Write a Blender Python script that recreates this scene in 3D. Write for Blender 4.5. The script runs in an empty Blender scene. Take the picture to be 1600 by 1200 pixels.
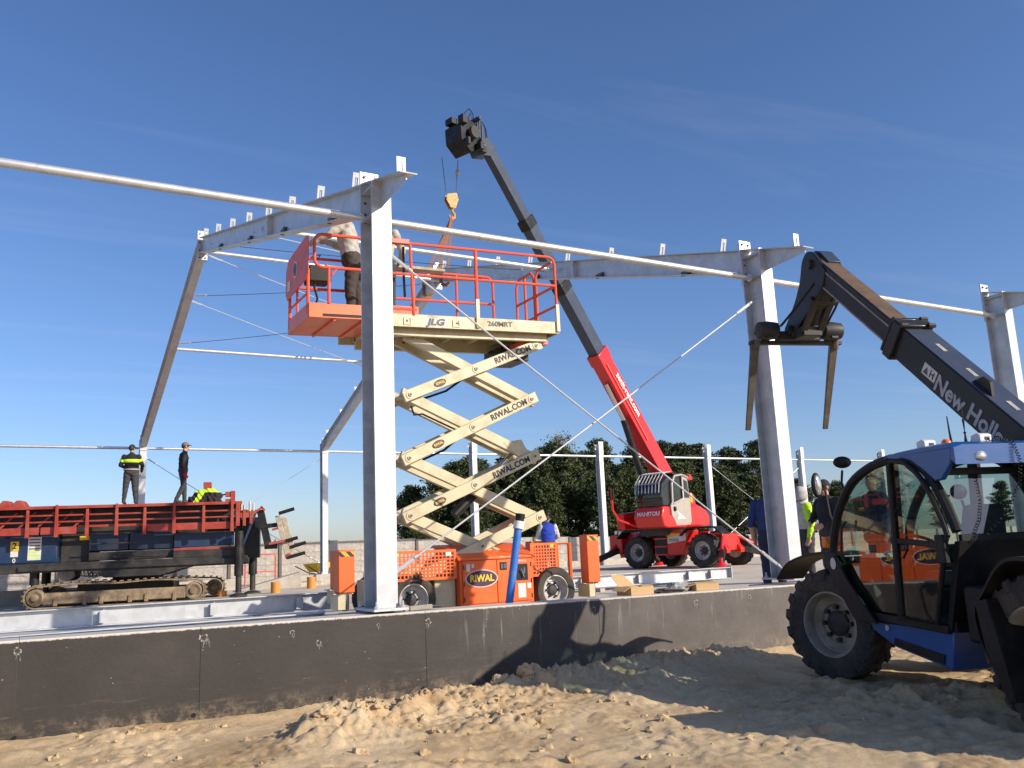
import bpy, bmesh, math, random
import numpy as np
from mathutils import Vector, Matrix, noise
random.seed(7)
rng = np.random.default_rng(7)
sc = bpy.context.scene
col = sc.collection
rad = math.radians

# ------------------------------------------------------------------ camera
F, PI_, RO, YA = 1358.68, 0.187359, -0.043229, -0.518694
CAM = Vector((-3.35882, -8.78478, 0.553202))
cp, sp, cr, sr, cy_, sy_ = (math.cos(PI_), math.sin(PI_), math.cos(RO), math.sin(RO), math.cos(YA), math.sin(YA))
fwd = Vector((-sy_*cp, cy_*cp, sp))
rgt = Vector((cy_*cr + sy_*sp*sr, sy_*cr - cy_*sp*sr, cp*sr))
upv = Vector((-cy_*sr + sy_*sp*cr, -sy_*sr - cy_*sp*cr, cp*cr))
cd = bpy.data.cameras.new('camera')
cam = bpy.data.objects.new('camera', cd); col.objects.link(cam)
M = Matrix.Identity(4)
for i in range(3):
    M[i][0], M[i][1], M[i][2], M[i][3] = rgt[i], upv[i], -fwd[i], CAM[i]
cam.matrix_world = M
cd.sensor_width = 36.0; cd.lens = 36.0*F/1600.0
cd.clip_start = 0.05; cd.clip_end = 4000
sc.camera = cam
sc.render.resolution_x, sc.render.resolution_y = 1024, 768

# ------------------------------------------------------------------ sky, sun, exposure
SUN_AZ, SUN_EL = rad(33.5), rad(24.5)          # azimuth measured from -Y towards +X
sun_dir = Vector((math.sin(SUN_AZ)*math.cos(SUN_EL), -math.cos(SUN_AZ)*math.cos(SUN_EL), math.sin(SUN_EL)))
w = bpy.data.worlds.new('World'); sc.world = w; w.use_nodes = True
nt = w.node_tree
bg = nt.nodes['Background']
sky = nt.nodes.new('ShaderNodeTexSky'); sky.sky_type = 'NISHITA'; sky.sun_disc = False
sky.sun_elevation = SUN_EL; sky.sun_rotation = math.pi - SUN_AZ
sky.altitude = 100; sky.air_density = 1.0; sky.dust_density = 0.7; sky.ozone_density = 4.2
# thin high cirrus over the whole sky
tc = nt.nodes.new('ShaderNodeTexCoord')
sep = nt.nodes.new('ShaderNodeSeparateXYZ'); nt.links.new(tc.outputs['Generated'], sep.inputs[0])
zc = nt.nodes.new('ShaderNodeMath'); zc.operation = 'MAXIMUM'; zc.inputs[1].default_value = 0.06
nt.links.new(sep.outputs['Z'], zc.inputs[0])
dv = nt.nodes.new('ShaderNodeVectorMath'); dv.operation = 'DIVIDE'
cb = nt.nodes.new('ShaderNodeCombineXYZ')
for k in range(3): nt.links.new(zc.outputs[0], cb.inputs[k])
nt.links.new(tc.outputs['Generated'], dv.inputs[0]); nt.links.new(cb.outputs[0], dv.inputs[1])
mp = nt.nodes.new('ShaderNodeMapping'); mp.inputs['Scale'].default_value = (0.5, 2.6, 1.0); mp.inputs['Rotation'].default_value = (0, 0, 0.9)
nt.links.new(dv.outputs[0], mp.inputs[0])
n1 = nt.nodes.new('ShaderNodeTexNoise'); n1.inputs['Scale'].default_value = 0.9; n1.inputs['Detail'].default_value = 7; n1.inputs['Roughness'].default_value = 0.55
n1.inputs['Distortion'].default_value = 0.6
nt.links.new(mp.outputs[0], n1.inputs['Vector'])
rp = nt.nodes.new('ShaderNodeMapRange'); rp.inputs[1].default_value = 0.55; rp.inputs[2].default_value = 0.90; rp.inputs[3].default_value = 0.0; rp.inputs[4].default_value = 0.13
nt.links.new(n1.outputs[0], rp.inputs[0])
mx = nt.nodes.new('ShaderNodeMix'); mx.data_type = 'RGBA'
nt.links.new(rp.outputs[0], mx.inputs[0]); nt.links.new(sky.outputs[0], mx.inputs[6])
mx.inputs[7].default_value = (5.6, 6.0, 6.6, 1)
hs = nt.nodes.new('ShaderNodeHueSaturation'); hs.inputs['Saturation'].default_value = 1.07
wb_ = nt.nodes.new('ShaderNodeMix'); wb_.data_type = 'RGBA'; wb_.blend_type = 'MULTIPLY'; wb_.inputs[0].default_value = 1.0; wb_.inputs[7].default_value = (1.0, 0.945, 1.06, 1)   # camera white balance
nt.links.new(mx.outputs[2], hs.inputs['Color']); nt.links.new(hs.outputs[0], wb_.inputs[6]); nt.links.new(wb_.outputs[2], bg.inputs[0])
bg.inputs[1].default_value = 0.132
ld = bpy.data.lights.new('sun', 'SUN'); ld.energy = 5.0; ld.angle = rad(0.53); ld.color = (1.0, 0.89, 0.74)
lo = bpy.data.objects.new('sun', ld); col.objects.link(lo)
lo.rotation_euler = sun_dir.to_track_quat('Z', 'Y').to_euler(); lo.location = (0, -20, 30)
vs = sc.view_settings
vs.view_transform = 'Standard'; vs.look = 'None'; vs.gamma = 1.0; vs.exposure = 0.12; vs.use_curve_mapping = False
sc.cycles.max_bounces = 6; sc.cycles.transparent_max_bounces = 12

# ------------------------------------------------------------------ materials
def mat(name, color, rough=0.6, metal=0.0, var=0.12, vscale=6.0, dirt=None, damt=0.0, dscale=3.0, bump=0.0, bscale=40.0, coat=0.0, spec=0.5, dlow=0.45):
    m = bpy.data.materials.new(name); m.use_nodes = True
    n = m.node_tree; b = n.nodes['Principled BSDF']
    t = n.nodes.new('ShaderNodeTexCoord')
    ns = n.nodes.new('ShaderNodeTexNoise'); ns.inputs['Scale'].default_value = vscale; ns.inputs['Detail'].default_value = 6; ns.inputs['Roughness'].default_value = 0.6
    n.links.new(t.outputs['Object'], ns.inputs['Vector'])
    r = n.nodes.new('ShaderNodeMapRange'); r.inputs[1].default_value = 0.3; r.inputs[2].default_value = 0.7; r.inputs[3].default_value = 1-var; r.inputs[4].default_value = 1+var
    n.links.new(ns.outputs[0], r.inputs[0])
    v = n.nodes.new('ShaderNodeVectorMath'); v.operation = 'SCALE'; v.inputs[0].default_value = color[:3]
    n.links.new(r.outputs[0], v.inputs['Scale'])
    out = v.outputs[0]
    if dirt:
        d = n.nodes.new('ShaderNodeTexNoise'); d.inputs['Scale'].default_value = dscale; d.inputs['Detail'].default_value = 8; d.inputs['Roughness'].default_value = 0.7
        n.links.new(t.outputs['Object'], d.inputs['Vector'])
        dr = n.nodes.new('ShaderNodeMapRange'); dr.inputs[1].default_value = dlow; dr.inputs[2].default_value = dlow+0.25; dr.inputs[3].default_value = 0; dr.inputs[4].default_value = damt
        n.links.new(d.outputs[0], dr.inputs[0])
        x = n.nodes.new('ShaderNodeMix'); x.data_type = 'RGBA'
        n.links.new(dr.outputs[0], x.inputs[0]); n.links.new(out, x.inputs[6]); x.inputs[7].default_value = (*dirt, 1)
        out = x.outputs[2]
        rr = n.nodes.new('ShaderNodeMapRange'); rr.inputs[3].default_value = rough; rr.inputs[4].default_value = min(1, rough+0.4)
        n.links.new(dr.outputs[0], rr.inputs[0]); n.links.new(rr.outputs[0], b.inputs['Roughness'])
    else:
        b.inputs['Roughness'].default_value = rough
    n.links.new(out, b.inputs['Base Color'])
    b.inputs['Metallic'].default_value = metal
    b.inputs['Specular IOR Level'].default_value = spec
    if coat: b.inputs['Coat Weight'].default_value = coat; b.inputs['Coat Roughness'].default_value = 0.12
    if bump:
        bn = n.nodes.new('ShaderNodeTexNoise'); bn.inputs['Scale'].default_value = bscale; bn.inputs['Detail'].default_value = 5
        n.links.new(t.outputs['Object'], bn.inputs['Vector'])
        bp = n.nodes.new('ShaderNodeBump'); bp.inputs['Strength'].default_value = bump; bp.inputs['Distance'].default_value = 0.02
        n.links.new(bn.outputs[0], bp.inputs['Height']); n.links.new(bp.outputs[0], b.inputs['Normal'])
    return m

SAND = (0.36, 0.27, 0.17)
MT = {}
def galv_mat(name, base, stain):
    m = mat(name, base, 0.42, 0.35, 0.10, 3.0, dirt=stain, damt=0.35, dscale=1.3, dlow=0.5)
    n = m.node_tree; b = n.nodes['Principled BSDF']
    t = n.nodes.new('ShaderNodeTexCoord')
    vo = n.nodes.new('ShaderNodeTexVoronoi'); vo.inputs['Scale'].default_value = 11
    n.links.new(t.outputs['Object'], vo.inputs['Vector'])
    old = b.inputs['Base Color'].links[0].from_socket
    r = n.nodes.new('ShaderNodeMapRange'); r.inputs[3].default_value = 0.86; r.inputs[4].default_value = 1.06
    n.links.new(vo.outputs['Color'], r.inputs[0])
    v = n.nodes.new('ShaderNodeVectorMath'); v.operation = 'SCALE'
    n.links.new(old, v.inputs[0]); n.links.new(r.outputs[0], v.inputs['Scale']); n.links.new(v.outputs[0], b.inputs['Base Color'])
    return m
MT['galv'] = galv_mat('galvanised_steel', (0.56, 0.58, 0.60), (0.42, 0.41, 0.38))
MT['tube'] = galv_mat('galvanised_tube', (0.62, 0.64, 0.66), (0.45, 0.43, 0.38))
MT['tube'].node_tree.nodes['Principled BSDF'].inputs['Metallic'].default_value = 0.6
MT['bolt'] = mat('bolt_steel', (0.10, 0.10, 0.11), 0.5, 0.6)
MT['rod'] = mat('bracing_rod_zinc', (0.62, 0.63, 0.64), 0.38, 0.5, 0.06)
MT['wire'] = mat('dark_wire', (0.06, 0.06, 0.065), 0.6, 0.2)
MT['orange'] = mat('lift_orange_paint', (0.80, 0.125, 0.014), 0.42, 0, 0.06, 2.5, dirt=(0.42, 0.17, 0.08), damt=0.45, dscale=2.2, coat=0.15, dlow=0.52)
MT['redor'] = mat('rail_orange_red_paint', (0.72, 0.10, 0.045), 0.45, 0, 0.08, 5, dirt=(0.35, 0.14, 0.09), damt=0.5, dscale=6, dlow=0.5)
MT['cream'] = mat('lift_cream_paint', (0.57, 0.495, 0.315), 0.45, 0, 0.09, 2.5, dirt=(0.30, 0.24, 0.15), damt=0.65, dscale=3.2, coat=0.1, dlow=0.5)
MT['red'] = mat('crane_red_paint', (0.66, 0.022, 0.016), 0.32, 0, 0.06, 2.0, dirt=(0.33, 0.07, 0.05), damt=0.35, dscale=2.5, coat=0.3, dlow=0.55)
MT['rigred'] = mat('rig_red_paint', (0.37, 0.042, 0.028), 0.55, 0, 0.2, 3.0, dirt=(0.24, 0.12, 0.08), damt=0.7, dscale=3.0, dlow=0.45)
MT['rigblue'] = mat('rig_blue_paint', (0.009, 0.034, 0.095), 0.45, 0, 0.2, 2.0, dirt=(0.03, 0.032, 0.035), damt=0.7, dscale=2.0, dlow=0.45)
MT['rigblue_shaded'] = mat('rig_blue_paint_shaded', (0.008, 0.022, 0.060), 0.45, 0, 0.2, 2.0, dirt=(0.03, 0.03, 0.03), damt=0.7, dscale=2.0, dlow=0.42)  # rig blue again, darkened for the shade under the deck, plus grime
MT['blue'] = mat('handler_blue_paint', (0.006, 0.080, 0.29), 0.33, 0, 0.08, 2.0, dirt=(0.025, 0.06, 0.13), damt=0.5, dscale=4, coat=0.2, dlow=0.52)
MT['black'] = mat('black_paint', (0.014, 0.014, 0.015), 0.46, 0, 0.2, 4, spec=0.28, dirt=(0.07, 0.06, 0.05), damt=0.5, dscale=4, coat=0.1, dlow=0.48)
MT['boomblack'] = mat('boom_black_paint', (0.014, 0.015, 0.018), 0.42, 0, 0.2, 3, spec=0.28, dirt=(0.06, 0.054, 0.05), damt=0.5, dscale=2.2, coat=0.05, dlow=0.47)
MT['boomgrey'] = mat('boom_dark_grey_paint', (0.042, 0.055, 0.085), 0.4, 0, 0.12, 2, dirt=(0.09, 0.085, 0.08), damt=0.4, dscale=2.2, dlow=0.5)
MT['boomtop'] = mat('worn_boom_steel', (0.17, 0.105, 0.06), 0.55, 0.25, 0.3, 5, dirt=(0.06, 0.055, 0.05), damt=0.8, dscale=4, dlow=0.48)
MT['forksteel'] = mat('worn_fork_steel', (0.115, 0.098, 0.082), 0.5, 0.35, 0.25, 8, dirt=(0.05, 0.042, 0.036), damt=0.8, dscale=6, dlow=0.48)
MT['plastic'] = mat('black_plastic', (0.011, 0.011, 0.012), 0.55, 0, 0.15, 10, spec=0.28, dirt=(0.08, 0.07, 0.055), damt=0.4, dscale=4, dlow=0.5)
MT['rubber'] = mat('tyre_rubber', (0.030, 0.028, 0.027), 0.8, 0, 0.25, 10, dirt=(0.17, 0.125, 0.085), damt=0.6, dscale=3, bump=0.3, bscale=30, dlow=0.45)
MT['rim'] = mat('dirty_rim_paint', (0.32, 0.29, 0.25), 0.55, 0.1, 0.2, 5, dirt=(0.20, 0.15, 0.10), damt=0.8, dscale=4, dlow=0.42)
MT['rimlight'] = mat('light_rim_paint', (0.52, 0.50, 0.47), 0.45, 0.2, 0.15, 5, dirt=(0.22, 0.17, 0.12), damt=0.7, dscale=6, dlow=0.45)
MT['track'] = mat('mud_caked_steel', (0.27, 0.20, 0.125), 0.85, 0, 0.3, 5, dirt=(0.10, 0.075, 0.05), damt=0.8, dscale=3.5, bump=0.5, bscale=18, dlow=0.45)
MT['darksteel'] = mat('dark_machine_steel', (0.028, 0.027, 0.028), 0.55, 0.2, 0.3, 4, dirt=(0.10, 0.08, 0.06), damt=0.7, dscale=3, dlow=0.45)
MT['chrome'] = mat('cylinder_chrome', (0.6, 0.6, 0.62), 0.15, 1.0, 0.05)
MT['cabgrey'] = mat('cab_door_grey', (0.42, 0.38, 0.32), 0.45, 0, 0.05, 3, dirt=(0.30, 0.25, 0.19), damt=0.4, dscale=5)
MT['white'] = mat('white_plastic', (0.72, 0.72, 0.70), 0.45, 0, 0.05)
MT['paper'] = mat('paper_label', (0.66, 0.63, 0.60), 0.8, 0, 0.05)
MT['silver'] = mat('silver_lettering', (0.42, 0.43, 0.45), 0.5, 0, 0.12, 14, dirt=(0.12, 0.12, 0.12), damt=0.4, dscale=12)
MT['ink'] = mat('black_ink', (0.02, 0.02, 0.02), 0.6, 0, 0.1)
MT['inkgrey'] = mat('grey_ink', (0.10, 0.10, 0.11), 0.6, 0, 0.1)
MT['whiteink'] = mat('white_ink', (0.78, 0.76, 0.74), 0.6, 0, 0.05)
MT['yellow'] = mat('sign_yellow', (0.78, 0.50, 0.03), 0.5, 0, 0.06)
MT['purple'] = mat('logo_purple', (0.045, 0.012, 0.05), 0.5, 0, 0.05)
MT['pinkrim'] = mat('logo_pale_rim', (0.70, 0.50, 0.46), 0.5, 0, 0.05)
MT['amber'] = mat('amber_lens', (0.85, 0.20, 0.02), 0.25, 0, 0.05, coat=0.4)
MT['lens'] = mat('lamp_lens', (0.55, 0.55, 0.52), 0.12, 0.6, 0.1, 30)
MT['wood'] = mat('weathered_wood', (0.45, 0.38, 0.28), 0.75, 0, 0.25, 9, dirt=(0.22, 0.17, 0.12), damt=0.6, dscale=8, bump=0.3)
MT['card'] = mat('cardboard', (0.52, 0.34, 0.17), 0.85, 0, 0.08, 8, dirt=(0.36, 0.24, 0.12), damt=0.4, dscale=7)
MT['bluepipe'] = mat('blue_pipe_plastic', (0.03, 0.17, 0.55), 0.35, 0, 0.05, 6, dirt=(0.20, 0.24, 0.32), damt=0.5, dscale=9)
MT['orangepipe'] = mat('orange_pipe_plastic', (0.62, 0.25, 0.05), 0.5, 0, 0.08)
MT['concrete'] = mat('pale_concrete', (0.47, 0.43, 0.37), 0.85, 0, 0.15, 4, dirt=(0.28, 0.24, 0.19), damt=0.6, dscale=2.5, bump=0.25, bscale=30)
MT['sling'] = mat('sling_brown_webbing', (0.26, 0.12, 0.07), 0.85, 0, 0.2, 12)
MT['hook'] = mat('hook_ochre_paint', (0.58, 0.33, 0.09), 0.5, 0, 0.12, 9, dirt=(0.10, 0.07, 0.05), damt=0.6, dscale=12)
MT['hivis'] = mat('hivis_yellow_green', (0.55, 0.90, 0.04), 0.7, 0, 0.06)
MT['sponge'] = mat('seat_fabric', (0.05, 0.05, 0.055), 0.8, 0, 0.2)
MT['bag'] = mat('plastic_film', (0.60, 0.60, 0.60), 0.2, 0, 0.1, 12, spec=0.8)
MT['bag'].node_tree.nodes['Principled BSDF'].inputs['Transmission Weight'].default_value = 0.5

def glass_mat(name, tint, refl, alpha):
    m = bpy.data.materials.new(name); m.use_nodes = True
    n = m.node_tree; n.nodes.clear()
    o = n.nodes.new('ShaderNodeOutputMaterial')
    tr = n.nodes.new('ShaderNodeBsdfTransparent'); tr.inputs[0].default_value = (*tint, 1)
    gl = n.nodes.new('ShaderNodeBsdfGlossy'); gl.inputs['Roughness'].default_value = 0.01; gl.inputs[0].default_value = (1, 1, 1, 1)
    df = n.nodes.new('ShaderNodeBsdfDiffuse'); df.inputs[0].default_value = (0.4, 0.37, 0.32, 1)
    fr = n.nodes.new('ShaderNodeFresnel'); gg = n.nodes.new('ShaderNodeNewGeometry')
    io = n.nodes.new('ShaderNodeMapRange'); io.inputs[3].default_value = refl; io.inputs[4].default_value = 1.0/refl
    n.links.new(gg.outputs['Backfacing'], io.inputs[0]); n.links.new(io.outputs[0], fr.inputs[0])
    t = n.nodes.new('ShaderNodeTexCoord')
    ns = n.nodes.new('ShaderNodeTexNoise'); ns.inputs['Scale'].default_value = 5; ns.inputs['Detail'].default_value = 8
    n.links.new(t.outputs['Object'], ns.inputs['Vector'])
    r = n.nodes.new('ShaderNodeMapRange'); r.inputs[1].default_value = 0.35; r.inputs[2].default_value = 0.75; r.inputs[3].default_value = alpha*0.3; r.inputs[4].default_value = alpha*1.6
    n.links.new(ns.outputs[0], r.inputs[0])
    m1 = n.nodes.new('ShaderNodeMixShader'); n.links.new(r.outputs[0], m1.inputs[0]); n.links.new(tr.outputs[0], m1.inputs[1]); n.links.new(df.outputs[0], m1.inputs[2])
    m2 = n.nodes.new('ShaderNodeMixShader'); n.links.new(fr.outputs[0], m2.inputs[0]); n.links.new(m1.outputs[0], m2.inputs[1]); n.links.new(gl.outputs[0], m2.inputs[2])
    n.links.new(m2.outputs[0], o.inputs[0])
    return m
MT['glass'] = glass_mat('green_tinted_glass', (0.46, 0.60, 0.57), 1.75, 0.03)
MT['cranebub'] = glass_mat('dark_tinted_glass', (0.22, 0.25, 0.26), 1.6, 0.04)

def wavy(name, c1, c2):   # hazard stripes
    m = bpy.data.materials.new(name); m.use_nodes = True
    n = m.node_tree; b = n.nodes['Principled BSDF']
    t = n.nodes.new('ShaderNodeTexCoord'); wv = n.nodes.new('ShaderNodeTexWave'); wv.inputs['Scale'].default_value = 5; wv.bands_direction = 'DIAGONAL'
    n.links.new(t.outputs['Object'], wv.inputs['Vector'])
    rr = n.nodes.new('ShaderNodeValToRGB'); rr.color_ramp.interpolation = 'CONSTANT'
    rr.color_ramp.elements[0].color = (*c1, 1); rr.color_ramp.elements[1].position = 0.5; rr.color_ramp.elements[1].color = (*c2, 1)
    n.links.new(wv.outputs[0], rr.inputs[0]); n.links.new(rr.outputs[0], b.inputs['Base Color'])
    b.inputs['Roughness'].default_value = 0.5
    return m
MT['hazard'] = wavy('hazard_stripes', (0.02, 0.02, 0.02), (0.75, 0.36, 0.02))

# ------------------------------------------------------------------ mesh helpers
V = Vector
WT = {}
def frame_of(d, hint=None):
    d = V(d).normalized()
    h = V(hint) if hint is not None else (V((0, 0, 1)) if abs(d.z) < 0.9 else V((1, 0, 0)))
    a = h.cross(d)
    if a.length < 1e-6: a = V((1, 0, 0)).cross(d)
    a.normalize(); b = d.cross(a).normalized()
    return a, b
class MB:
    def __init__(s): s.v = []; s.f = []
    def add(s, vs, fs):
        o = len(s.v); s.v += [tuple(q) for q in vs]; s.f += [tuple(i+o for i in f) for f in fs]; return s
    def hexa(s, p):   # p: 4 bottom, 4 top
        return s.add(p, [(3, 2, 1, 0), (4, 5, 6, 7), (0, 1, 5, 4), (1, 2, 6, 5), (2, 3, 7, 6), (3, 0, 4, 7)])
    def box(s, c, d, rot=None):
        hx, hy, hz = d[0]/2, d[1]/2, d[2]/2
        p = [V((x*hx, y*hy, z*hz)) for z in (-1, 1) for x, y in ((-1, -1), (1, -1), (1, 1), (-1, 1))]
        if rot is not None: p = [rot @ q for q in p]
        return s.hexa([q + V(c) for q in p])
    def bb(s, x0, x1, y0, y1, z0, z1):
        return s.box(((x0+x1)/2, (y0+y1)/2, (z0+z1)/2), (x1-x0, y1-y0, z1-z0))
    def bar(s, a, b, wd, ht, up=(0, 0, 1)):   # rectangular bar a->b
        a, b = V(a), V(b); d = (b-a).normalized(); sx = d.cross(V(up))
        if sx.length < 1e-5: sx = d.cross(V((1, 0, 0)))
        sx.normalize(); u = sx.cross(d).normalized()
        q = lambda p: [p - sx*wd/2 - u*ht/2, p + sx*wd/2 - u*ht/2, p + sx*wd/2 + u*ht/2, p - sx*wd/2 + u*ht/2]
        return s.hexa(q(a) + q(b))
    def prism(s, poly, vec):
        n = len(poly); vec = V(vec); p = [V(q) for q in poly]
        nm = sum(((p[i]-p[0]).cross(p[(i+1) % n]-p[0]) for i in range(n)), V())
        if nm.dot(vec) < 0: p = p[::-1]
        fs = [tuple(range(n-1, -1, -1)), tuple(range(n, 2*n))] + [(i, (i+1) % n, n+(i+1) % n, n+i) for i in range(n)]
        return s.add(p + [q+vec for q in p], fs)
    def tube(s, pts, r, n=8, cap=True, closed=False):
        pts = [V(p) for p in pts]; m = len(pts); rs = r if isinstance(r, (list, tuple)) else [r]*m
        vs = []; a = None
        for i in range(m):
            if closed: d = pts[(i+1) % m]-pts[i-1]
            else: d = pts[min(i+1, m-1)]-pts[max(i-1, 0)]
            if d.length < 1e-9: d = V((0, 0, 1))
            d.normalize()
            if a is None: a, b = frame_of(d)
            else:
                a = a - d*a.dot(d)
                if a.length < 1e-6: a, b = frame_of(d)
                a.normalize(); b = d.cross(a)
            for k in range(n):
                t = 2*math.pi*k/n; vs.append(pts[i] + (a*math.cos(t) + b*math.sin(t))*rs[i])
        fs = []
        for i in range(m if closed else m-1):
            j = (i+1) % m
            for k in range(n): fs.append((i*n+k, i*n+(k+1) % n, j*n+(k+1) % n, j*n+k))
        if cap and not closed: fs += [tuple(range(n-1, -1, -1)), tuple((m-1)*n+k for k in range(n))]
        return s.add(vs, fs)
    def cyl(s, a, b, r, n=14, r2=None): return s.tube([a, b], [r, r if r2 is None else r2], n)
    def lathe(s, prof, o, ax, n=24, closed=False):   # prof: (radius, height along axis)
        o = V(o); ax = V(ax).normalized(); a, b = frame_of(ax); vs = []; m = len(prof)
        for r, h in prof:
            for k in range(n):
                t = 2*math.pi*k/n; vs.append(o + ax*h + (a*math.cos(t) + b*math.sin(t))*r)
        fs = [(i*n+k, i*n+(k+1) % n, ((i+1) % m)*n+(k+1) % n, ((i+1) % m)*n+k) for i in range(m if closed else m-1) for k in range(n)]
        if not closed: fs += [tuple(range(n-1, -1, -1)), tuple((m-1)*n+k for k in range(n))]
        return s.add(vs, fs)
    def ell(s, c, r, n=10, m=7, rot=None):
        vs = []; fs = []
        for i in range(m+1):
            ph = math.pi*i/m
            for k in range(n):
                t = 2*math.pi*k/n
                q = V((r[0]*math.sin(ph)*math.cos(t), r[1]*math.sin(ph)*math.sin(t), -r[2]*math.cos(ph)))
                vs.append((rot @ q if rot is not None else q) + V(c))
        for i in range(m):
            for k in range(n): fs.append((i*n+k, i*n+(k+1) % n, (i+1)*n+(k+1) % n, (i+1)*n+k))
        return s.add(vs, fs)
    def ibeam(s, a, b, h, wd, tf, tw, up):   # I section a->b, web in plane (axis, up)
        a, b = V(a), V(b); up = V(up); d = (b-a).normalized(); up = (up - d*up.dot(d)).normalized()
        s.bar(a+up*(h-tf)/2, b+up*(h-tf)/2, wd, tf, up); s.bar(a-up*(h-tf)/2, b-up*(h-tf)/2, wd, tf, up)
        return s.bar(a, b, tw, h-2*tf-0.001, up)
    def mesh(s, name):
        me = bpy.data.meshes.new(name); me.from_pydata(s.v, [], s.f); me.update(); return me
    def build(s, name, m, parent=None, bevel=0.0, smooth=40, fix=True):
        me = s.mesh(name)
        if fix:
            bm = bmesh.new(); bm.from_mesh(me); bmesh.ops.recalc_face_normals(bm, faces=bm.faces); bm.to_mesh(me); bm.free()
        return link(name, me, m, parent, bevel, smooth)
def link(name, me, m, parent=None, bevel=0.0, smooth=40):
    if m is not None and len(me.materials) == 0: me.materials.append(MT[m] if isinstance(m, str) else m)
    if smooth:
        me.polygons.foreach_set('use_smooth', [True]*len(me.polygons)); me.set_sharp_from_angle(angle=rad(smooth))
    o = bpy.data.objects.new(name, me); col.objects.link(o)
    if parent is not None:
        o.parent = parent
        if parent.name in WT: o.location = WT[parent.name]      # parts written in shifted coordinates
    if bevel:
        b = o.modifiers.new('bevel', 'BEVEL'); b.width = bevel; b.segments = 2; b.limit_method = 'ANGLE'; b.angle_limit = rad(40); b.harden_normals = False
    return o
def tag(o, label=None, cat=None, group=None, kind=None):
    if label: o['label'] = label
    if cat: o['category'] = cat
    if group: o['group'] = group
    if kind: o['kind'] = kind
    return o
def thing(name, label, cat, loc=(0, 0, 0), rz=0.0, group=None):
    o = bpy.data.objects.new(name, None); col.objects.link(o); o.empty_display_size = 0.3
    o.location = loc; o.rotation_euler = (0, 0, rz)
    return tag(o, label, cat, group)
_dg = None
def letters(text, size, m, parent, origin, xdir, ydir, bold=0.0, depth=0.004, align='LEFT', sx=1.0, shear=0.0, label=None, name='lettering'):
    cu = bpy.data.curves.new('text', 'FONT'); cu.body = text; cu.size = size; cu.extrude = depth/2; cu.offset = bold*size; cu.align_x = align; cu.align_y = 'CENTER'; cu.shear = shear; cu.resolution_u = 3
    t = bpy.data.objects.new('text', cu); col.objects.link(t)
    me = bpy.data.meshes.new_from_object(t.evaluated_get(bpy.context.evaluated_depsgraph_get()))
    bpy.data.objects.remove(t); bpy.data.curves.remove(cu)
    x = V(xdir).normalized(); y = V(ydir); y = (y - x*y.dot(x)).normalized(); z = x.cross(y)
    mm = Matrix(((x.x*sx, y.x, z.x, origin[0]), (x.y*sx, y.y, z.y, origin[1]), (x.z*sx, y.z, z.z, origin[2]), (0, 0, 0, 1)))
    me.transform(mm); me.materials.clear()
    o = link(name, me, m, parent, 0, 0)
    if label: o['label'] = label
    return o
def oval(name, m, parent, c, xdir, ydir, rx, ry, depth=0.004, n=32):
    x = V(xdir).normalized(); y = V(ydir).normalized(); z = x.cross(y).normalized(); c = V(c)
    return MB().prism([c + x*rx*math.cos(2*math.pi*k/n) + y*ry*math.sin(2*math.pi*k/n) for k in range(n)], z*depth).build(name, m, parent)
def riwal_logo(parent, c, xdir, ydir, rx, ry, rimmat='pinkrim', depth=0.004, txt=True):
    z = V(xdir).cross(V(ydir)).normalized(); c = V(c)
    o = oval('logo_plate', rimmat, parent, c, xdir, ydir, rx, ry, depth)
    oval('logo_field', 'purple', o, c + z*depth*0.6, xdir, ydir, rx*0.93, ry*0.88, depth)
    letters('RIWAL', ry*1.05, 'yellow', o, c + z*(depth*2.2), xdir, ydir, bold=0.035, align='CENTER', sx=rx/ry*0.46, shear=0.0, depth=depth)
    return o
def fbm(x, y, sc_, oct_=4, seed=0, gain=0.5):   # numpy value noise
    r = np.random.default_rng(seed); P = r.random((256, 256))
    out = np.zeros_like(x); amp = 1.0; tot = 0
    for o in range(oct_):
        u = x*sc_ + 17.3*o; v = y*sc_ + 9.1*o
        i = np.floor(u).astype(int); j = np.floor(v).astype(int); fu = u-i; fv = v-j
        fu = fu*fu*(3-2*fu); fv = fv*fv*(3-2*fv)
        a = P[i % 256, j % 256]; b = P[(i+1) % 256, j % 256]; c = P[i % 256, (j+1) % 256]; d = P[(i+1) % 256, (j+1) % 256]
        out += amp*((a*(1-fu)+b*fu)*(1-fv) + (c*(1-fu)+d*fu)*fv); tot += amp; amp *= gain; sc_ *= 2.03
    return out/tot - 0.5
def worley(x, y, sc_, seed=0):      # distance to nearest jittered cell point
    r = np.random.default_rng(seed); JX = r.random((128, 128)); JY = r.random((128, 128))
    u, v = x*sc_, y*sc_; i = np.floor(u).astype(int); j = np.floor(v).astype(int); best = np.full(x.shape, 9.0)
    for a in (-1, 0, 1):
        for b in (-1, 0, 1):
            ii, jj = i+a, j+b; d = (ii+JX[ii % 128, jj % 128]-u)**2 + (jj+JY[ii % 128, jj % 128]-v)**2; best = np.minimum(best, d)
    return np.sqrt(best)
def sm(e0, e1, x):
    t = np.clip((x-e0)/(e1-e0), 0, 1); return t*t*(3-2*t)
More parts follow.
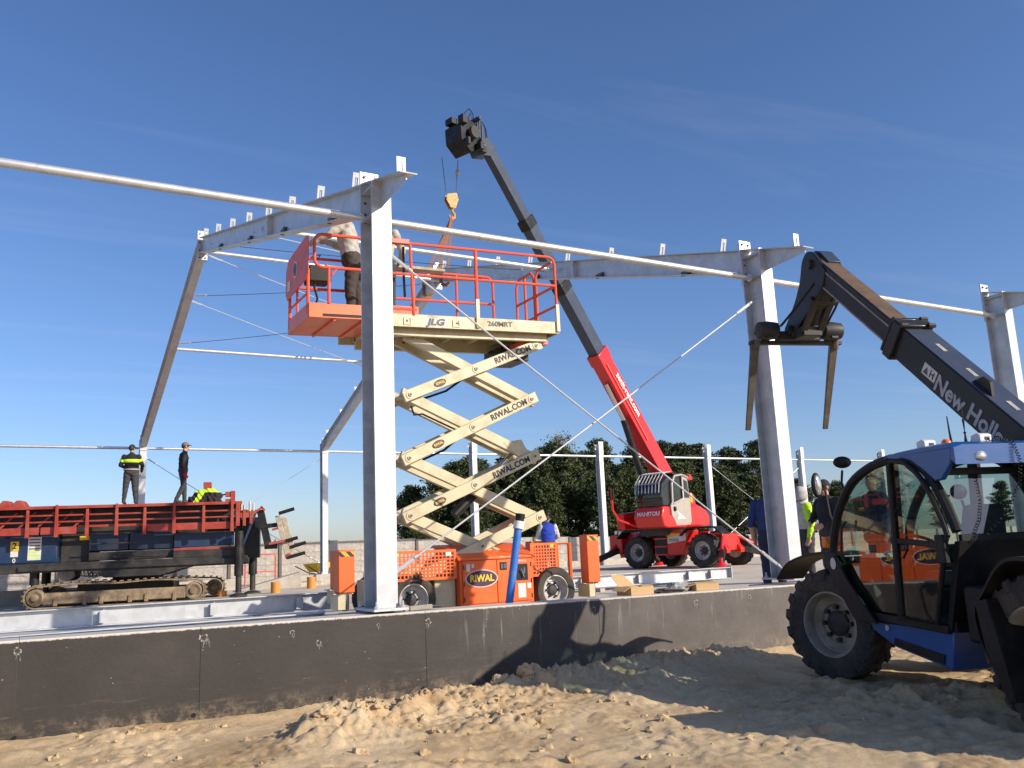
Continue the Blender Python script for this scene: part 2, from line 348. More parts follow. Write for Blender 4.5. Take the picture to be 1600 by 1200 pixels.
# ================================================================== GROUND
def ground_mat():
    m = bpy.data.materials.new('sand_and_gravel'); m.use_nodes = True
    n = m.node_tree; b = n.nodes['Principled BSDF']; L = n.links
    g = n.nodes.new('ShaderNodeNewGeometry'); s = n.nodes.new('ShaderNodeSeparateXYZ'); L.new(g.outputs['Position'], s.inputs[0])
    def noi(scale, det=8, ro=0.65, dist=0.0):
        q = n.nodes.new('ShaderNodeTexNoise'); q.inputs['Scale'].default_value = scale; q.inputs['Detail'].default_value = det; q.inputs['Roughness'].default_value = ro; q.inputs['Distortion'].default_value = dist
        L.new(g.outputs['Position'], q.inputs['Vector']); return q.outputs[0]
    def ramp(src, stops):
        q = n.nodes.new('ShaderNodeValToRGB'); e = q.color_ramp.elements
        e[0].position, e[0].color = stops[0][0], (*stops[0][1], 1); e[1].position, e[1].color = stops[-1][0], (*stops[-1][1], 1)
        for p, c in stops[1:-1]: k = e.new(p); k.color = (*c, 1)
        L.new(src, q.inputs[0]); return q.outputs[0]
    def mix(f, a, c, mode='MIX'):
        q = n.nodes.new('ShaderNodeMix'); q.data_type = 'RGBA'; q.blend_type = mode
        if isinstance(f, float): q.inputs[0].default_value = f
        else: L.new(f, q.inputs[0])
        L.new(a, q.inputs[6]); L.new(c, q.inputs[7]); return q.outputs[2]
    sand = ramp(noi(0.9, 9, 0.7, 0.8), [(0.3, (0.50, 0.35, 0.185)), (0.46, (0.69, 0.515, 0.305)), (0.60, (0.76, 0.595, 0.375)), (0.75, (0.62, 0.44, 0.235))])
    fine = ramp(noi(38, 6, 0.75), [(0.3, (0.74, 0.72, 0.70)), (0.7, (1.08, 1.06, 1.04))])
    sand = mix(0.85, sand, fine, 'MULTIPLY')
    damp = ramp(noi(0.55, 6, 0.7, 1.2), [(0.52, (1.0, 1.0, 1.0)), (0.70, (0.76, 0.68, 0.58))])
    sand = mix(0.9, sand, damp, 'MULTIPLY')
    road = ramp(noi(0.5, 8, 0.65, 0.5), [(0.3, (0.54, 0.46, 0.35)), (0.55, (0.70, 0.62, 0.50)), (0.72, (0.61, 0.51, 0.38))])
    road = mix(0.6, road, fine, 'MULTIPLY')
    f = n.nodes.new('ShaderNodeMapRange'); L.new(s.outputs['Y'], f.inputs[0]); f.inputs[1].default_value = -0.02; f.inputs[2].default_value = 0.1
    base = mix(f.outputs[0], sand, road)
    far = ramp(noi(0.12, 6), [(0.35, (0.10, 0.10, 0.04)), (0.65, (0.17, 0.15, 0.07))])
    f2 = n.nodes.new('ShaderNodeMapRange'); L.new(s.outputs['Y'], f2.inputs[0]); f2.inputs[1].default_value = 28; f2.inputs[2].default_value = 32
    base = mix(f2.outputs[0], base, far)
    L.new(base, b.inputs['Base Color']); b.inputs['Roughness'].default_value = 0.95; b.inputs['Specular IOR Level'].default_value = 0.15
    bp = n.nodes.new('ShaderNodeBump'); bp.inputs['Strength'].default_value = 0.6; bp.inputs['Distance'].default_value = 0.010
    L.new(noi(22, 9, 0.75), bp.inputs['Height'])
    b2 = n.nodes.new('ShaderNodeBump'); b2.inputs['Distance'].default_value = 0.018
    inv = n.nodes.new('ShaderNodeMapRange'); L.new(s.outputs['Y'], inv.inputs[0]); inv.inputs[1].default_value = -0.02; inv.inputs[2].default_value = 0.1; inv.inputs[3].default_value = 0.85; inv.inputs[4].default_value = 0.12
    L.new(inv.outputs[0], b2.inputs['Strength']); L.new(noi(48, 10, 0.85), b2.inputs['Height']); L.new(bp.outputs[0], b2.inputs['Normal']); L.new(b2.outputs[0], b.inputs['Normal'])
    return m
MT['ground'] = ground_mat()
# handler pose is needed for its ruts
HAZ = rad(18); HO = V((4.95801, -2.61804, -0.90))
HH = V((math.sin(HAZ), math.cos(HAZ), 0)); HR = V((math.cos(HAZ), -math.sin(HAZ), 0))
def sand_height(X, Y):
    z = -0.90 + 0.0*X
    pass
    z += 0.10*fbm(X, Y, 0.55, 3, 1) + 0.05*fbm(X, Y, 2.2, 4, 2)
    rough = np.clip(fbm(X, Y, 0.8, 3, 5)*3.6+0.15, 0, 1)
    z += rough*(0.065*np.abs(fbm(X, Y, 5.0, 4, 3, 0.6))*2 - 0.02) + 0.012*fbm(X, Y, 22, 3, 4)
    # spoil berm thrown up in front of the wall
    def hump(cx, cy, rx, ry, h, rot=0.0):
        dx, dy = X-cx, Y-cy; c, s = math.cos(rot), math.sin(rot)
        u, v = (dx*c+dy*s)/rx, (-dx*s+dy*c)/ry
        return h*np.exp(-(u*u+v*v))
    lump = 0.55 + 1.6*np.abs(fbm(X, Y, 3.0, 4, 8, 0.6)) + 0.9*fbm(X, Y, 8, 3, 9) + 0.55*np.abs(fbm(X, Y, 17, 2, 10))
    z += lump*(hump(-1.00, -1.55, 0.45, 0.30, 0.22, 0.3) + hump(-0.05, -1.25, 0.75, 0.32, 0.19, 0.15) + hump(0.35, -0.75, 0.55, 0.25, 0.12)
               + hump(0.35, -1.95, 0.8, 0.25, 0.08, 0.35) + hump(1.5, -0.75, 0.55, 0.3, 0.20) + hump(2.6, -0.55, 0.9, 0.3, 0.20) + hump(3.9, -0.65, 0.9, 0.35, 0.16)
               + hump(2.2, -1.5, 0.7, 0.25, 0.13, 0.5) + hump(-2.6, -0.55, 0.8, 0.25, 0.07) + hump(3.2, -3.6, 1.0, 0.2, 0.10, -0.4) + hump(4.2, -3.9, 0.6, 0.2, 0.08))
    near = (np.abs(X-1.5) < 6.5) & (Y > -6.5)
    cr_ = np.zeros_like(z)
    if near.any():
        xn, yn = X[near], Y[near]; wx = xn+0.05*fbm(xn, yn, 6, 2, 41); wy = yn+0.05*fbm(xn, yn, 6, 2, 42)
        dm = lambda q: np.sqrt(np.clip(1-(q/0.72)**2, 0, 1))
        c1 = dm(worley(wx, wy, 8.5, 1)); c2 = dm(worley(wx, wy, 19, 2)); c3 = dm(worley(wx, wy, 15, 3))*(fbm(xn, yn, 3, 2, 45) > 0.02)
        heap = sum(np.exp(-(((xn-a)/b)**2+((yn-c)/d)**2)) for a, c, b, d in ((-1.0, -1.55, 0.6, 0.4), (-0.05, -1.25, 0.9, 0.45), (0.35, -0.8, 0.7, 0.35), (0.35, -1.95, 0.9, 0.4), (1.5, -0.75, 0.7, 0.4), (2.6, -0.6, 1.1, 0.4), (3.9, -0.7, 1.0, 0.4), (2.2, -1.5, 0.8, 0.4), (3.2, -3.6, 1.1, 0.35)))
        msk = np.clip(heap + np.clip(fbm(xn, yn, 1.6, 3, 44)*5-0.3, 0, 0.7), 0, 1.2)
        cr_[near] = msk*(0.024*c1 + 0.018*c2 + 0.014*c3)
    z += cr_ + 0.05*sm(-0.45, -0.1, Y)
    # wheel ruts of the telehandler with lug prints
    ox, oy = HO.x, HO.y
    u = (X-ox)*HR.x + (Y-oy)*HR.y; v = (X-ox)*HH.x + (Y-oy)*HH.y
    for cx in (-0.98, 0.98):
        wv = sm(0.30, 0.20, np.abs(u-cx))*sm(1.2, 0.7, v)
        z -= wv*(0.035 + 0.024*np.sign(np.sin(v*20 + np.abs(u-cx)*16))*np.abs(np.sin(v*20 + np.abs(u-cx)*16))**0.5)
        z += 0.045*np.exp(-((np.abs(u-cx)-0.33)/0.08)**2)*sm(1.0, 0.4, v)*(0.6+1.2*np.abs(fbm(X, Y, 4, 3, 12)))
    # an old curved track crossing the foreground
    for off in (0.0, 0.42):
        d = np.abs((Y+3.35+off) - 0.16*(X-1.0)**2*0.25 + 0.30*(X-1.0))
        brk = np.clip(fbm(X, Y, 0.9, 2, 51)*6+0.45, 0, 1); wv = sm(0.19, 0.10, d)*brk; z -= wv*(0.020+0.016*np.sign(np.sin(X*24+d*22))*np.abs(np.sin(X*24+d*22))**0.4); z += 0.020*brk*np.exp(-((d-0.24)/0.09)**2)*(0.5+2*np.abs(fbm(X, Y, 6, 2, 52)))
    return z
def ground_height(X, Y):
    zf = sand_height(X, Y)
    zi = -0.36 + 0.10*sm(6, 12, X) - 0.13*sm(4, 0, X)*sm(4, 9, Y) + 0.05*fbm(X, Y, 0.25, 3, 21) + 0.02*fbm(X, Y, 1.7, 4, 22)
    zi = zi + 0.25*sm(25.5, 40, Y)*0 - 0.4*sm(29, 60, Y)
    z = np.where(Y < 0.02, zf, zi)
    far = sm(40, 120, np.hypot(X, Y))
    return z*(1-far) + (-0.75)*far
def axis(fine0, fine1, step, lo, hi, g=1.28):
    a = list(np.arange(fine0, fine1+1e-6, step)); s = step; x = fine1
    while x < hi: s *= g; x += s; a.append(min(x, hi))
    s = step; x = fine0; b = []
    while x > lo: s *= g; x -= s; b.append(max(x, lo))
    return np.array(sorted(set(b[::-1] + a)))
ax = axis(-3.9, 6.6, 0.021, -1500, 1500)
ay = np.concatenate([axis(-5.6, -0.06, 0.021, -1500, -0.06), [0.0, 0.04], np.arange(0.4, 30, 0.45), np.array([32, 36, 42, 50, 62, 80, 110, 160, 260, 420, 700, 1500.0])])
GX, GY = np.meshgrid(ax, ay); GZ = ground_height(GX, GY)
nx, ny = len(ax), len(ay)
vv = np.stack([GX, GY, GZ], -1).reshape(-1, 3)
idx = np.arange(nx*ny).reshape(ny, nx)
ff = np.stack([idx[:-1, :-1], idx[:-1, 1:], idx[1:, 1:], idx[1:, :-1]], -1).reshape(-1, 4)
me = bpy.data.meshes.new('ground'); me.vertices.add(len(vv)); me.vertices.foreach_set('co', vv.ravel())
me.loops.add(ff.size); me.loops.foreach_set('vertex_index', ff.ravel().astype(np.int32)); me.polygons.add(len(ff))
me.polygons.foreach_set('loop_start', np.arange(0, ff.size, 4, dtype=np.int32)); me.update(calc_edges=True); me.validate()
g_o = link('ground', me, 'ground', None, 0, 0); g_o.data.polygons.foreach_set('use_smooth', [True]*len(g_o.data.polygons)); tag(g_o, kind='structure')

def gz(x, y): return float(ground_height(np.array([float(x)]), np.array([float(y)]))[0])

# loose clods of damp sand lying on the berm and along the ruts
def clods():
    bm0 = bmesh.new(); bmesh.ops.create_icosphere(bm0, subdivisions=2, radius=1)
    base = np.array([v.co[:] for v in bm0.verts]); fc = np.array([[v.index for v in f.verts] for f in bm0.faces]); bm0.free()
    r = np.random.default_rng(3); VV = []; FF = []; o = 0
    spots = [(-1.0, -1.55, 0.6, 0.35, 90), (-0.05, -1.25, 0.9, 0.4, 130), (0.4, -0.8, 0.6, 0.3, 60), (1.5, -0.75, 0.6, 0.35, 70), (2.6, -0.55, 1.0, 0.3, 90), (3.9, -0.7, 1.0, 0.4, 60),
             (2.2, -1.5, 0.8, 0.4, 70), (0.3, -2.0, 1.0, 0.5, 90), (-2.6, -1.0, 1.3, 0.7, 90), (1.8, -3.0, 2.0, 1.0, 150), (3.4, -3.7, 1.2, 0.4, 110), (-1.0, -3.0, 1.5, 1.0, 120), (4.1, -4.2, 0.6, 0.3, 40)]
    for cx, cy, rx, ry, k in spots:
        for _ in range(int(k*0.55)):
            x = cx + r.normal()*rx*0.6; y = min(-0.2, cy + r.normal()*ry*0.6)
            s = 0.007 + 0.040*r.random()**4.0
            nz = 1 + 0.9*(r.random((len(base), 1))-0.5)
            sc3 = np.array([1, 0.6+0.6*r.random(), 0.5+0.4*r.random()])*s
            a = r.random()*6.28; R = np.array([[math.cos(a), -math.sin(a), 0], [math.sin(a), math.cos(a), 0], [0, 0, 1]])
            VV.append((base*nz*sc3) @ R.T + np.array([x, y, gz(x, y)+s*0.05])); FF.append(fc+o); o += len(base)
    me = bpy.data.meshes.new('sand_clods'); me.from_pydata(np.concatenate(VV).tolist(), [], np.concatenate(FF).tolist())
    tag(link('sand_clods', me, 'ground', None, 0, 25), 'loose clods of damp sand scattered over the spoil heaps', 'sand', kind='stuff')
clods()
# a few big crumbly lumps
def lump(name, x, y, s, label):
    bm = bmesh.new(); bmesh.ops.create_icosphere(bm, subdivisions=4, radius=1)
    off = V((x*3, y*3, 0))
    for v in bm.verts:
        c = v.co.copy(); d = noise.fractal(c*1.3+off, 0.7, 2.1, 5); d2 = noise.noise(c*0.9+off*2)
        v.co = V((c.x*s[0], c.y*s[1], c.z*s[2]))*(1+0.45*d+0.25*d2)
    me = bpy.data.meshes.new(name); bm.to_mesh(me); bm.free()
    o = link(name, me, 'ground', None, 0, 80); o.location = (x, y, gz(x, y)+s[2]*0.15)
    return tag(o, label, 'sand lump', 'big lumps of sand on the spoil heap')
lump('sand_lump', 1.02, -0.62, (0.11, 0.09, 0.085), 'rounded lump of damp sand against the wall at the shadow edge')
lump('sand_lump', 1.25, -0.72, (0.085, 0.07, 0.065), 'smaller lump of damp sand just right of the rounded one')
lump('sand_lump', -0.22, -1.12, (0.09, 0.07, 0.05), 'wide crusty lump of sand atop the spoil heap')
lump('sand_lump', -1.12, -1.62, (0.085, 0.07, 0.05), 'leftmost crumbly lump of sand in front of the wall')

# ================================================================== FRONT FOUNDATION WALL
def bitumen():
    m = bpy.data.materials.new('bitumen_coated_concrete'); m.use_nodes = True
    n = m.node_tree; b = n.nodes['Principled BSDF']; L = n.links
    g = n.nodes.new('ShaderNodeNewGeometry'); s = n.nodes.new('ShaderNodeSeparateXYZ'); L.new(g.outputs['Position'], s.inputs[0])
    def noi(scale, det=8, ro=0.65, vec=None):
        q = n.nodes.new('ShaderNodeTexNoise'); q.inputs['Scale'].default_value = scale; q.inputs['Detail'].default_value = det; q.inputs['Roughness'].default_value = ro
        L.new(vec if vec else g.outputs['Position'], q.inputs['Vector']); return q.outputs[0]
    def mapr(src, a, c, lo=0.0, hi=1.0):
        q = n.nodes.new('ShaderNodeMapRange'); q.inputs[1].default_value = a; q.inputs[2].default_value = c; q.inputs[3].default_value = lo; q.inputs[4].default_value = hi
        L.new(src, q.inputs[0]); return q.outputs[0]
    def math_(op, a, c):
        q = n.nodes.new('ShaderNodeMath'); q.operation = op
        for k, t in enumerate((a, c)):
            if isinstance(t, float): q.inputs[k].default_value = t
            else: L.new(t, q.inputs[k])
        return q.outputs[0]
    def mix(f, a, c):
        q = n.nodes.new('ShaderNodeMix'); q.data_type = 'RGBA'
        L.new(f, q.inputs[0])
        for k, t in ((6, a), (7, c)):
            if isinstance(t, tuple): q.inputs[k].default_value = (*t, 1)
            else: L.new(t, q.inputs[k])
        return q.outputs[2]
    big = noi(1.1)
    coat = mix(mapr(big, 0.3, 0.7), (0.020, 0.0155, 0.013), (0.040, 0.032, 0.027))
    # the coat gets thinner and greyer towards the right-hand bays
    f = math_('ADD', mapr(s.outputs['X'], 0.2, 3.4, 0.0, 1.0), mapr(big, 0.3, 0.7, -0.12, 0.12))
    grey = mix(mapr(noi(3.0), 0.3, 0.7), (0.080, 0.069, 0.063), (0.125, 0.110, 0.101))
    c = mix(f, coat, grey)
    # horizontal brush streaks of bare ochre and sand splashed on the foot
    mp = n.nodes.new('ShaderNodeMapping'); mp.inputs['Scale'].default_value = (1.6, 1, 16); L.new(g.outputs['Position'], mp.inputs[0])
    st = math_('MULTIPLY', mapr(noi(2.2, 9, 0.75, mp.outputs[0]), 0.56, 0.72), mapr(s.outputs['Z'], -0.45, -0.88, 0.10, 1.0))
    c = mix(st, c, (0.20, 0.145, 0.09))
    sp = math_('MULTIPLY', mapr(noi(7, 9, 0.8), 0.47, 0.62), mapr(s.outputs['Z'], -0.66, -0.86, 0.0, 0.75))
    c = mix(sp, c, (0.33, 0.25, 0.16))
    wt_ = math_('MULTIPLY', mapr(noi(0.7, 4, 0.6), 0.42, 0.68, 0.0, 0.45), mapr(s.outputs['X'], 4.0, 0.5, 0.3, 1.0))
    c = mix(wt_, c, (0.030, 0.0235, 0.019))
    # white lime runs
    mp2 = n.nodes.new('ShaderNodeMapping'); mp2.inputs['Scale'].default_value = (9, 1, 0.7); L.new(g.outputs['Position'], mp2.inputs[0])
    ru = math_('MULTIPLY', mapr(noi(2.0, 5, 0.6, mp2.outputs[0]), 0.60, 0.72), math_('MULTIPLY', mapr(s.outputs['Z'], -0.75, -0.1, 0.0, 0.55), mapr(s.outputs['X'], 0.6, 1.2)))
    c = mix(ru, c, (0.36, 0.33, 0.30))
    # specks
    vo = n.nodes.new('ShaderNodeTexVoronoi'); vo.inputs['Scale'].default_value = 9; L.new(g.outputs['Position'], vo.inputs['Vector'])
    c = mix(mapr(vo.outputs['Distance'], 0.06, 0.03, 0.0, 0.75), c, (0.42, 0.38, 0.33))
    # bare concrete along the top arris
    tz = math_('ADD', s.outputs['Z'], math_('MULTIPLY', s.outputs['X'], 0.0065))
    ed = math_('ADD', tz, mapr(noi(30, 6), 0.3, 0.7, -0.006, 0.006))
    c = mix(mapr(ed, -0.068, -0.058), c, (0.56, 0.52, 0.46))
    L.new(c, b.inputs['Base Color']); b.inputs['Roughness'].default_value = 0.62
    bp = n.nodes.new('ShaderNodeBump'); bp.inputs['Strength'].default_value = 0.25; bp.inputs['Distance'].default_value = 0.01
    L.new(noi(26, 6), bp.inputs['Height']); L.new(bp.outputs[0], b.inputs['Normal'])
    return m
MT['bitumen'] = bitumen(); MT['barkgrey'] = mat('grey_bark', (0.22, 0.20, 0.18), 0.9, 0, 0.3, 3)
def wtop(x): return -0.045 - 0.0065*x
fw_ = thing('foundation_wall', 'long dark bitumen-coated concrete foundation wall rising from the sand', 'wall', (0, 0, -1.3))
seams = [-12.0, -8.2, -5.6, -3.29, -1.83, -0.55, 0.42, 1.55, 2.62, 4.12, 6.3, 8.6, 11.2, 14.0, 19.0, 26.0]
for i in range(len(seams)-1):
    a, c = seams[i]+0.001, seams[i+1]-0.001
    yo = -0.12 + (0.004 if i % 2 else 0.0)
    top = lambda x, y: (x, y, wtop(x)+1.3)
    b_ = MB(); b_.hexa([(a, yo, -0.6), (c, yo, -0.6), (c, 0.25, -0.6), (a, 0.25, -0.6), top(a, yo), top(c, yo), top(c, 0.25), top(a, 0.25)])
    b_.build('wall_panel', 'bitumen', fw_, 0.004)
    if i+1 < len(seams)-1:
        b_ = MB().bb(seams[i+1]-0.0045, seams[i+1]+0.0045, -0.1165, 0.24, -0.6, wtop(seams[i+1])+1.27); b_.build('joint', 'bitumen', fw_)
        MB().lathe([(0.020, 0.0), (0.020, 0.003), (0.0125, 0.003), (0.0125, -0.02)], (seams[i+1]+random.uniform(-0.05, 0.05), -0.1215, 0.50+random.uniform(-0.02, 0.02)), (0, -1, 0), 14).build('tie_hole', 'plastic', fw_)
# scuffed lime rings and scratches left by the formwork ties
MT['lime'] = mat('lime_scuff', (0.30, 0.275, 0.25), 0.9, 0, 0.3, 40)
def scuff(x, z, r0):
    rr = random.Random(int(x*100)); b_ = MB(); yy = -0.1222; n = 18; gap = rr.randint(0, n-1)
    for k in range(n):
        if k in (gap, (gap+1) % n): continue
        t0, t1 = 2*math.pi*k/n, 2*math.pi*(k+1)/n; a0 = r0*(0.55+0.25*rr.random()); a1 = a0+r0*(0.12+0.4*rr.random())
        P_ = lambda r_, t: (x+r_*math.cos(t), yy, z+r_*math.sin(t))
        b_.prism([P_(a0, t0), P_(a1, t0), P_(a1*0.95, t1), P_(a0, t1)], (0, 0.0018, 0))
    for k in range(5):
        a = rr.random()*6.28; l = r0*(0.8+1.2*rr.random()); x0, z0 = x+rr.uniform(-1, 1)*r0, z-rr.random()*r0; w_ = 0.003
        b_.prism([(x0, yy, z0), (x0+w_, yy, z0), (x0+w_+0.3*l*math.cos(a), yy, z0-l), (x0+0.3*l*math.cos(a), yy, z0-l)], (0, 0.0018, 0))
    b_.build('lime_scuff', 'lime', fw_, 0, 0)
for x, z, r0 in ((-3.3, 1.19, 0.030), (-1.80, 1.17, 0.040), (-0.98, 1.15, 0.022), (-0.72, 1.03, 0.026), (-0.10, 1.15, 0.018), (0.45, 1.14, 0.034), (2.55, 1.12, 0.030), (4.10, 1.10, 0.036), (1.1, 0.95, 0.015), (5.0, 1.11, 0.03)): scuff(x, z, r0)
# concrete pads under the columns
for i in (-1, 0, 1, 2):
    MB().bb(6*i-0.28, 6*i+0.28, 0.252, 0.62, 0.7, 1.3+wtop(6*i)-0.004).build('pad', 'concrete', fw_, 0.01)

# ================================================================== STEEL FRAMES
YR, WB = 11.45, 21.45
def roof_z(y): return 4.74+0.283*y if y <= YR else 4.74+0.283*YR - (y-YR)*0.338
def nuts(mb, c, ax_, r=0.018, l=0.02): mb.cyl(V(c), V(c)+V(ax_)*l, r, 6)
def cleat_mesh():
    b_ = MB(); b_.bb(-0.05, -0.018, -0.005, 0.005, 0, 0.20); b_.bb(0.018, 0.05, -0.005, 0.005, 0, 0.20); b_.bb(-0.018, 0.018, -0.005, 0.005, 0.14, 0.20); b_.prism([(0.0-0.005, 0.005, 0.0), (-0.005, 0.08, 0.0), (-0.005, 0.005, 0.17)], (0.01, 0, 0)); return b_
_cl = cleat_mesh().mesh('cleat')
def add_cleat(parent, x, y, z, tilt=0.0, rz=0.0):
    o = link('cleat', _cl, 'galv', parent, 0, 0); o.location = (x, y, z); o.rotation_euler = (tilt, 0, rz); return o
def base_set(t, y, depth, z0=0.0):
    MB().bb(-0.19, 0.19, y-depth/2-0.11, y+depth/2+0.11, z0-0.022, z0+0.004).build('base_plate', 'galv', t, 0.003)
    for sx in (-1, 1):
        for sy in (-1, 1):
            b_ = MB(); c = (sx*0.145, y+sy*(depth/2+0.06), z0+0.004); b_.cyl(c, (c[0], c[1], z0+0.075), 0.012, 8); b_.cyl((c[0], c[1], z0+0.006), (c[0], c[1], z0+0.03), 0.024, 6); b_.build('anchor_bolt', 'galv', t)
def front_column(t, top=4.76, z0=0.0):
    MB().ibeam((0, 0.19, z0+0.005), (0, 0.19, top), 0.38, 0.235, 0.016, 0.010, (0, 1, 0)).build('column', 'galv', t, 0.002)
    base_set(t, 0.19, 0.38, z0)
    # stiffener plates in the web at the rafter joint
    for z in (4.36, 4.70):
        for sx in (-1, 1): MB().bb(min(sx*0.006, sx*0.1), max(sx*0.006, sx*0.1), 0.02, 0.36, z-0.006, z+0.006).build('stiffener', 'galv', t)
    # eaves bracket cantilevered over the outer flange
    MB().prism([(-0.005, -0.002, 4.74), (-0.005, -0.74, roof_z(-0.74)-0.012), (-0.005, -0.74, roof_z(-0.74)-0.07), (-0.005, -0.002, 4.42)], (0.01, 0, 0)).build('eaves_bracket', 'galv', t)
    MB().bar((0, 0.40, roof_z(0.40)), (0, -0.80, roof_z(-0.80)), 0.20, 0.014, (0, 0.2, 1)).build('bracket_flange', 'galv', t)
    add_cleat(t, 0, -0.6, roof_z(-0.6)+0.006)
    # end plate with bolts
    MB().bb(-0.115, 0.115, 0.383, 0.405, 4.28, 5.0).build('end_plate', 'galv', t, 0.002)
    for z in (4.36, 4.46, 4.60, 4.94):
        for sx in (-1, 1): b_ = MB(); nuts(b_, (sx*0.06, 0.382, z), (0, -1, 0)); b_.build('bolt', 'bolt', t)
def rear_column(t, top=4.66, z0=-0.02):
    MB().ibeam((0, WB, z0+0.005), (0, WB, top), 0.30, 0.20, 0.016, 0.010, (0, 1, 0)).build('column', 'galv', t, 0.002)
    base_set(t, WB, 0.30, z0)
    MB().bb(-0.11, 0.11, WB-0.178, WB-0.152, top-0.45, top+0.10).build('end_plate', 'galv', t, 0.002)
def portal(x, label):
    t = thing('portal_frame', label, 'steel frame', (x, 0, 0), 0, 'raised portal frames of the hall')
    front_column(t); rear_column(t, 4.62)
    h = 0.36
    a = (0, 0.43, roof_z(0.43)-h/2/math.cos(0.276)); c = (0, YR-0.02, roof_z(YR)-h/2/math.cos(0.276))
    MB().ibeam(a, c, h, 0.19, 0.014, 0.009, (0, 0, 1)).build('front_rafter', 'galv', t, 0.002)
    c2 = (0, YR+0.02, roof_z(YR)-h/2/math.cos(0.326)); d = (0, WB+0.02, roof_z(WB)-h/2/math.cos(0.326))
    MB().ibeam(c2, d, h, 0.19, 0.014, 0.009, (0, 0, 1)).build('rear_rafter', 'galv', t, 0.002)
    MB().bb(-0.10, 0.10, 0.407, 0.425, 4.30, 4.99).build('rafter_end_plate', 'galv', t, 0.002)
    MB().bb(-0.115, 0.115, YR-0.02, YR+0.02, roof_z(YR)-0.56, roof_z(YR)+0.17).build('ridge_plate', 'galv', t, 0.002)
    for z in (-0.48, -0.3, -0.12, 0.10):
        for sx in (-1, 1): b_ = MB(); nuts(b_, (sx*0.065, YR-0.02, roof_z(YR)+z), (0, -1, 0)); b_.build('bolt', 'bolt', t)
    MB().prism([(-0.1, 4.9, roof_z(4.9)-h-0.012), (-0.1, 4.94, roof_z(4.94)-h-0.012), (-0.1, 4.94, roof_z(4.94)-0.02), (-0.1, 4.9, roof_z(4.9)-0.02)], (0.2, 0, 0)).build('splice_plate', 'galv', t)
    for k in range(8): add_cleat(t, 0, 0.86+1.455*k, roof_z(0.86+1.455*k)+0.006, 0.276)
    for k in range(7): add_cleat(t, 0, YR+0.5+1.5*k, roof_z(YR+0.5+1.5*k)+0.006, -0.326)
    for k in (1.6, 4.0, 6.3, 9.0):                     # brace lugs low on the web
        MB().bb(-0.06, -0.006, k, k+0.20, roof_z(k)-0.33, roof_z(k)-0.26).build('brace_lug', 'bolt', t)
    return t
portal(0.05, 'galvanised portal frame nearest the camera, its column in front of the scissor lift')
portal(6.05, 'galvanised portal frame hung from the crane slings, column beside the raised forks')
for i, lab in ((2, 'galvanised front column cut by the right edge of the picture'),):
    t = thing('steel_column', lab, 'steel column', (6*i+0.05, 0, 0), 0, 'free-standing steel columns'); front_column(t)
rl = {2: 'rear column seen through the scissor arms', 3: 'rear column left of the red crane cab', 4: 'rear column just right of the red crane cab', 5: 'rear column right behind the big front column by the hooded worker', 6: 'rear column hidden behind the telehandler cab'}
for i in (2, 3, 4, 5, 6):
    t = thing('steel_column', 'galvanised '+rl[i], 'steel column', (6*i, 0, 0), 0, 'free-standing steel columns'); rear_column(t, 4.76)
    add_cleat(t, -0.16, WB-0.05, 4.52, 0, rad(90))
# ---- tubes
def steel_tube(a, b, r, label, group):
    a, b = V(a), V(b); d = (b-a).normalized(); t = thing('steel_tube', label, 'tube', a, 0, group); L = (b-a).length
    o = MB().cyl(d*0.34, d*(L-0.34), r, 16).build('pipe', 'tube', t)
    for s0, s1 in ((0.0, 0.34), (L-0.34, L)):
        p, q = (s0, s1) if s0 == 0 else (s1, s0)
        MB().tube([d*p, d*(p+(q-p)*0.1), d*(p+(q-p)*0.55), d*q], [r*0.62, r*0.62, r*0.95, r*1.0], 14).build('tube_end', 'rod', t)
    MB().cyl(d*0.02, d*0.035, r*1.25, 10).build('collar', 'galv', t); MB().cyl(d*(L-0.035), d*(L-0.02), r*1.25, 10).build('collar', 'galv', t)
    return t
ZT = 4.34
nm = {-1: 'thick galvanised eaves tube running off the left edge of the picture', 0: 'galvanised eaves tube above the scissor lift platform', 1: 'galvanised eaves tube passing behind the telehandler boom'}
for i in (-1, 0, 1): steel_tube((6*i+0.09, 0.19, ZT), (6*i+5.91, 0.19, ZT), 0.046, nm[i], 'front eaves tubes')
rn = ['leftmost', 'second', 'third', 'fourth', 'fifth', 'sixth', 'seventh']
rb_ = ['behind the man in the striped jacket', 'behind the man in the grey cap', 'behind the upper scissor arms', 'crossing behind the dark trees left of the crane', 'passing behind the red crane boom', 'right of the crane behind the big column', 'ending behind the telehandler mirror']
for i in range(-1, 6): steel_tube((6*i+0.02, WB, 4.26), (6*i+5.98, WB, 4.26), 0.045, '%s thin rear eaves tube, %s' % (rn[i+1], rb_[i+1]), 'rear eaves tubes')
steel_tube((0.02, YR-0.3, roof_z(YR)-0.42), (5.98, YR-0.3, roof_z(YR)-0.42), 0.045, 'galvanised ridge tube joining the peaks of the two frames', 'roof tubes')
steel_tube((0.02, 5.6, roof_z(5.6)-0.18), (5.98, 5.6, roof_z(5.6)-0.18), 0.045, 'galvanised tube halfway up the front roof slope', 'roof tubes')
steel_tube((0.02, 15.8, roof_z(15.8)-0.2), (5.98, 15.8, roof_z(15.8)-0.2), 0.045, 'galvanised tube halfway down the rear roof slope', 'roof tubes')
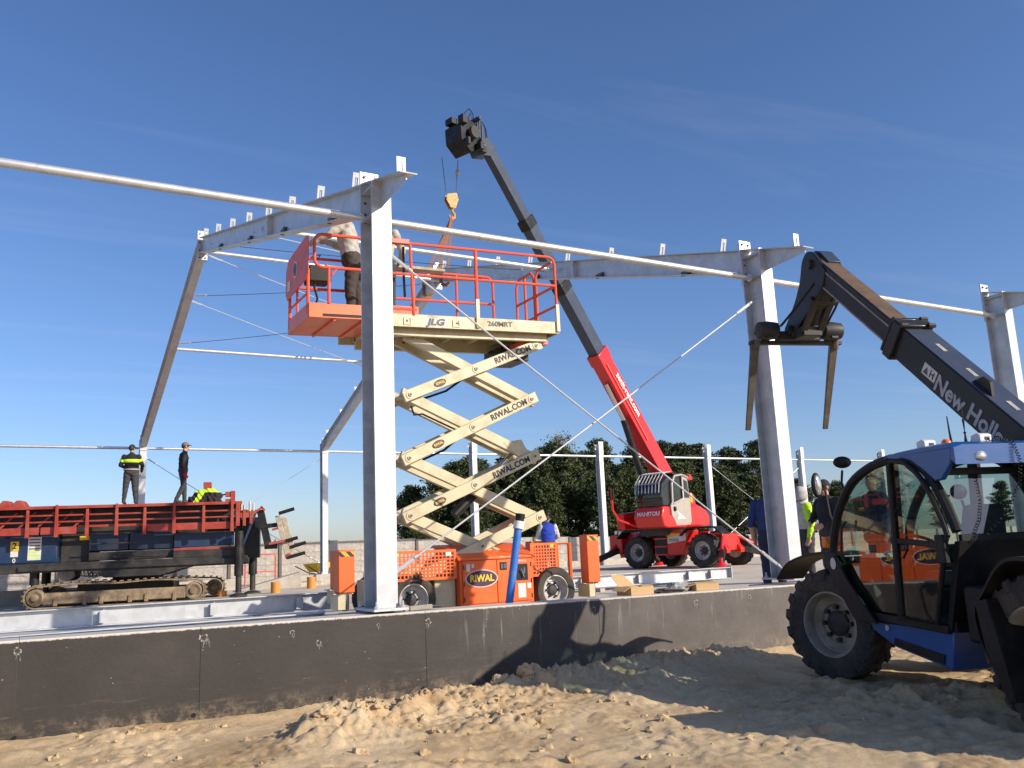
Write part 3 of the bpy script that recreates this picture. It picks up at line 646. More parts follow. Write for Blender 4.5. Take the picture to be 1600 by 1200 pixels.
# ---- bracing rods
def brace(a, b, label, group, r=0.011, m='rod'):
    a, b = V(a), V(b); d = (b-a).normalized(); t = thing('bracing_rod', label, 'rod', a, 0, group); L = (b-a).length
    up = V((0, 0, 1)); mid = [d*(L*k/10) - up*(0.05 if m == 'wire' else 0.012)*(1-(2*k/10-1)**2) for k in range(11)]
    MB().tube(mid, r, 8).build('rod', m, t)
    for s, e in ((0.12, 0.50), (L-0.50, L-0.12)):
        pa, pb = d*s, d*e
        sd = d.cross(V((0, 1, 0))).normalized()*0.016
        b_ = MB(); b_.cyl(pa+sd, pb+sd, 0.006, 6); b_.cyl(pa-sd, pb-sd, 0.006, 6); b_.cyl(pa, pa+d*0.05, 0.021, 8); b_.cyl(pb-d*0.05, pb, 0.021, 8); b_.build('turnbuckle', 'rod', t)
    return t
g1 = 'cross bracing of the front bay'
brace((0.03, 0.10, 4.02), (5.93, 0.10, 0.10), 'bracing rod slanting down from the near column across the lift', g1)
brace((0.05, 0.16, 0.26), (5.95, 0.16, 4.02), 'bracing rod slanting up to the column behind the forks', g1)
g2 = 'roof bracing rods'
def rp_(x, y, dz=0.2): return (x, y, roof_z(y)-dz)
brace(rp_(0.02, 11.0, 0.4), rp_(5.98, 14.0), 'roof bracing rod running from the near ridge down to the right', g2)
brace(rp_(0.02, 13.4), rp_(5.98, 11.3, 0.4), 'slack dark roof cable just below the near ridge', g2, 0.008, 'wire')
brace(rp_(0.02, 13.5), rp_(5.98, 16.2), 'roof bracing rod below the lift platform corner, upper end at the near frame', g2)
brace(rp_(0.02, 15.6), rp_(5.98, 13.4), 'slack dark roof cable above the lower roof tube', g2, 0.008, 'wire')
brace(rp_(0.02, 6.2), rp_(5.98, 10.6), 'roof bracing rod under the front slope behind the platform', g2)
brace(rp_(0.02, 10.2), rp_(5.98, 6.0), 'thin dark roof cable under the front slope', g2, 0.007, 'wire')
g3 = 'cross bracing of the rear bays'
brace((0.05, WB-0.1, 4.0), (5.95, WB-0.1, 0.3), 'thin dark rod slanting down behind the man in the grey cap', g3, 0.009, 'wire')
brace((0.05, WB, 0.3), (5.95, WB, 4.0), 'thin rod rising to the rear column left of the near column', g3, 0.006)
brace((24.1, WB-0.1, 3.9), (29.9, WB-0.1, 0.25), 'thin rod slanting down right of the red crane', g3)
brace((24.1, WB, 0.25), (29.9, WB, 3.9), 'thin rod rising towards the worker in the blue polo shirt', g3)

# ================================================================== REAR FOUNDATION AND BLOCK FENCE
rf = thing('rear_foundation', 'low pale concrete foundation strip along the far side of the hall', 'foundation', (0, WB, -0.6))
xs = [-14, -9, -6.4, -2.6, 0.3, 3.1]; xs2 = [4.6, 7.4, 10.2, 13.0, 16, 19, 22, 25, 28, 31, 34, 40]
for arr in (xs, xs2):
    for a, c in zip(arr[:-1], arr[1:]): MB().bb(a+0.01, c-0.01, -0.2, 0.22, 0, 0.56 + 0.02*random.random()).build('segment', 'concrete', rf, 0.015)
def fence_stone():
    m = mat('split_face_concrete', (0.41, 0.375, 0.325), 0.92, 0, 0.20, 3.0, dirt=(0.30, 0.255, 0.195), damt=0.55, dscale=1.1, bump=1.0, bscale=7.0)
    for n_ in m.node_tree.nodes:
        if n_.type == 'BUMP': n_.inputs['Distance'].default_value = 0.06
    return m
MT['stone'] = fence_stone()
MT['post'] = mat('dark_fence_post', (0.13, 0.115, 0.10), 0.85, 0, 0.2)
fn = thing('block_fence', 'long grey precast concrete block fence behind the hall', 'fence', (0, 27.2, -0.55))
bd = MB().bb(-0.96, 0.96, -0.03, 0.03, 0.004, 0.396).mesh('board')
pm = MB().bb(-0.055, 0.055, -0.07, 0.07, 0, 1.0).mesh('post')
k = 0; x = -30.0
while x < 62:
    top = 1.78 - 0.020*max(0.0, x-8) if x < 31 else 1.32 - 0.006*(x-31)
    nrow = 4; hh = top/nrow
    for r_ in range(nrow):
        o = link('board', bd, 'stone', fn, 0, 0); o.location = (x+1.0, 0, r_*hh); o.scale = (1, 1, hh/0.4); o.rotation_euler = (random.uniform(-0.012, 0.012), 0, 0)
    o = link('post', pm, 'post', fn, 0, 0); o.location = (x, -0.02, 0); o.scale = (1, 1, top+0.02)
    x += 2.0

# ================================================================== TREES
def leaf_mat(name, c1, c2):
    m = bpy.data.materials.new(name); m.use_nodes = True
    n = m.node_tree; b = n.nodes['Principled BSDF']; L = n.links
    g = n.nodes.new('ShaderNodeNewGeometry'); t = n.nodes.new('ShaderNodeTexCoord')
    ns = n.nodes.new('ShaderNodeTexNoise'); ns.inputs['Scale'].default_value = 0.9; ns.inputs['Detail'].default_value = 4; L.new(t.outputs['Object'], ns.inputs['Vector'])
    a = n.nodes.new('ShaderNodeMath'); a.operation = 'ADD'; L.new(g.outputs['Random Per Island'], a.inputs[0]); L.new(ns.outputs[0], a.inputs[1])
    mr = n.nodes.new('ShaderNodeMapRange'); mr.inputs[1].default_value = 0.35; mr.inputs[2].default_value = 1.45; L.new(a.outputs[0], mr.inputs[0])
    x = n.nodes.new('ShaderNodeMix'); x.data_type = 'RGBA'; x.inputs[6].default_value = (*c1, 1); x.inputs[7].default_value = (*c2, 1); L.new(mr.outputs[0], x.inputs[0])
    L.new(x.outputs[2], b.inputs['Base Color']); b.inputs['Roughness'].default_value = 0.6; b.inputs['Specular IOR Level'].default_value = 0.3
    b.inputs['Subsurface Weight'].default_value = 0.0
    return m
MT['needles'] = leaf_mat('pine_needles', (0.026, 0.042, 0.017), (0.085, 0.108, 0.045))
MT['leaves'] = leaf_mat('dark_leaves', (0.030, 0.046, 0.016), (0.090, 0.108, 0.036))
MT['birch'] = leaf_mat('thin_autumn_leaves', (0.12, 0.10, 0.05), (0.22, 0.18, 0.09))
MT['bark'] = mat('pine_bark', (0.16, 0.095, 0.06), 0.9, 0, 0.3, 3)
def tree_meshes(seed, H, kind):
    r = np.random.default_rng(seed); b_ = MB()
    lean = r.normal(size=2)*0.02*H
    n_ = 7; pts = [V((lean[0]*(k/n_)**2 + r.normal()*0.03, lean[1]*(k/n_)**2 + r.normal()*0.03, H*0.96*k/n_)) for k in range(n_+1)]
    r0 = 0.013*H
    b_.tube(pts, [r0*(1-0.85*k/n_) for k in range(n_+1)], 7)
    def at(z):
        q = min(n_-1e-4, z/(H*0.96)*n_); i = int(q); return pts[i].lerp(pts[i+1], q-i)
    clumps = []
    nb = {'pine': 38, 'dense': 62, 'birch': 40}[kind]; lo_ = {'pine': 0.36, 'dense': 0.06, 'birch': 0.25}[kind]
    for i in range(nb):
        f = lo_ + (0.97-lo_)*((i+r.random())/nb); z = H*f; p = at(z); a = i*2.4+r.random()
        if kind == 'pine': R = H*0.20*(1.0-0.80*((f-lo_)/(1-lo_))**1.8)*(0.35+0.85*r.random())
        elif kind == 'dense': R = H*0.26*math.sin(math.pi*min(1, 0.18+0.80*((f-lo_)/(1-lo_))))**0.7*(0.6+0.45*r.random())
        else: R = H*0.20*math.sin(math.pi*(0.2+0.75*(f-lo_)/(1-lo_)))*(0.5+0.7*r.random())
        q = p + V((math.cos(a)*R, math.sin(a)*R, R*(0.35*r.random()-0.05) if kind == 'pine' else R*0.35))
        b_.tube([p, p.lerp(q, 0.5)-V((0, 0, 0.05*R)), q], [r0*0.32*(1.1-f), r0*0.2*(1.1-f)+0.005, 0.006], 4)
        for s in (1.0, 0.62, 0.34 if kind != 'birch' else 0.8):
            c = p.lerp(q, s) + V(tuple(r.normal(size=3)*0.05*H*0.3)); clumps.append((c, H*(0.050 if kind == 'pine' else 0.062)*(0.6+0.7*r.random())))
    clumps.append((at(H*0.96), H*0.05))
    N = {'pine': 84, 'dense': 92, 'birch': 30}[kind]
    C_ = np.array([c[:] for c, _ in clumps]); S_ = np.array([s for _, s in clumps])
    m_ = len(C_); d = r.normal(size=(m_, N, 3)); d /= np.linalg.norm(d, axis=2, keepdims=True)
    rr = r.random((m_, N, 1))**0.45
    P = C_[:, None, :] + d*rr*S_[:, None, None]*np.array([1.35, 1.35, 0.55 if kind == 'pine' else 0.8])
    P = P.reshape(-1, 3); k = len(P)
    u = r.normal(size=(k, 3)) + 0.6*d.reshape(-1, 3); u /= np.linalg.norm(u, axis=1, keepdims=True)
    w_ = np.cross(u, r.normal(size=(k, 3))); w_ /= np.linalg.norm(w_, axis=1, keepdims=True)
    ln = (H*0.0145*(0.5+0.9*r.random((k, 1)))); wd = ln*(0.34 if kind != 'dense' else 0.5)
    if kind == 'birch': ln *= 0.8; wd *= 0.9
    Q = np.stack([P-u*ln, P-u*ln*0.1+w_*wd, P+u*ln, P-u*ln*0.1-w_*wd], 1).reshape(-1, 3)
    me = bpy.data.meshes.new('crown'); me.vertices.add(len(Q)); me.vertices.foreach_set('co', Q.ravel())
    me.loops.add(len(Q)); me.loops.foreach_set('vertex_index', np.arange(len(Q), dtype=np.int32)); me.polygons.add(k)
    me.polygons.foreach_set('loop_start', np.arange(0, len(Q), 4, dtype=np.int32)); me.update(calc_edges=True); me.validate()
    me.materials.append(MT[{'pine': 'needles', 'dense': 'leaves', 'birch': 'birch'}[kind]])
    tm = b_.mesh('trunk'); tm.materials.append(MT['barkgrey' if kind == 'birch' else 'bark'])
    return tm, me
TM = {('pine', s): tree_meshes(10+s, 10.0, 'pine') for s in range(4)}
TM.update({('dense', s): tree_meshes(30+s, 10.0, 'dense') for s in range(3)}); TM[('birch', 0)] = tree_meshes(50, 10.0, 'birch')
def ray(u, v):
    return fwd + rgt*((u-800)/F) + upv*((600-v)/F)
def tree(kind, var, x, y, h, label):
    t = thing({'pine': 'pine_tree', 'dense': 'broadleaf_tree', 'birch': 'birch_tree'}[kind], label, 'tree', (x, y, -0.85), random.random()*6.28, 'trees beyond the block fence')
    tm, cm = TM[(kind, var)]
    for nme, me in (('trunk', tm), ('crown', cm)):
        o = bpy.data.objects.new(nme, me); col.objects.link(o); o.parent = t; o.scale = (h/10,)*3
    return t
# (kind, variant, x, y, height, label)
TREES = [
 ('dense', 0, 23.6, 55.5, 6.6, 'low bushy dark tree at the left end of the wood'),
 ('dense', 1, 25.3, 53.0, 7.6, 'dark round-crowned tree left of the scissor arms'),
 ('dense', 2, 27.8, 54.0, 8.6, 'dark tree seen through the lower scissor arms'),
 ('dense', 0, 30.6, 53.0, 8.3, 'dark tree right behind the scissor stack'),
 ('pine', 0, 31.0, 58.0, 9.4, 'pine crown showing between the upper scissor arms'),
 ('dense', 1, 33.2, 52.0, 8.6, 'dense dark tree above the blue pipe'),
 ('pine', 1, 33.6, 56.5, 10.2, 'tall pine above the right tips of the scissor arms'),
 ('dense', 2, 35.6, 51.0, 8.9, 'dense tree behind the worker in the blue vest'),
 ('birch', 0, 37.5, 55.0, 11.0, 'thin grey-brown half-bare tree among the pines'),
 ('pine', 2, 36.4, 53.5, 10.2, 'pine left of the half-bare tree'),
 ('pine', 3, 39.8, 52.5, 10.0, 'pine behind the rear column left of the crane'),
 ('pine', 0, 41.4, 54.5, 11.0, 'tall pine just left of the crane boom'),
 ('dense', 0, 39.0, 47.5, 7.6, 'bushy tree left of the crane cab'),
 ('pine', 1, 43.6, 52.0, 10.6, 'pine under the foot of the crane boom'),
 ('pine', 2, 45.8, 50.5, 10.2, 'pine right behind the crane cab'),
 ('dense', 1, 43.8, 46.5, 7.0, 'low tree behind the crane turret'),
 ('pine', 3, 48.6, 49.5, 10.0, 'pine right of the rear column by the crane'),
 ('pine', 0, 50.4, 48.0, 9.6, 'first pine left of the big front column'),
 ('pine', 1, 52.4, 46.8, 10.0, 'pine touching the big front column'),
 ('dense', 2, 49.2, 44.0, 6.4, 'low dark tree under the pines right of the crane'),
 ('dense', 0, 52.6, 42.5, 6.0, 'low dark tree beside the blue-shirted worker'),
 ('pine', 2, 55.0, 45.0, 6.2, 'pine behind the hooded worker'),
 ('pine', 3, 56.6, 43.0, 5.0, 'pine between the hooded worker and the telehandler mirror'),
 ('dense', 1, 58.0, 41.0, 4.4, 'dark tree seen beside the round mirror'),
 ('birch', 0, 60.4, 40.0, 7.6, 'thin tree seen through the front window of the cab'),
 ('pine', 1, 63.6, 37.5, 5.0, 'pine behind the cab door'),
 ('pine', 2, 66.5, 34.0, 5.2, 'pine behind the rear window of the cab'),
 ('dense', 1, 22.4, 51.0, 4.6, 'lowest bush at the left end of the wood'),
 ('dense', 2, 26.6, 50.5, 6.2, 'bushy undergrowth tree behind the lowest scissor arm'),
 ('dense', 0, 31.8, 49.0, 6.6, 'dark undergrowth tree behind the blue pipe'),
 ('dense', 1, 36.9, 47.5, 6.6, 'dark undergrowth tree right of the blue-vested worker'),
 ('dense', 2, 41.4, 46.0, 6.4, 'undergrowth tree left of the crane bonnet'),
 ('dense', 0, 46.6, 44.5, 6.4, 'undergrowth tree right behind the crane tail'),
 ('dense', 1, 51.0, 43.5, 5.8, 'undergrowth bush left of the big column base'),
 ('dense', 2, 55.4, 41.0, 5.6, 'undergrowth bush behind the hooded worker'),
 ('pine', 3, 29.4, 56.5, 9.0, 'pine peeking above the dark trees at the scissor arms'),
 ('pine', 2, 34.9, 54.5, 9.8, 'pine right of the scissor arm tips'),
 ('pine', 1, 38.6, 53.0, 9.6, 'pine right of the half-bare tree'),
 ('pine', 3, 44.7, 50.8, 9.9, 'pine hidden partly by the crane boom foot'),
 ('pine', 0, 43.0, 51.0, 9.6, 'pine left of the crane boom foot'),
 ('pine', 2, 47.2, 49.8, 9.9, 'pine right above the crane cab roof'),
 ('pine', 1, 49.4, 50.0, 9.4, 'far pine between two rear columns right of the crane'),
 ('pine', 3, 51.6, 48.6, 9.3, 'far pine just left of the big column'),
 ('pine', 0, 53.6, 46.0, 8.6, 'pine half covered by the big column'),
 ('dense', 0, 48.0, 46.8, 7.4, 'dark tree filling the gap right of the crane cab'),
 ('dense', 1, 52.0, 45.0, 7.0, 'dark tree filling the gap by the big column'),
 ('dense', 2, 44.8, 48.0, 7.8, 'dark tree behind the crane cab roof'),
 ('pine', 2, 28.4, 57.5, 8.8, 'pine behind the second rear column left of the crane'),
 ('dense', 2, 68.5, 31.0, 4.6, 'dark tree at the right edge behind the cab'),
]
for a in TREES: tree(*a)
# far low tree line left of the wood
def far_wood():
    r = np.random.default_rng(9); Q = []
    for i in range(2600):
        x = -60 + 150*r.random(); y = 168+8*r.random(); h = 1.6+2.2*abs(math.sin(x*0.13)+0.6*math.sin(x*0.37+1))
        z = -0.8 + h*r.random()
        u = r.normal(size=3)*0.5; w_ = r.normal(size=3)*0.5; p = np.array([x, y, z]); Q += [p-u, p+w_, p+u, p-w_]
    Q = np.array(Q); me = bpy.data.meshes.new('far_wood'); me.from_pydata(Q.tolist(), [], [(4*i, 4*i+1, 4*i+2, 4*i+3) for i in range(len(Q)//4)])
    tag(link('far_wood', me, 'leaves', None, 0, 0), 'low distant line of trees on the left horizon', 'woods', kind='stuff')
far_wood()
# ================================================================== WHEELS (shared builder)
def wheel(parent, c, axd, R, W_, rimR, lugs=0, rimmat='rim', steer=0.0, name='tyre', hubmat='darksteel', dish=0.0, nb=8):
    """tyre part with a rim sub-part; axd points outwards"""
    c = V(c); axd = V(axd).normalized()
    if steer: axd = Matrix.Rotation(steer, 3, 'Z') @ axd
    h = W_/2
    prof = [(rimR, -h*0.72), (rimR*1.04, -h*0.86), (R*0.80, -h), (R*0.93, -h*0.92), (R*0.975, -h*0.66), (R*0.985, 0), (R*0.975, h*0.66), (R*0.93, h*0.92), (R*0.80, h), (rimR*1.04, h*0.86), (rimR, h*0.72)]
    b_ = MB().lathe(prof, c, axd, 40, closed=True)
    if lugs:
        a, b2 = frame_of(axd)
        for sd in (-1, 1):
            for k in range(lugs):
                t = 2*math.pi*(k+(0.5 if sd > 0 else 0))/lugs
                def pt(r, ang, hh): return c + (a*math.cos(ang)+b2*math.sin(ang))*r + axd*hh
                dt = 0.30*2*math.pi/lugs; sw = 1.15*2*math.pi/lugs
                lo = [pt(R*0.93, t-dt, sd*h*0.98), pt(R*0.93, t+dt, sd*h*0.98), pt(R*0.95, t+dt+sw, -sd*h*0.06), pt(R*0.95, t-dt+sw, -sd*h*0.06)]
                hi = [pt(R*1.0, t-dt*0.75, sd*h*0.93), pt(R*1.0, t+dt*0.75, sd*h*0.93), pt(R*1.03, t+dt*0.75+sw, -sd*h*0.06), pt(R*1.03, t-dt*0.75+sw, -sd*h*0.06)]
                b_.hexa(lo+hi)
                # shoulder block running down the sidewall
                lo = [pt(R*0.93, t-dt, sd*h*0.90), pt(R*0.93, t+dt, sd*h*0.90), pt(R*0.80, t+dt*0.7, sd*h*0.96), pt(R*0.80, t-dt*0.7, sd*h*0.96)]
                hi = [pt(R*0.99, t-dt*0.8, sd*h*0.97), pt(R*0.99, t+dt*0.8, sd*h*0.97), pt(R*0.82, t+dt*0.6, sd*h*1.04), pt(R*0.82, t-dt*0.6, sd*h*1.04)]
                b_.hexa(lo+hi)
    ty = b_.build(name, 'rubber', parent, 0, 35)
    rp = [(rimR*0.999, -h*0.7), (rimR*0.999, h*0.70), (rimR*1.03, h*0.80), (rimR*0.97, h*0.82), (rimR*0.93, h*0.72), (rimR*0.90, h*0.40-dish), (rimR*0.83, h*0.30-dish), (rimR*0.62, h*0.34-dish), (rimR*0.58, h*0.20-dish), (rimR*0.30, h*0.20-dish)]
    rm = MB().lathe(rp, c, axd, 32).build('rim', rimmat, ty, 0, 30)
    a, b2 = frame_of(axd)
    hb = MB().lathe([(rimR*0.40, h*0.18-dish), (rimR*0.40, h*0.34-dish), (rimR*0.30, h*0.46-dish), (rimR*0.12, h*0.50-dish)], c, axd, 16)
    for k in range(nb):
        t = 2*math.pi*k/nb; p = c + (a*math.cos(t)+b2*math.sin(t))*rimR*0.50 + axd*(h*0.2-dish); hb.cyl(p, p+axd*0.05, rimR*0.075, 6)
    hb.build('hub', hubmat, ty, 0, 30)
    return ty

# ================================================================== SCISSOR LIFT
SL = thing('scissor_lift', 'orange and cream scissor lift with raised railed platform', 'scissor lift', (2.35, 2.55, -0.36)); WT[SL.name] = -SL.location
def pz(x): return 0.045*(x-1.6)
b_ = MB(); b_.bb(0.80, 3.75, 2.12, 3.10, -0.12, 0.22); b_.bb(1.45, 1.76, 1.92, 2.12, -0.16, 0.22); b_.build('chassis', 'cream', SL, 0.015)
b_ = MB()
for x in (0.95, 3.45): b_.bb(x-0.10, x+0.20, 2.0, 3.25, -0.12, 0.06)
b_.build('axle', 'darksteel', SL, 0.01)
for x in (1.13, 3.28):
    for y, d in ((1.96, -1), (3.26, 1)): wheel(SL, (x, y, -0.035), (0, d, 0), 0.325, 0.27, 0.20, 0, 'rimlight', dish=0.03, nb=6)
# engine box: sloped lid, two doors, window, labels
eb = MB().prism([(1.77, 1.815, -0.18), (1.77, 1.815, 0.45), (1.77, 2.20, 0.60), (1.77, 2.62, 0.62), (1.77, 2.62, -0.18)], (1.13, 0, 0)).build('engine_box', 'orange', SL, 0.012)
MB().prism([(1.735, 1.785, 0.425), (1.735, 1.785, 0.465), (1.735, 2.20, 0.632), (1.735, 2.66, 0.652), (1.735, 2.66, 0.615), (1.735, 2.20, 0.595)], (1.20, 0, 0)).build('lid', 'orange', eb, 0.01)
MB().bb(1.81, 2.318, 1.795, 1.8145, -0.14, 0.42).build('box_door', 'orange', eb, 0.005)
MB().bb(2.328, 2.87, 1.795, 1.8145, -0.14, 0.42).build('box_door', 'orange', eb, 0.005)
MB().bb(2.62, 2.80, 1.789, 1.794, 0.13, 0.35).build('inspection_window', 'plastic', eb, 0.004)
MB().bb(2.365, 2.475, 1.789, 1.794, 0.28, 0.385).build('gauge_panel', 'plastic', eb, 0.003)
for x in (2.38, 2.43): MB().bb(x, x+0.035, 1.785, 1.788, 0.30, 0.365).build('gauge', 'inkgrey', eb)
b_ = MB(); b_.cyl((2.68, 1.785, 0.28), (2.72, 1.785, 0.17), 0.022, 8); b_.cyl((2.74, 1.787, 0.30), (2.74, 1.787, 0.22), 0.014, 8); b_.build('engine_detail', 'chrome', eb)
for x, z0, z1, w_ in ((2.64, -0.10, 0.09, 0.12), (1.86, 0.28, 0.38, 0.055), (1.94, 0.33, 0.38, 0.035), (2.785, 0.02, 0.09, 0.06)): MB().bb(x, x+w_, 1.7905, 1.7945, z0, z1).build('label_sticker', 'paper', eb)
for x in (1.825, 2.855):
    for z in (-0.08, 0.12, 0.34): MB().cyl((x, 1.793, z-0.03), (x, 1.793, z+0.03), 0.008, 6).build('hinge', 'darksteel', eb)
riwal_logo(eb, (2.085, 1.794, 0.185), (1, 0, 0), (0, 0, 1), 0.245, 0.118)
letters('SERVICE', 0.04, 'paper', eb, (2.63, 1.793, 0.39), (1, 0, 0), (0, 0, 1), 0.02)
# perforated guards
def guard(x0, x1, z0, z1, y, nx_, nz_, x0b=None):
    b_ = MB(); fr = 0.035
    b_.bb(x0, x1, y, y+0.025, z1-fr, z1); b_.bb(x0, x1, y, y+0.025, z0, z0+fr); b_.bb(x0, x0+fr, y, y+0.025, z0+fr, z1-fr); b_.bb(x1-fr, x1, y, y+0.025, z0+fr, z1-fr)
    for k in range(1, nx_): x = x0+fr+(x1-x0-2*fr)*k/nx_; b_.bb(x-0.0085, x+0.0085, y+0.002, y+0.014, z0+fr, z1-fr)
    for k in range(1, nz_): z = z0+fr+(z1-z0-2*fr)*k/nz_; b_.bb(x0+fr, x1-fr, y+0.004, y+0.012, z-0.0085, z+0.0085)
    return b_.build('mesh_guard', 'orange', SL)
guard(0.80, 1.735, 0.20, 0.585, 1.83, 16, 7)
guard(2.92, 3.36, 0.16, 0.62, 1.90, 8, 9)
MB().bb(0.80, 1.735, 1.86, 2.6, 0.22, 0.235).build('deck_plate', 'cream', SL)
guard(2.92, 3.36, 0.16, 0.60, 3.20, 8, 9)
b_ = MB().tube([(3.40, 1.98, 0.12), (3.40, 1.98, 0.60), (3.62, 1.98, 0.60), (3.62, 1.98, 0.05)], 0.032, 8); b_.build('step_frame', 'orange', SL)
# outrigger jacks at the corners
def jack(x, y, z0, z1):
    o = MB().bb(x-0.105, x+0.105, y-0.10, y+0.10, z0, z1).build('outrigger', 'orange', SL, 0.012)
    MB().bb(x-0.095, x+0.095, y-0.1035, y-0.1005, z1-0.085, z1-0.02).build('hazard_label', 'hazard', o)
    b2 = MB(); b2.cyl((x, y, z0-0.22), (x, y, z0), 0.06, 12); b2.build('jack_ram', 'chrome', o)
    b2 = MB(); b2.bb(x-0.16, x+0.10, y-0.06, y+0.2, z0-0.02, z0+0.14 if False else z0-0.005); b2.bb(x-0.13, x-0.03, y-0.14, y+0.16, z0-0.20, z0-0.02); b2.build('jack_bracket', 'cream', o, 0.012)
    MB().lathe([(0.10, 0), (0.11, 0.03), (0.05, 0.06)], (x, y, -0.42 if x > 1 else -0.40), (0, 0, 1), 14).build('jack_foot', 'darksteel', o)
jack(0.22, 1.9, 0.11, 0.63); jack(3.98, 2.0, 0.03, 0.71); jack(0.62, 3.3, 0.11, 0.63); jack(3.84, 3.35, 0.10, 0.66)
# scissor arms
zl = [0.24, 1.04, 1.80, 2.66]; zr = [0.24, 0.98, 1.85, 2.69]; XL, XR = 1.14, 3.08
def arm(a, c, y, th=0.06, hgt=0.155, deco=None):
    a = V((a[0], y, a[1])); c = V((c[0], y, c[1])); d = (c-a).normalized(); up = V((0, 1, 0)).cross(d)*-1
    a2, c2 = a - d*0.10, c + d*0.10
    o = MB().bar(a2, c2, th, hgt, (0, 0, 1)).build('scissor_arm', 'cream', SL, 0.008)
    for p in (a, (a+c)/2, c):
        MB().lathe([(0.062, -0.004), (0.062, 0.008), (0.030, 0.008), (0.030, 0.022), (0.01, 0.024)], p - V((0, th/2, 0)), (0, -1, 0), 18).build('pivot_boss', 'cream', o)
        MB().cyl(p - V((0, th/2+0.018, 0)), p - V((0, th/2+0.030, 0)), 0.018, 8).build('pivot_pin', 'bolt', o)
    if deco:
        n_ = V((0, -1, 0)); m_ = a.lerp(c, 0.80) - V((0, th/2+0.001, 0)); upd = V((-d.z, 0, d.x))
        letters('RIWAL.COM', 0.118, 'ink', o, m_, d, upd, 0.034, align='CENTER', sx=1.0)
        riwal_logo(o, a.lerp(c, 0.22) - V((0, th/2, 0)), d, upd, 0.098, 0.050, 'ink')
    return o
YA1, YA2, YB1, YB2 = 1.96, 2.04, 2.44, 2.36
LV = [((XL+0.1, zl[0]), (XR+0.04, zr[1])), ((XL, zl[1]), (XR, zr[2])), ((XL, zl[2]), (XR, zr[3])), ((XL+0.03, zl[3]), (XR+0.12, 3.50))]
RV = [((XR, zr[0]), (XL, zl[1])), ((XR+0.04, zr[1]), (XL, zl[2])), ((XR, zr[2]), (XL+0.03, zl[3])), ((XR, zr[3]), (XL+0.1, 3.47))]
for i, (a, c) in enumerate(LV): arm(a, c, YA1, deco=i > 0); arm(a, c, YB1)
for a, c in RV: arm(a, c, YA2, th=0.07, hgt=0.145); arm(a, c, YB2, th=0.07, hgt=0.145)
for a, c in RV:                                        # inner boxed arms joined by a web plate
    p = V((a[0], YA2+0.13, a[1])).lerp(V((c[0], YA2+0.13, c[1])), 0.05); q = V((a[0], YA2+0.13, a[1])).lerp(V((c[0], YA2+0.13, c[1])), 0.42)
    MB().bar(p, q, 0.20, 0.02, (0, 0, 1)).build('arm_web', 'cream', SL)
for i in range(1, 4):
    for x, z in ((XL, zl[i]), (XR, zr[i])): MB().cyl((x, YA1-0.02, z), (x, YB1+0.02, z), 0.035, 10).build('cross_tube', 'cream', SL)
for k in range(4):
    m_ = (V((LV[k][0][0], 0, LV[k][0][1])) + V((LV[k][1][0], 0, LV[k][1][1])))/2
    MB().cyl((m_.x, YA1, m_.z), (m_.x, YB1, m_.z), 0.035, 10).build('cross_tube', 'darksteel', SL)
for x, z, w_, h_, m_ in ((0.86, 0.52, 0.06, 0.04, 'yellow'), (1.58, 0.50, 0.08, 0.05, 'paper'), (3.24, 0.55, 0.06, 0.05, 'yellow')): MB().bb(x, x+w_, 1.824 if x < 2 else 1.894, 1.8285 if x < 2 else 1.8985, z, z+h_).build('label_sticker', m_, SL)
# lift cylinder and hoses
b_ = MB(); b_.cyl((1.9, 2.2, 1.05), (2.55, 2.2, 1.62), 0.065, 14); b_.build('lift_cylinder', 'black', SL)
MB().cyl((2.55, 2.2, 1.62), (2.86, 2.2, 1.92), 0.035, 12).build('cylinder_rod', 'chrome', SL)
MB().prism([(2.60, 2.0, 2.05), (2.92, 2.0, 2.10), (3.0, 2.0, 1.95), (2.86, 2.0, 1.84)], (0, 0.05, 0)).build('cylinder_lug', 'cream', SL, 0.01)
for i, (a, c) in enumerate(LV[1:], 1):
    p = V((a[0]+0.35, 2.30, a[1]+0.02)); q = V(((a[0]+c[0])/2+0.05, 2.30, (a[1]+c[1])/2-0.02))
    MB().tube([p, p.lerp(q, 0.5)-V((0, 0, 0.06)), q], 0.018, 6).build('hose', 'plastic', SL)
MB().tube([(1.18, 1.93, 2.50), (1.22, 1.93, 2.38), (1.34, 1.93, 2.40), (1.9, 1.95, 2.18), (2.0, 1.95, 2.14)], 0.013, 6).build('hose', 'plastic', SL)
# platform
Y0, Y1 = 1.75, 2.95
def P(x, y, z):
    x = x if x < 1 else 1+(x-1)*0.962
    return (x, y, z+pz(x))
def slab(x0, x1, y0, y1, z0, z1): return [P(x0, y0, z0), P(x1, y0, z0), P(x1, y1, z0), P(x0, y1, z0), P(x0, y0, z1), P(x1, y0, z1), P(x1, y1, z1), P(x0, y1, z1)]
dk = MB().hexa(slab(0.5, 3.58, Y0+0.02, Y1-0.02, 3.70, 3.73)).build('deck', 'cream', SL, 0.004)
for y in (Y0, Y1-0.03): MB().hexa(slab(0.5, 3.60, y, y+0.03, 3.575, 3.755)).build('deck_side', 'cream', dk, 0.004)
MB().hexa(slab(3.57, 3.60, Y0+0.03, Y1-0.03, 3.575, 3.755)).build('deck_end', 'cream', dk, 0.004)
for y in (Y0+0.13, Y1-0.19): MB().hexa(slab(0.7, 3.45, y, y+0.07, 3.48, 3.70)).build('under_channel', 'cream', dk, 0.004)
for k in range(7): x = 0.7+0.45*k; MB().hexa(slab(x, x+0.05, Y0+0.05, Y1-0.05, 3.60, 3.70)).build('rib', 'cream', dk)
MB().hexa(slab(2.9, 3.4, 2.35, 2.9, 3.28, 3.50)).build('under_box', 'black', dk, 0.01)
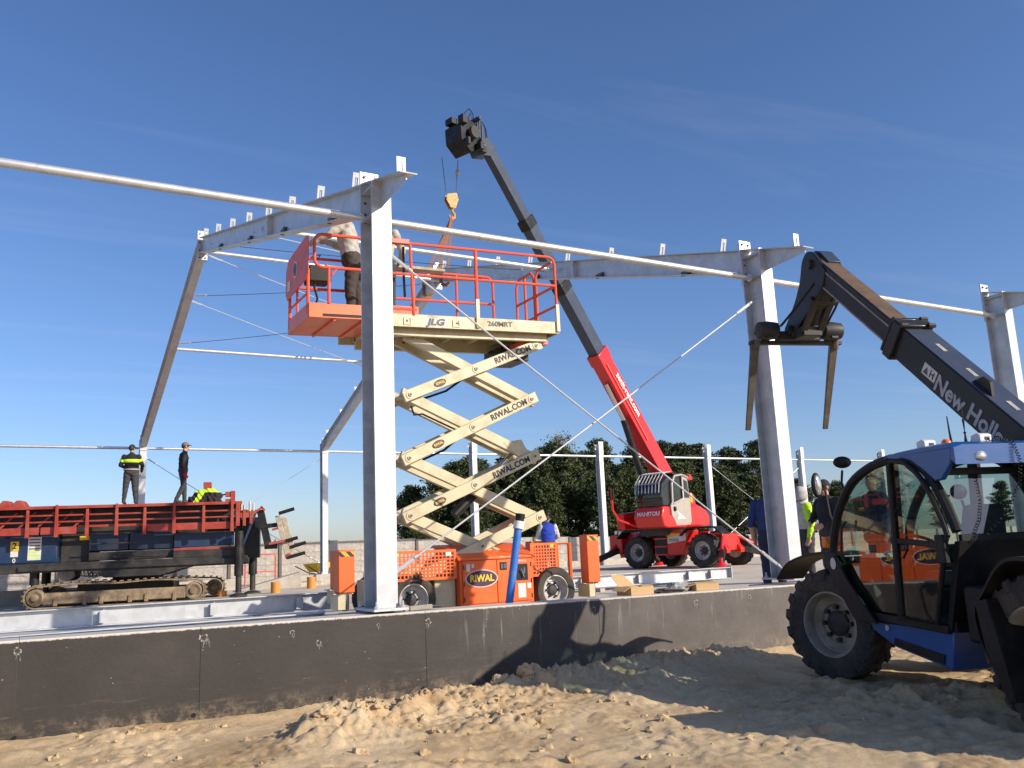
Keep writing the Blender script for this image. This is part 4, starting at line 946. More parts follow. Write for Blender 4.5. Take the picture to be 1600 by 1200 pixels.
MB().hexa([P(3.05, 2.0, 3.44), P(3.55, 2.0, 3.47), P(3.55, 2.5, 3.47), P(3.05, 2.5, 3.44), P(3.05, 2.0, 3.50), P(3.55, 2.0, 3.55), P(3.55, 2.5, 3.55), P(3.05, 2.5, 3.50)]).build('roller_track', 'redor', dk)
b_ = MB(); 
for x in (1.02, 1.78):                                # forklift tie-down brackets in the side
    for dx in (0, 0.10): b_.hexa(slab(x+dx, x+dx+0.018, Y0-0.012, Y0, 3.62, 3.70))
    b_.hexa(slab(x, x+0.118, Y0-0.012, Y0, 3.60, 3.618))
b_.build('tie_down', 'cream', dk)
for x in (1.07, 1.85): MB().prism([P(x-0.02, Y0-0.004, 3.645), P(x+0.02, Y0-0.004, 3.645), P(x, Y0-0.004, 3.68)], (0, 0.003, 0)).build('arrow_mark', 'ink', dk)
b_ = MB().hexa([P(1.30, Y0-0.002, 3.595), P(1.66, Y0-0.002, 3.595), P(1.66, Y0, 3.595), P(1.30, Y0, 3.595), P(1.35, Y0-0.002, 3.715), P(1.71, Y0-0.002, 3.715), P(1.71, Y0, 3.715), P(1.35, Y0, 3.715)]); b_.build('brand_plate', 'paper', dk)
letters('JLG', 0.125, 'inkgrey', dk, (1.49, Y0-0.005, 3.653+pz(1.5)), (1, 0, 0.045), (0, 0, 1), 0.045, align='CENTER', sx=1.35, shear=0.25)
letters('260MRT', 0.10, 'inkgrey', dk, (2.30, Y0-0.003, 3.672+pz(2.3)), (1, 0, 0.045), (0, 0, 1), 0.03, sx=1.15)
for x in (2.185, 3.575): MB().hexa(slab(x-0.03, x+0.03, Y0-0.03, Y0-0.001, 3.60, 4.02)).build('post_socket', 'cream', dk, 0.004)
# orange extension deck
ed = MB().hexa(slab(-0.27, 0.72, Y0-0.02, 2.72, 3.70, 3.72)).build('extension_deck', 'orange', SL)
for y in (Y0-0.03, 2.70): MB().hexa(slab(-0.28, 0.80, y, y+0.025, 3.635, 3.83)).build('extension_side', 'orange', ed, 0.004)
MB().hexa(slab(-0.285, -0.262, Y0-0.005, 2.70, 3.635, 3.83)).build('extension_end', 'orange', ed, 0.004)
MB().hexa(slab(-0.26, 0.80, Y0-0.004, 2.70, 3.638, 3.65)).build('extension_floor', 'orange', ed)
for x in (0.05, 0.45): MB().hexa(slab(x, x+0.03, Y0, 2.70, 3.612, 3.637)).build('extension_rib', 'orange', ed)
MB().hexa(slab(-0.1, 0.72, Y0-0.036, Y0-0.031, 3.655, 3.69)).build('grip_strip', 'plastic', ed)
# railings
rl_ = lambda pts, r=0.021: MB().tube([P(*q) for q in pts], r, 8).build('rail', 'redor', SL)
def arc(x, z, r, a0, a1, y, n=5): return [(x+r*math.cos(rad(a0+(a1-a0)*k/n)), y, z+r*math.sin(rad(a0+(a1-a0)*k/n))) for k in range(n+1)]
T, Md = 4.755, 4.31
# near side of the main deck
rl_([(0.75, Y0, T)] + arc(3.45, T-0.12, 0.12, 90, 0, Y0) + [(3.575, Y0, 3.95)]); rl_([(0.75, Y0, Md), (3.57, Y0, Md)])
rl_([(1.18, Y0, 3.74), (1.14, Y0, T)]); rl_([(2.185, Y0, 3.95), (2.185, Y0, T)], 0.026)
rl_([(0.75, Y0+0.02, 3.82), (1.22, Y0+0.02, 3.82)], 0.03); MB().hexa(slab(0.72, 1.25, Y0+0.0, Y0+0.02, 3.757, 3.86)).build('toe_board', 'redor', SL)
MB().hexa(slab(1.26, 3.5, Y1-0.05, Y1-0.035, 3.757, 3.86)).build('toe_board', 'redor', SL)
# sliding top latch at the joint of the two rails
MB().hexa(slab(0.85, 1.12, Y0-0.035, Y0+0.035, T-0.02, T+0.05)).build('rail_latch', 'redor', SL, 0.006)
# far side
rl_([(0.7, Y1-0.04, T)] + arc(3.0, T-0.12, 0.12, 90, 0, Y1-0.04) + [(3.12, Y1-0.04, 3.74)]); rl_([(0.7, Y1-0.04, Md), (3.12, Y1-0.04, Md)])
for x in (1.7, 2.45): rl_([(x, Y1-0.04, 3.74), (x, Y1-0.04, T)])
# right end with the gate
rl_([(3.575, Y0, Md), (3.575, 2.30, Md)]); rl_([(3.57, Y0+0.06, T-0.05), (3.57, 2.22, T-0.05), (3.57, 2.30, T-0.15), (3.57, 2.30, 3.74)]); rl_([(3.57, Y0, 4.0), (3.57, 2.3, 4.0)])
rl_([(3.57, 2.36, 3.74), (3.57, 2.36, T-0.12), (3.57, 2.44, T-0.04), (3.57, 2.82, T-0.04), (3.57, 2.91, T-0.15), (3.57, 2.91, 3.74)]); rl_([(3.57, 2.36, Md), (3.57, 2.91, Md)]); rl_([(3.57, 2.64, 3.74), (3.57, 2.64, T-0.04)])
rl_([(3.57, 2.36, 3.98), (3.57, 2.91, 3.98)])
rl_([(3.57, 2.94, 3.70), (3.62, 2.94, 4.0), (3.45, 2.94, 4.02), (3.45, 2.94, 3.74)], 0.013)
MB().hexa(slab(3.40, 3.47, 2.92, 2.95, 3.92, 4.05)).build('gate_tag', 'redor', SL)
# extension rails: looped end on the near side, and far side
lp = [(0.80, Y0-0.03, T)] + arc(-0.10, T-0.11, 0.11, 90, 180, Y0-0.03) + arc(-0.10, Md+0.11, 0.11, 180, 270, Y0-0.03) + [(0.80, Y0-0.03, Md)]
rl_(lp, 0.022); rl_([(-0.02, Y0-0.03, 3.83), (-0.02, Y0-0.03, Md)], 0.022); rl_([(0.02, Y0-0.03, Md-0.1), (0.09, Y0-0.03, Md)], 0.012)
lp = [(0.80, 2.71, T)] + arc(-0.10, T-0.11, 0.11, 90, 180, 2.71) + arc(-0.10, Md+0.11, 0.11, 180, 270, 2.71) + [(0.80, 2.71, Md)]
rl_(lp, 0.022); rl_([(0.42, 2.71, 3.83)] + arc(0.50, Md-0.30, 0.08, 180, 90, 2.71) + [(0.8, 2.71, Md-0.22)], 0.018)
for y in (1.80, 2.66): rl_([(-0.27, y, 3.70), (-0.27, y, 4.30)], 0.022)
rl_([(-0.27, 2.30, 3.83), (-0.27, 2.30, 4.25)], 0.018); rl_([(-0.27, 1.80, 3.98), (-0.27, 2.66, 3.98)], 0.016)
# end plate with round badge
ep = MB().prism([P(-0.31, 1.66, 4.70), P(-0.31, 1.76, 4.73), P(-0.31, 2.60, 4.66), P(-0.31, 2.72, 4.52), P(-0.31, 2.74, 4.20), P(-0.31, 2.66, 4.10), P(-0.31, 1.78, 4.14), P(-0.31, 1.66, 4.25)], (0.012, 0, 0)).build('end_plate', 'redor', SL, 0.004)
oval('badge', 'paper', ep, P(-0.312, 2.25, 4.42), (0, -1, 0), (0, 0, 1), 0.10, 0.115, 0.003)
oval('badge_field', 'inkgrey', ep, P(-0.316, 2.25, 4.42), (0, -1, 0), (0, 0, 1), 0.075, 0.09, 0.003)
MB().bb(-0.316, -0.3105, 2.50, 2.62, 4.12, 4.26).build('label_sticker', 'paper', ep)
# control box with joystick and cable
cb_ = MB().hexa(slab(-0.20, 0.10, 1.98, 2.24, 4.20, 4.42)).build('control_box', 'plastic', SL, 0.015)
MB().tube([P(-0.06, 2.1, 4.42), P(-0.09, 2.1, 4.55)], 0.018, 8).build('joystick', 'plastic', cb_); MB().tube([P(-0.13, 2.05, 4.56), P(-0.03, 2.05, 4.58), P(-0.02, 2.16, 4.58), P(-0.13, 2.16, 4.57)], 0.007, 6, closed=True).build('guard_wire', 'plastic', cb_)
MB().cyl(P(0.05, 2.05, 4.42), P(0.05, 2.05, 4.46), 0.018, 8).build('stop_button', 'redor', cb_)
MB().tube([P(-0.12, 2.0, 4.22), P(-0.14, 1.96, 4.10), P(-0.10, 1.95, 3.95), P(-0.13, 1.95, 3.85), P(-0.10, 1.95, 3.74)], 0.014, 6).build('cable', 'plastic', cb_)
# board lying on the rails
bw = MB().bar(P(0.95, Y1-0.1, T+0.03), P(2.15, Y1-0.2, T-0.02), 0.14, 0.04).build('scaffold_board', 'wood', None); tag(bw, 'grey weathered board lying along the far rail of the lift platform', 'board')
# ratchet tool hanging from the rail
hk = MB(); hk.tube([P(1.08, Y0+0.1, T-0.02), P(1.08, Y0+0.1, 4.30), P(1.09, Y0+0.1, 4.02)], 0.018, 8); tag(hk.build('spanner_tool', 'darksteel', None), 'long dark spanner hanging on the lift railing', 'tool')
# ================================================================== PEOPLE
def cloth(name, c, rough=0.85, var=0.22): return mat(name, c, rough, 0, var, 14, bump=0.4, bscale=60)
PM = {'skin': mat('skin', (0.50, 0.29, 0.20), 0.55, 0, 0.08, 20), 'beige': cloth('beige_sweatshirt', (0.43, 0.40, 0.35)), 'brown': cloth('dark_brown_trousers', (0.060, 0.046, 0.038)),
      'black': cloth('black_jacket', (0.018, 0.018, 0.020)), 'charcoal': cloth('charcoal_trousers', (0.045, 0.045, 0.048)), 'boots': mat('work_boots', (0.05, 0.04, 0.033), 0.7),
      'blue': cloth('blue_vest', (0.020, 0.055, 0.42)), 'polo': cloth('dark_blue_polo', (0.022, 0.045, 0.16)), 'navy': cloth('navy_jacket', (0.018, 0.026, 0.065)), 'hoodie': cloth('pale_grey_hoodie', (0.50, 0.48, 0.45)),
      'greycap': cloth('grey_cap', (0.17, 0.17, 0.15)), 'hair': mat('dark_hair', (0.030, 0.022, 0.016), 0.6, 0, 0.3, 40), 'hivis': MT['hivis'], 'redglove': cloth('red_gloves', (0.36, 0.03, 0.035)), 'maroon': cloth('maroon_sleeve', (0.10, 0.03, 0.03)), 'belt': cloth('pale_belt', (0.42, 0.40, 0.37)), 'eye': mat('eye', (0.02, 0.02, 0.02), 0.3), 'lip': mat('lips', (0.35, 0.14, 0.11), 0.5), 'tan': cloth('tan_pouch', (0.28, 0.19, 0.11))}
def capsule(b_, a, c, ra, rc, n=12):
    a, c = V(a), V(c); d = c-a; L = d.length; d.normalize()
    pts = []; rs = []
    for t in (-0.999, -0.7, -0.35): pts.append(a+d*(ra*t)); rs.append(max(1e-3, ra*math.sqrt(1-t*t)))
    for t in (0.0, 0.25, 0.5, 0.75, 1.0): pts.append(a.lerp(c, t)); rs.append(ra+(rc-ra)*t)
    for t in (0.35, 0.7, 0.999): pts.append(c+d*(rc*t)); rs.append(max(1e-3, rc*math.sqrt(1-t*t)))
    b_.tube(pts, rs, n)
def loft(b_, rings, n=16):
    vs = []; m = len(rings)
    for c, rx, ry, X, Y in rings:
        for k in range(n): t = 2*math.pi*k/n; vs.append(V(c)+V(X)*rx*math.cos(t)+V(Y)*ry*math.sin(t))
    fs = [(i*n+k, i*n+(k+1) % n, (i+1)*n+(k+1) % n, (i+1)*n+k) for i in range(m-1) for k in range(n)] + [tuple(range(n-1, -1, -1)), tuple((m-1)*n+k for k in range(n))]
    b_.add(vs, fs)
BASE = dict(pel=(0, 0, 0.95), wst=(0, 0.0, 1.06), chs=(0, 0.01, 1.30), shl=(0, 0, 1.43), nck=(0, 0.01, 1.50), hd=(0, 0.03, 1.64),
            hipL=(-0.095, 0, 0.90), kneL=(-0.11, 0.02, 0.49), ankL=(-0.12, -0.02, 0.09), toeL=(-0.15, 0.14, 0.04), hipR=(0.095, 0, 0.90), kneR=(0.11, 0.02, 0.49), ankR=(0.12, -0.02, 0.09), toeR=(0.15, 0.14, 0.04),
            shoL=(-0.185, 0, 1.41), elbL=(-0.25, -0.03, 1.13), wriL=(-0.255, 0.05, 0.88), shoR=(0.185, 0, 1.41), elbR=(0.25, -0.03, 1.13), wriR=(0.255, 0.05, 0.88), handL=None, handR=None)
def person(label, loc, rz, pose=None, shirt='black', pants='charcoal', sleeve=None, fore=None, glove=None, scale=1.0, bulk=1.0, head='cap', headmat='black', look=0.0, seed=1, stripe=None, belt=None, extra=None, group=None):
    J = dict(BASE); J.update(pose or {}); J = {k: V(v) if v is not None else None for k, v in J.items()}
    b_ = MB(); bones = []
    def lim(a, c, ra, rc, reg): capsule(b_, a, c, ra, rc); bones.append((V(a), V(c), (ra+rc)/2, reg))
    # torso loft along pelvis-waist-chest-shoulders
    sx = (J['shoR']-J['shoL']).normalized(); hx = (J['hipR']-J['hipL']).normalized()
    def ring(c, rx, ry, X, ax): Y = V(ax).cross(X).normalized(); return (c, rx*bulk, ry*bulk, X, Y)
    up1 = (J['wst']-J['pel']).normalized(); up2 = (J['shl']-J['chs']).normalized(); mx_ = (sx+hx).normalized()
    lo = J['pel']-up1*0.10
    loft(b_, [ring(lo, 0.10, 0.09, hx, up1), ring(J['pel']-up1*0.04, 0.165, 0.125, hx, up1), ring(J['pel'], 0.17, 0.125, hx, up1), ring(J['wst'], 0.158, 0.115, mx_, up1), ring(J['chs']*0.5+J['wst']*0.5, 0.17, 0.12, mx_, up2), ring(J['chs'], 0.185, 0.125, sx, up2), ring(J['shl'], 0.165, 0.095, sx, up2), ring(J['nck'], 0.07, 0.07, sx, up2)])
    bones.append((lo, J['pel']+up1*0.06, 0.15, 'pants')); bones.append((J['pel']+up1*0.07, J['shl'], 0.15, 'shirt')); bones.append((J['shl']-sx*0.16, J['shl']+sx*0.16, 0.06, 'shirt'))
    for s in 'LR':
        lim(J['hip'+s], J['kne'+s], 0.098*bulk, 0.068*bulk, 'pants'); lim(J['kne'+s], J['ank'+s]+V((0, 0, 0.03)), 0.068*bulk, 0.052, 'pants')
        lim(J['ank'+s]+V((0, -0.02, -0.02)), J['toe'+s], 0.052, 0.040, 'boots')
        lim(J['sho'+s], J['elb'+s], 0.066*bulk, 0.050*bulk, 'sleeve'); lim(J['elb'+s], J['wri'+s], 0.048*bulk, 0.036, 'fore')
        # hand: palm, four fingers and thumb
        w_ = J['wri'+s]; d = (w_-J['elb'+s]).normalized() if J['hand'+s] is None else J['hand'+s].normalized()
        side = d.cross(V((1, 0, 0))); side = V((0, 1, 0)) if side.length < 0.3 else side.normalized()
        nrm = d.cross(side).normalized()
        if nrm.x*(-1 if s == 'L' else 1) > 0: nrm = -nrm       # towards the body = palm side
        pc = w_ + d*0.055
        loft(b_, [(w_, 0.026, 0.030, nrm, side), (pc, 0.018, 0.044, nrm, side), (w_+d*0.095, 0.015, 0.042, nrm, side)], 10); bones.append((w_, w_+d*0.11, 0.04, 'hand'))
        for k, ln in enumerate((0.072, 0.082, 0.077, 0.060)):
            f0 = w_+d*0.09+side*(0.033-0.022*k); f1 = f0+d*ln*0.5+nrm*0.010; f2 = f1+d*ln*0.42+nrm*0.026
            capsule(b_, f0, f1, 0.0100, 0.0095, 6); capsule(b_, f1, f2, 0.0095, 0.0085, 6); bones.append((f0, f2, 0.012, 'hand'))
        t0 = w_+d*0.03+side*0.03; t1 = t0+d*0.035+side*0.028+nrm*0.012; capsule(b_, t0, t1, 0.013, 0.011, 6); capsule(b_, t1, t1+d*0.032+nrm*0.01, 0.011, 0.010, 6); bones.append((t0, t1+d*0.03, 0.012, 'hand'))
    # head
    hd = J['hd']; lim(J['nck']-V((0, 0, 0.03)), hd-V((0, 0.015, 0.07)), 0.056, 0.054, 'skin')
    Rh = Matrix.Rotation(look, 3, 'Z')
    H_ = lambda x, y, z: hd + Rh @ V((x, y, z))
    b_.ell(H_(0, -0.005, 0.03), (0.076, 0.096, 0.100), 14, 10, Rh); b_.ell(H_(0, 0.028, -0.035), (0.056, 0.062, 0.082), 12, 8, Rh)
    capsule(b_, H_(0, 0.088, 0.020), H_(0, 0.104, -0.018), 0.010, 0.015, 8)
    for s in (-1, 1): b_.ell(H_(s*0.078, -0.005, 0.0), (0.012, 0.022, 0.034), 8, 6, Rh)
    bones.append((H_(0, 0, -0.08), H_(0, 0, 0.10), 0.09, 'skin'))
    me = b_.mesh('body'); o = bpy.data.objects.new('body', me); col.objects.link(o)
    m1 = o.modifiers.new('r', 'REMESH'); m1.mode = 'VOXEL'; m1.voxel_size = 0.0125; m1.use_smooth_shade = True
    m2 = o.modifiers.new('s', 'SMOOTH'); m2.factor = 0.5; m2.iterations = 2
    me2 = bpy.data.meshes.new_from_object(o.evaluated_get(bpy.context.evaluated_depsgraph_get())); bpy.data.objects.remove(o); bpy.data.meshes.remove(me)
    n = len(me2.vertices); co = np.zeros(n*3); me2.vertices.foreach_get('co', co); co = co.reshape(-1, 3); nr = np.zeros(n*3); me2.vertices.foreach_get('normal', nr); nr = nr.reshape(-1, 3)
    regs = ['shirt', 'sleeve', 'fore', 'pants', 'boots', 'hand', 'skin']
    def nearest(pts):
        best = np.full(len(pts), 1e9); reg = np.zeros(len(pts), int)
        for a, c, r_, g in bones:
            A = np.array(a); D = np.array(c)-A; L2 = max(1e-9, D@D); t = np.clip(((pts-A)@D)/L2, 0, 1); q = np.linalg.norm(pts-(A+t[:, None]*D), axis=1)/r_
            mk = q < best; best[mk] = q[mk]; reg[mk] = regs.index(g)
        return reg
    vr = nearest(co); clothv = (vr <= 3)
    r_ = np.random.default_rng(seed); ph = r_.random(6)*6
    fold = (np.sin(co[:, 2]*38+co[:, 0]*22+ph[0]+3*np.sin(co[:, 1]*17+ph[1])) + np.sin(co[:, 2]*61-co[:, 1]*35+ph[2]))*0.0026 + 0.004
    co2 = co + nr*(fold*clothv)[:, None]; me2.vertices.foreach_set('co', co2.ravel())
    fn_ = len(me2.polygons); ctr = np.zeros(fn_*3); me2.polygons.foreach_get('center', ctr); fr_ = nearest(ctr.reshape(-1, 3))
    key = {'shirt': shirt, 'sleeve': sleeve or shirt, 'fore': fore or sleeve or shirt, 'pants': pants, 'boots': 'boots', 'hand': glove or 'skin', 'skin': 'skin'}
    me2.materials.clear()
    for g in regs: me2.materials.append(PM[key[g]])
    me2.polygons.foreach_set('material_index', fr_.astype(np.int32)); me2.update()
    t = thing('person', label, 'person', loc, rz, group); t.scale = (scale,)*3
    body = link('body', me2, None, t, 0, 0); me2.polygons.foreach_set('use_smooth', [True]*fn_)
    for s in (-1, 1): MB().ell(H_(s*0.030, 0.086, 0.022), (0.011, 0.006, 0.006), 8, 5, Rh).build('eye', PM['eye'], body)
    MB().ell(H_(0, 0.087, -0.050), (0.022, 0.006, 0.005), 8, 5, Rh).build('mouth', PM['lip'], body)
    def dome(name, m, s, zmin, back=0.0, yoff=-0.005):
        q = MB(); vs = []; fs = []; n1, n2 = 20, 8
        for i in range(n2+1):
            for k in range(n1):
                tt = 2*math.pi*k/n1; zlow = zmin - back*max(0, -math.sin(tt)); ph_ = (math.pi/2)*(i/n2)
                z = zlow + (0.104*s-zlow)*math.sin(ph_); rr = math.sqrt(max(0, 1-(z/(0.104*s))**2)) if abs(z) < 0.104*s else 0.0
                vs.append(H_(0.080*s*rr*math.cos(tt), yoff+0.100*s*rr*math.sin(tt), 0.03+z))
        for i in range(n2):
            for k in range(n1): fs.append((i*n1+k, i*n1+(k+1) % n1, (i+1)*n1+(k+1) % n1, (i+1)*n1+k))
        q.add(vs, fs); return q.build(name, PM[m], t, 0, 60)
    if head in ('cap', 'beanie'):
        cp_ = dome('cap', headmat, 1.12, 0.015, 0.03)
        if head == 'cap':
            rr = [(-0.072, 0.06), (-0.06, 0.13), (-0.025, 0.165), (0.025, 0.165), (0.06, 0.13), (0.072, 0.06)]
            MB().prism([H_(x, y, 0.050-0.12*(y-0.06)) for x, y in rr], (0, 0, 0.010)).build('brim', PM[headmat], cp_)
        dome('hair', 'hair', 1.05, -0.055, 0.03, -0.016)
    elif head == 'hair': dome('hair', 'hair', 1.07, 0.020, 0.075, -0.010)
    elif head == 'hood':
        q = MB(); vs = []; n1 = 18
        prof = [(-0.11, 0.10, 0.02), (-0.04, 0.112, -0.01), (0.03, 0.110, -0.012), (0.09, 0.092, -0.01), (0.13, 0.055, -0.005), (0.145, 0.004, 0.0)]
        for z, r0, yo in prof:
            for k in range(n1):
                tt = rad(-235 + 290*k/(n1-1)); vs.append(H_(r0*math.cos(tt), yo+r0*1.12*math.sin(tt), z))
        fs = [(i*n1+k, i*n1+k+1, (i+1)*n1+k+1, (i+1)*n1+k) for i in range(len(prof)-1) for k in range(n1-1)]
        q.add(vs, fs); hk_ = q.build('hood', PM[headmat], t, 0, 60, fix=False); md = hk_.modifiers.new('t', 'SOLIDIFY'); md.thickness = 0.012
    def band(name, m, zc, hgt, grow=1.09):
        up = (J['shl']-J['pel']).normalized(); f = (zc-J['pel'].z)/max(0.1, (J['shl'].z-J['pel'].z)); c = J['pel'].lerp(J['shl'], f); rx = (0.165+0.03*min(1, max(0, f)))*bulk*grow; ry = 0.128*bulk*grow
        X = mx_; Y = up.cross(X).normalized(); q = MB(); vs = []; nn = 24
        for dz in (-hgt/2, hgt/2):
            for k in range(nn): tt = 2*math.pi*k/nn; vs.append(c+up*dz+X*rx*math.cos(tt)+Y*ry*math.sin(tt))
        q.add(vs, [(k, (k+1) % nn, nn+(k+1) % nn, nn+k) for k in range(nn)]); ob = q.build(name, PM[m], t, 0, 60, fix=False); md = ob.modifiers.new('t', 'SOLIDIFY'); md.thickness = 0.008
        return ob
    if stripe: 
        for z, h_ in stripe: band('reflective_stripe', 'hivis', z, h_)
        for s in 'LR':
            a, c = J['sho'+s], J['elb'+s]; MB().tube([a.lerp(c, 0.36), a.lerp(c, 0.62)], [0.074*bulk, 0.067*bulk], 12).build('sleeve_stripe', PM['hivis'], t)
    if belt: band('belt', belt, J['pel'].z+0.07, 0.04, 1.10)
    return t
# on the lift platform, leaning on the far-end rail, head up under the rafter
zdk = 3.73 + pz(0.4)
person('worker in beige sweatshirt and dark trousers leaning on the lift platform rail', (0.50, 2.42, zdk), rad(66),
       dict(pel=(0, -0.03, 0.95), wst=(0, -0.01, 1.07), chs=(0, 0.03, 1.31), shl=(0, 0.04, 1.45), nck=(0, 0.07, 1.52), hd=(0, 0.12, 1.66), hipL=(-0.10, -0.06, 0.88), hipR=(0.10, -0.06, 0.88), kneL=(-0.14, -0.02, 0.48), kneR=(0.13, -0.10, 0.48), ankR=(0.15, -0.16, 0.09), toeR=(0.18, 0.0, 0.04), ankL=(-0.15, -0.04, 0.09),
            shoL=(-0.19, 0.04, 1.43), elbL=(-0.25, 0.24, 1.25), wriL=(-0.20, 0.50, 1.13), shoR=(0.19, 0.04, 1.43), elbR=(0.30, 0.14, 1.25), wriR=(0.28, 0.34, 1.32)),
       'beige', 'brown', bulk=1.14, head='hair', seed=3, group='workers on the lift platform')
person('second lift worker mostly hidden behind the near steel column', (1.02, 2.5, 3.73+pz(1.0)), rad(-30), dict(elbR=(0.28, 0.12, 1.18), wriR=(0.22, 0.32, 1.12)), 'beige', 'charcoal', head='cap', headmat='greycap', seed=4, group='workers on the lift platform')
RG = V((-0.841910, 16.861297, 0)); RD = V((0.966, -0.259, 0)); RN = V((0.259, 0.966, 0))
def rw(x, y, z): return RG + RD*x + RN*y + V((0, 0, z))
p_ = rw(-0.22, 2.0, 2.30)
person('man in black jacket with yellow-green stripe, back turned, standing on the rig deck', p_, rad(-12),
       dict(shoL=(-0.20, 0, 1.41), elbL=(-0.30, 0.02, 1.16), wriL=(-0.20, 0.22, 1.10), elbR=(0.30, 0.0, 1.15), wriR=(0.27, 0.14, 0.98), ankL=(-0.17, -0.02, 0.09), kneL=(-0.14, 0.01, 0.49), ankR=(0.15, -0.02, 0.09)), 'black', 'charcoal', bulk=1.16, head='cap', headmat='black', look=rad(-25), stripe=[(1.27, 0.10)], belt='belt', scale=0.985, seed=5, group='men standing on the rig deck')
p_ = rw(1.22, 1.9, 2.27)
person('man in black jacket, grey cap and red gloves standing on the rig deck', p_, rad(-88),
       dict(elbL=(-0.24, -0.02, 1.12), wriL=(-0.25, 0.10, 0.90), elbR=(0.25, -0.04, 1.12), wriR=(0.26, 0.0, 0.86), kneL=(-0.10, 0.06, 0.49), ankL=(-0.10, 0.08, 0.09), toeL=(-0.11, 0.24, 0.04), kneR=(0.10, 0.0, 0.50), ankR=(0.11, -0.18, 0.10), toeR=(0.12, -0.04, 0.03), hd=(0, 0.055, 1.63), nck=(0, 0.03, 1.49)), 'black', 'charcoal', sleeve='black', fore='maroon', glove='redglove', bulk=1.05, head='cap', headmat='greycap', scale=1.03, seed=6, group='men standing on the rig deck')
fl = -0.36
person('worker in bright blue vest seen from behind beside the scissor lift', (9.2, 11.6, gz(9.2, 11.6)), rad(-20), dict(hd=(0, 0.09, 1.60), elbL=(-0.28, 0.10, 1.14), wriL=(-0.16, 0.30, 1.10), elbR=(0.29, 0.08, 1.14), wriR=(0.20, 0.28, 1.06)), 'blue', 'charcoal', sleeve='hoodie', head='hair', bulk=1.14, seed=7, group='ground workers behind the wall')
person('worker in dark blue polo shirt half hidden behind the big steel column', (6.62, 0.98, gz(6.62, 0.98)), rad(-70), dict(shoL=(-0.2, 0, 1.41), elbL=(-0.27, -0.05, 1.13), wriL=(-0.27, 0.02, 0.88)), 'polo', 'navy', sleeve='polo', fore='skin', head='hair', bulk=1.12, scale=1.02, seed=8, group='ground workers behind the wall')
person('worker in pale hoodie with yellow-green sleeves right of the big column', (8.62, 2.12, gz(8.62, 2.12)), rad(65), None, 'hoodie', 'charcoal', sleeve='hivis', fore='hivis', head='hood', headmat='hoodie', bulk=1.18, scale=0.98, seed=9, group='ground workers behind the wall')
person('bearded-looking worker in black jacket and cap between column and telehandler', (8.52, 1.5, gz(8.52, 1.5)), rad(85), dict(elbR=(0.28, 0.06, 1.15), wriR=(0.14, 0.28, 1.08), elbL=(-0.28, 0.04, 1.15), wriL=(-0.16, 0.28, 1.04)), 'black', 'charcoal', head='cap', headmat='black', bulk=1.12, scale=1.02, seed=10, group='ground workers behind the wall')['label'] = 'worker in black jacket and black cap left of the telehandler windscreen'
person('bare-headed man in navy jacket seen through the telehandler side window', (8.78, 0.75, gz(8.78, 0.75)), rad(75), dict(elbR=(0.27, 0.02, 1.14), elbL=(-0.27, 0.02, 1.14)), 'navy', 'navy', head='hair', bulk=1.2, scale=1.03, seed=11, group='ground workers behind the wall')
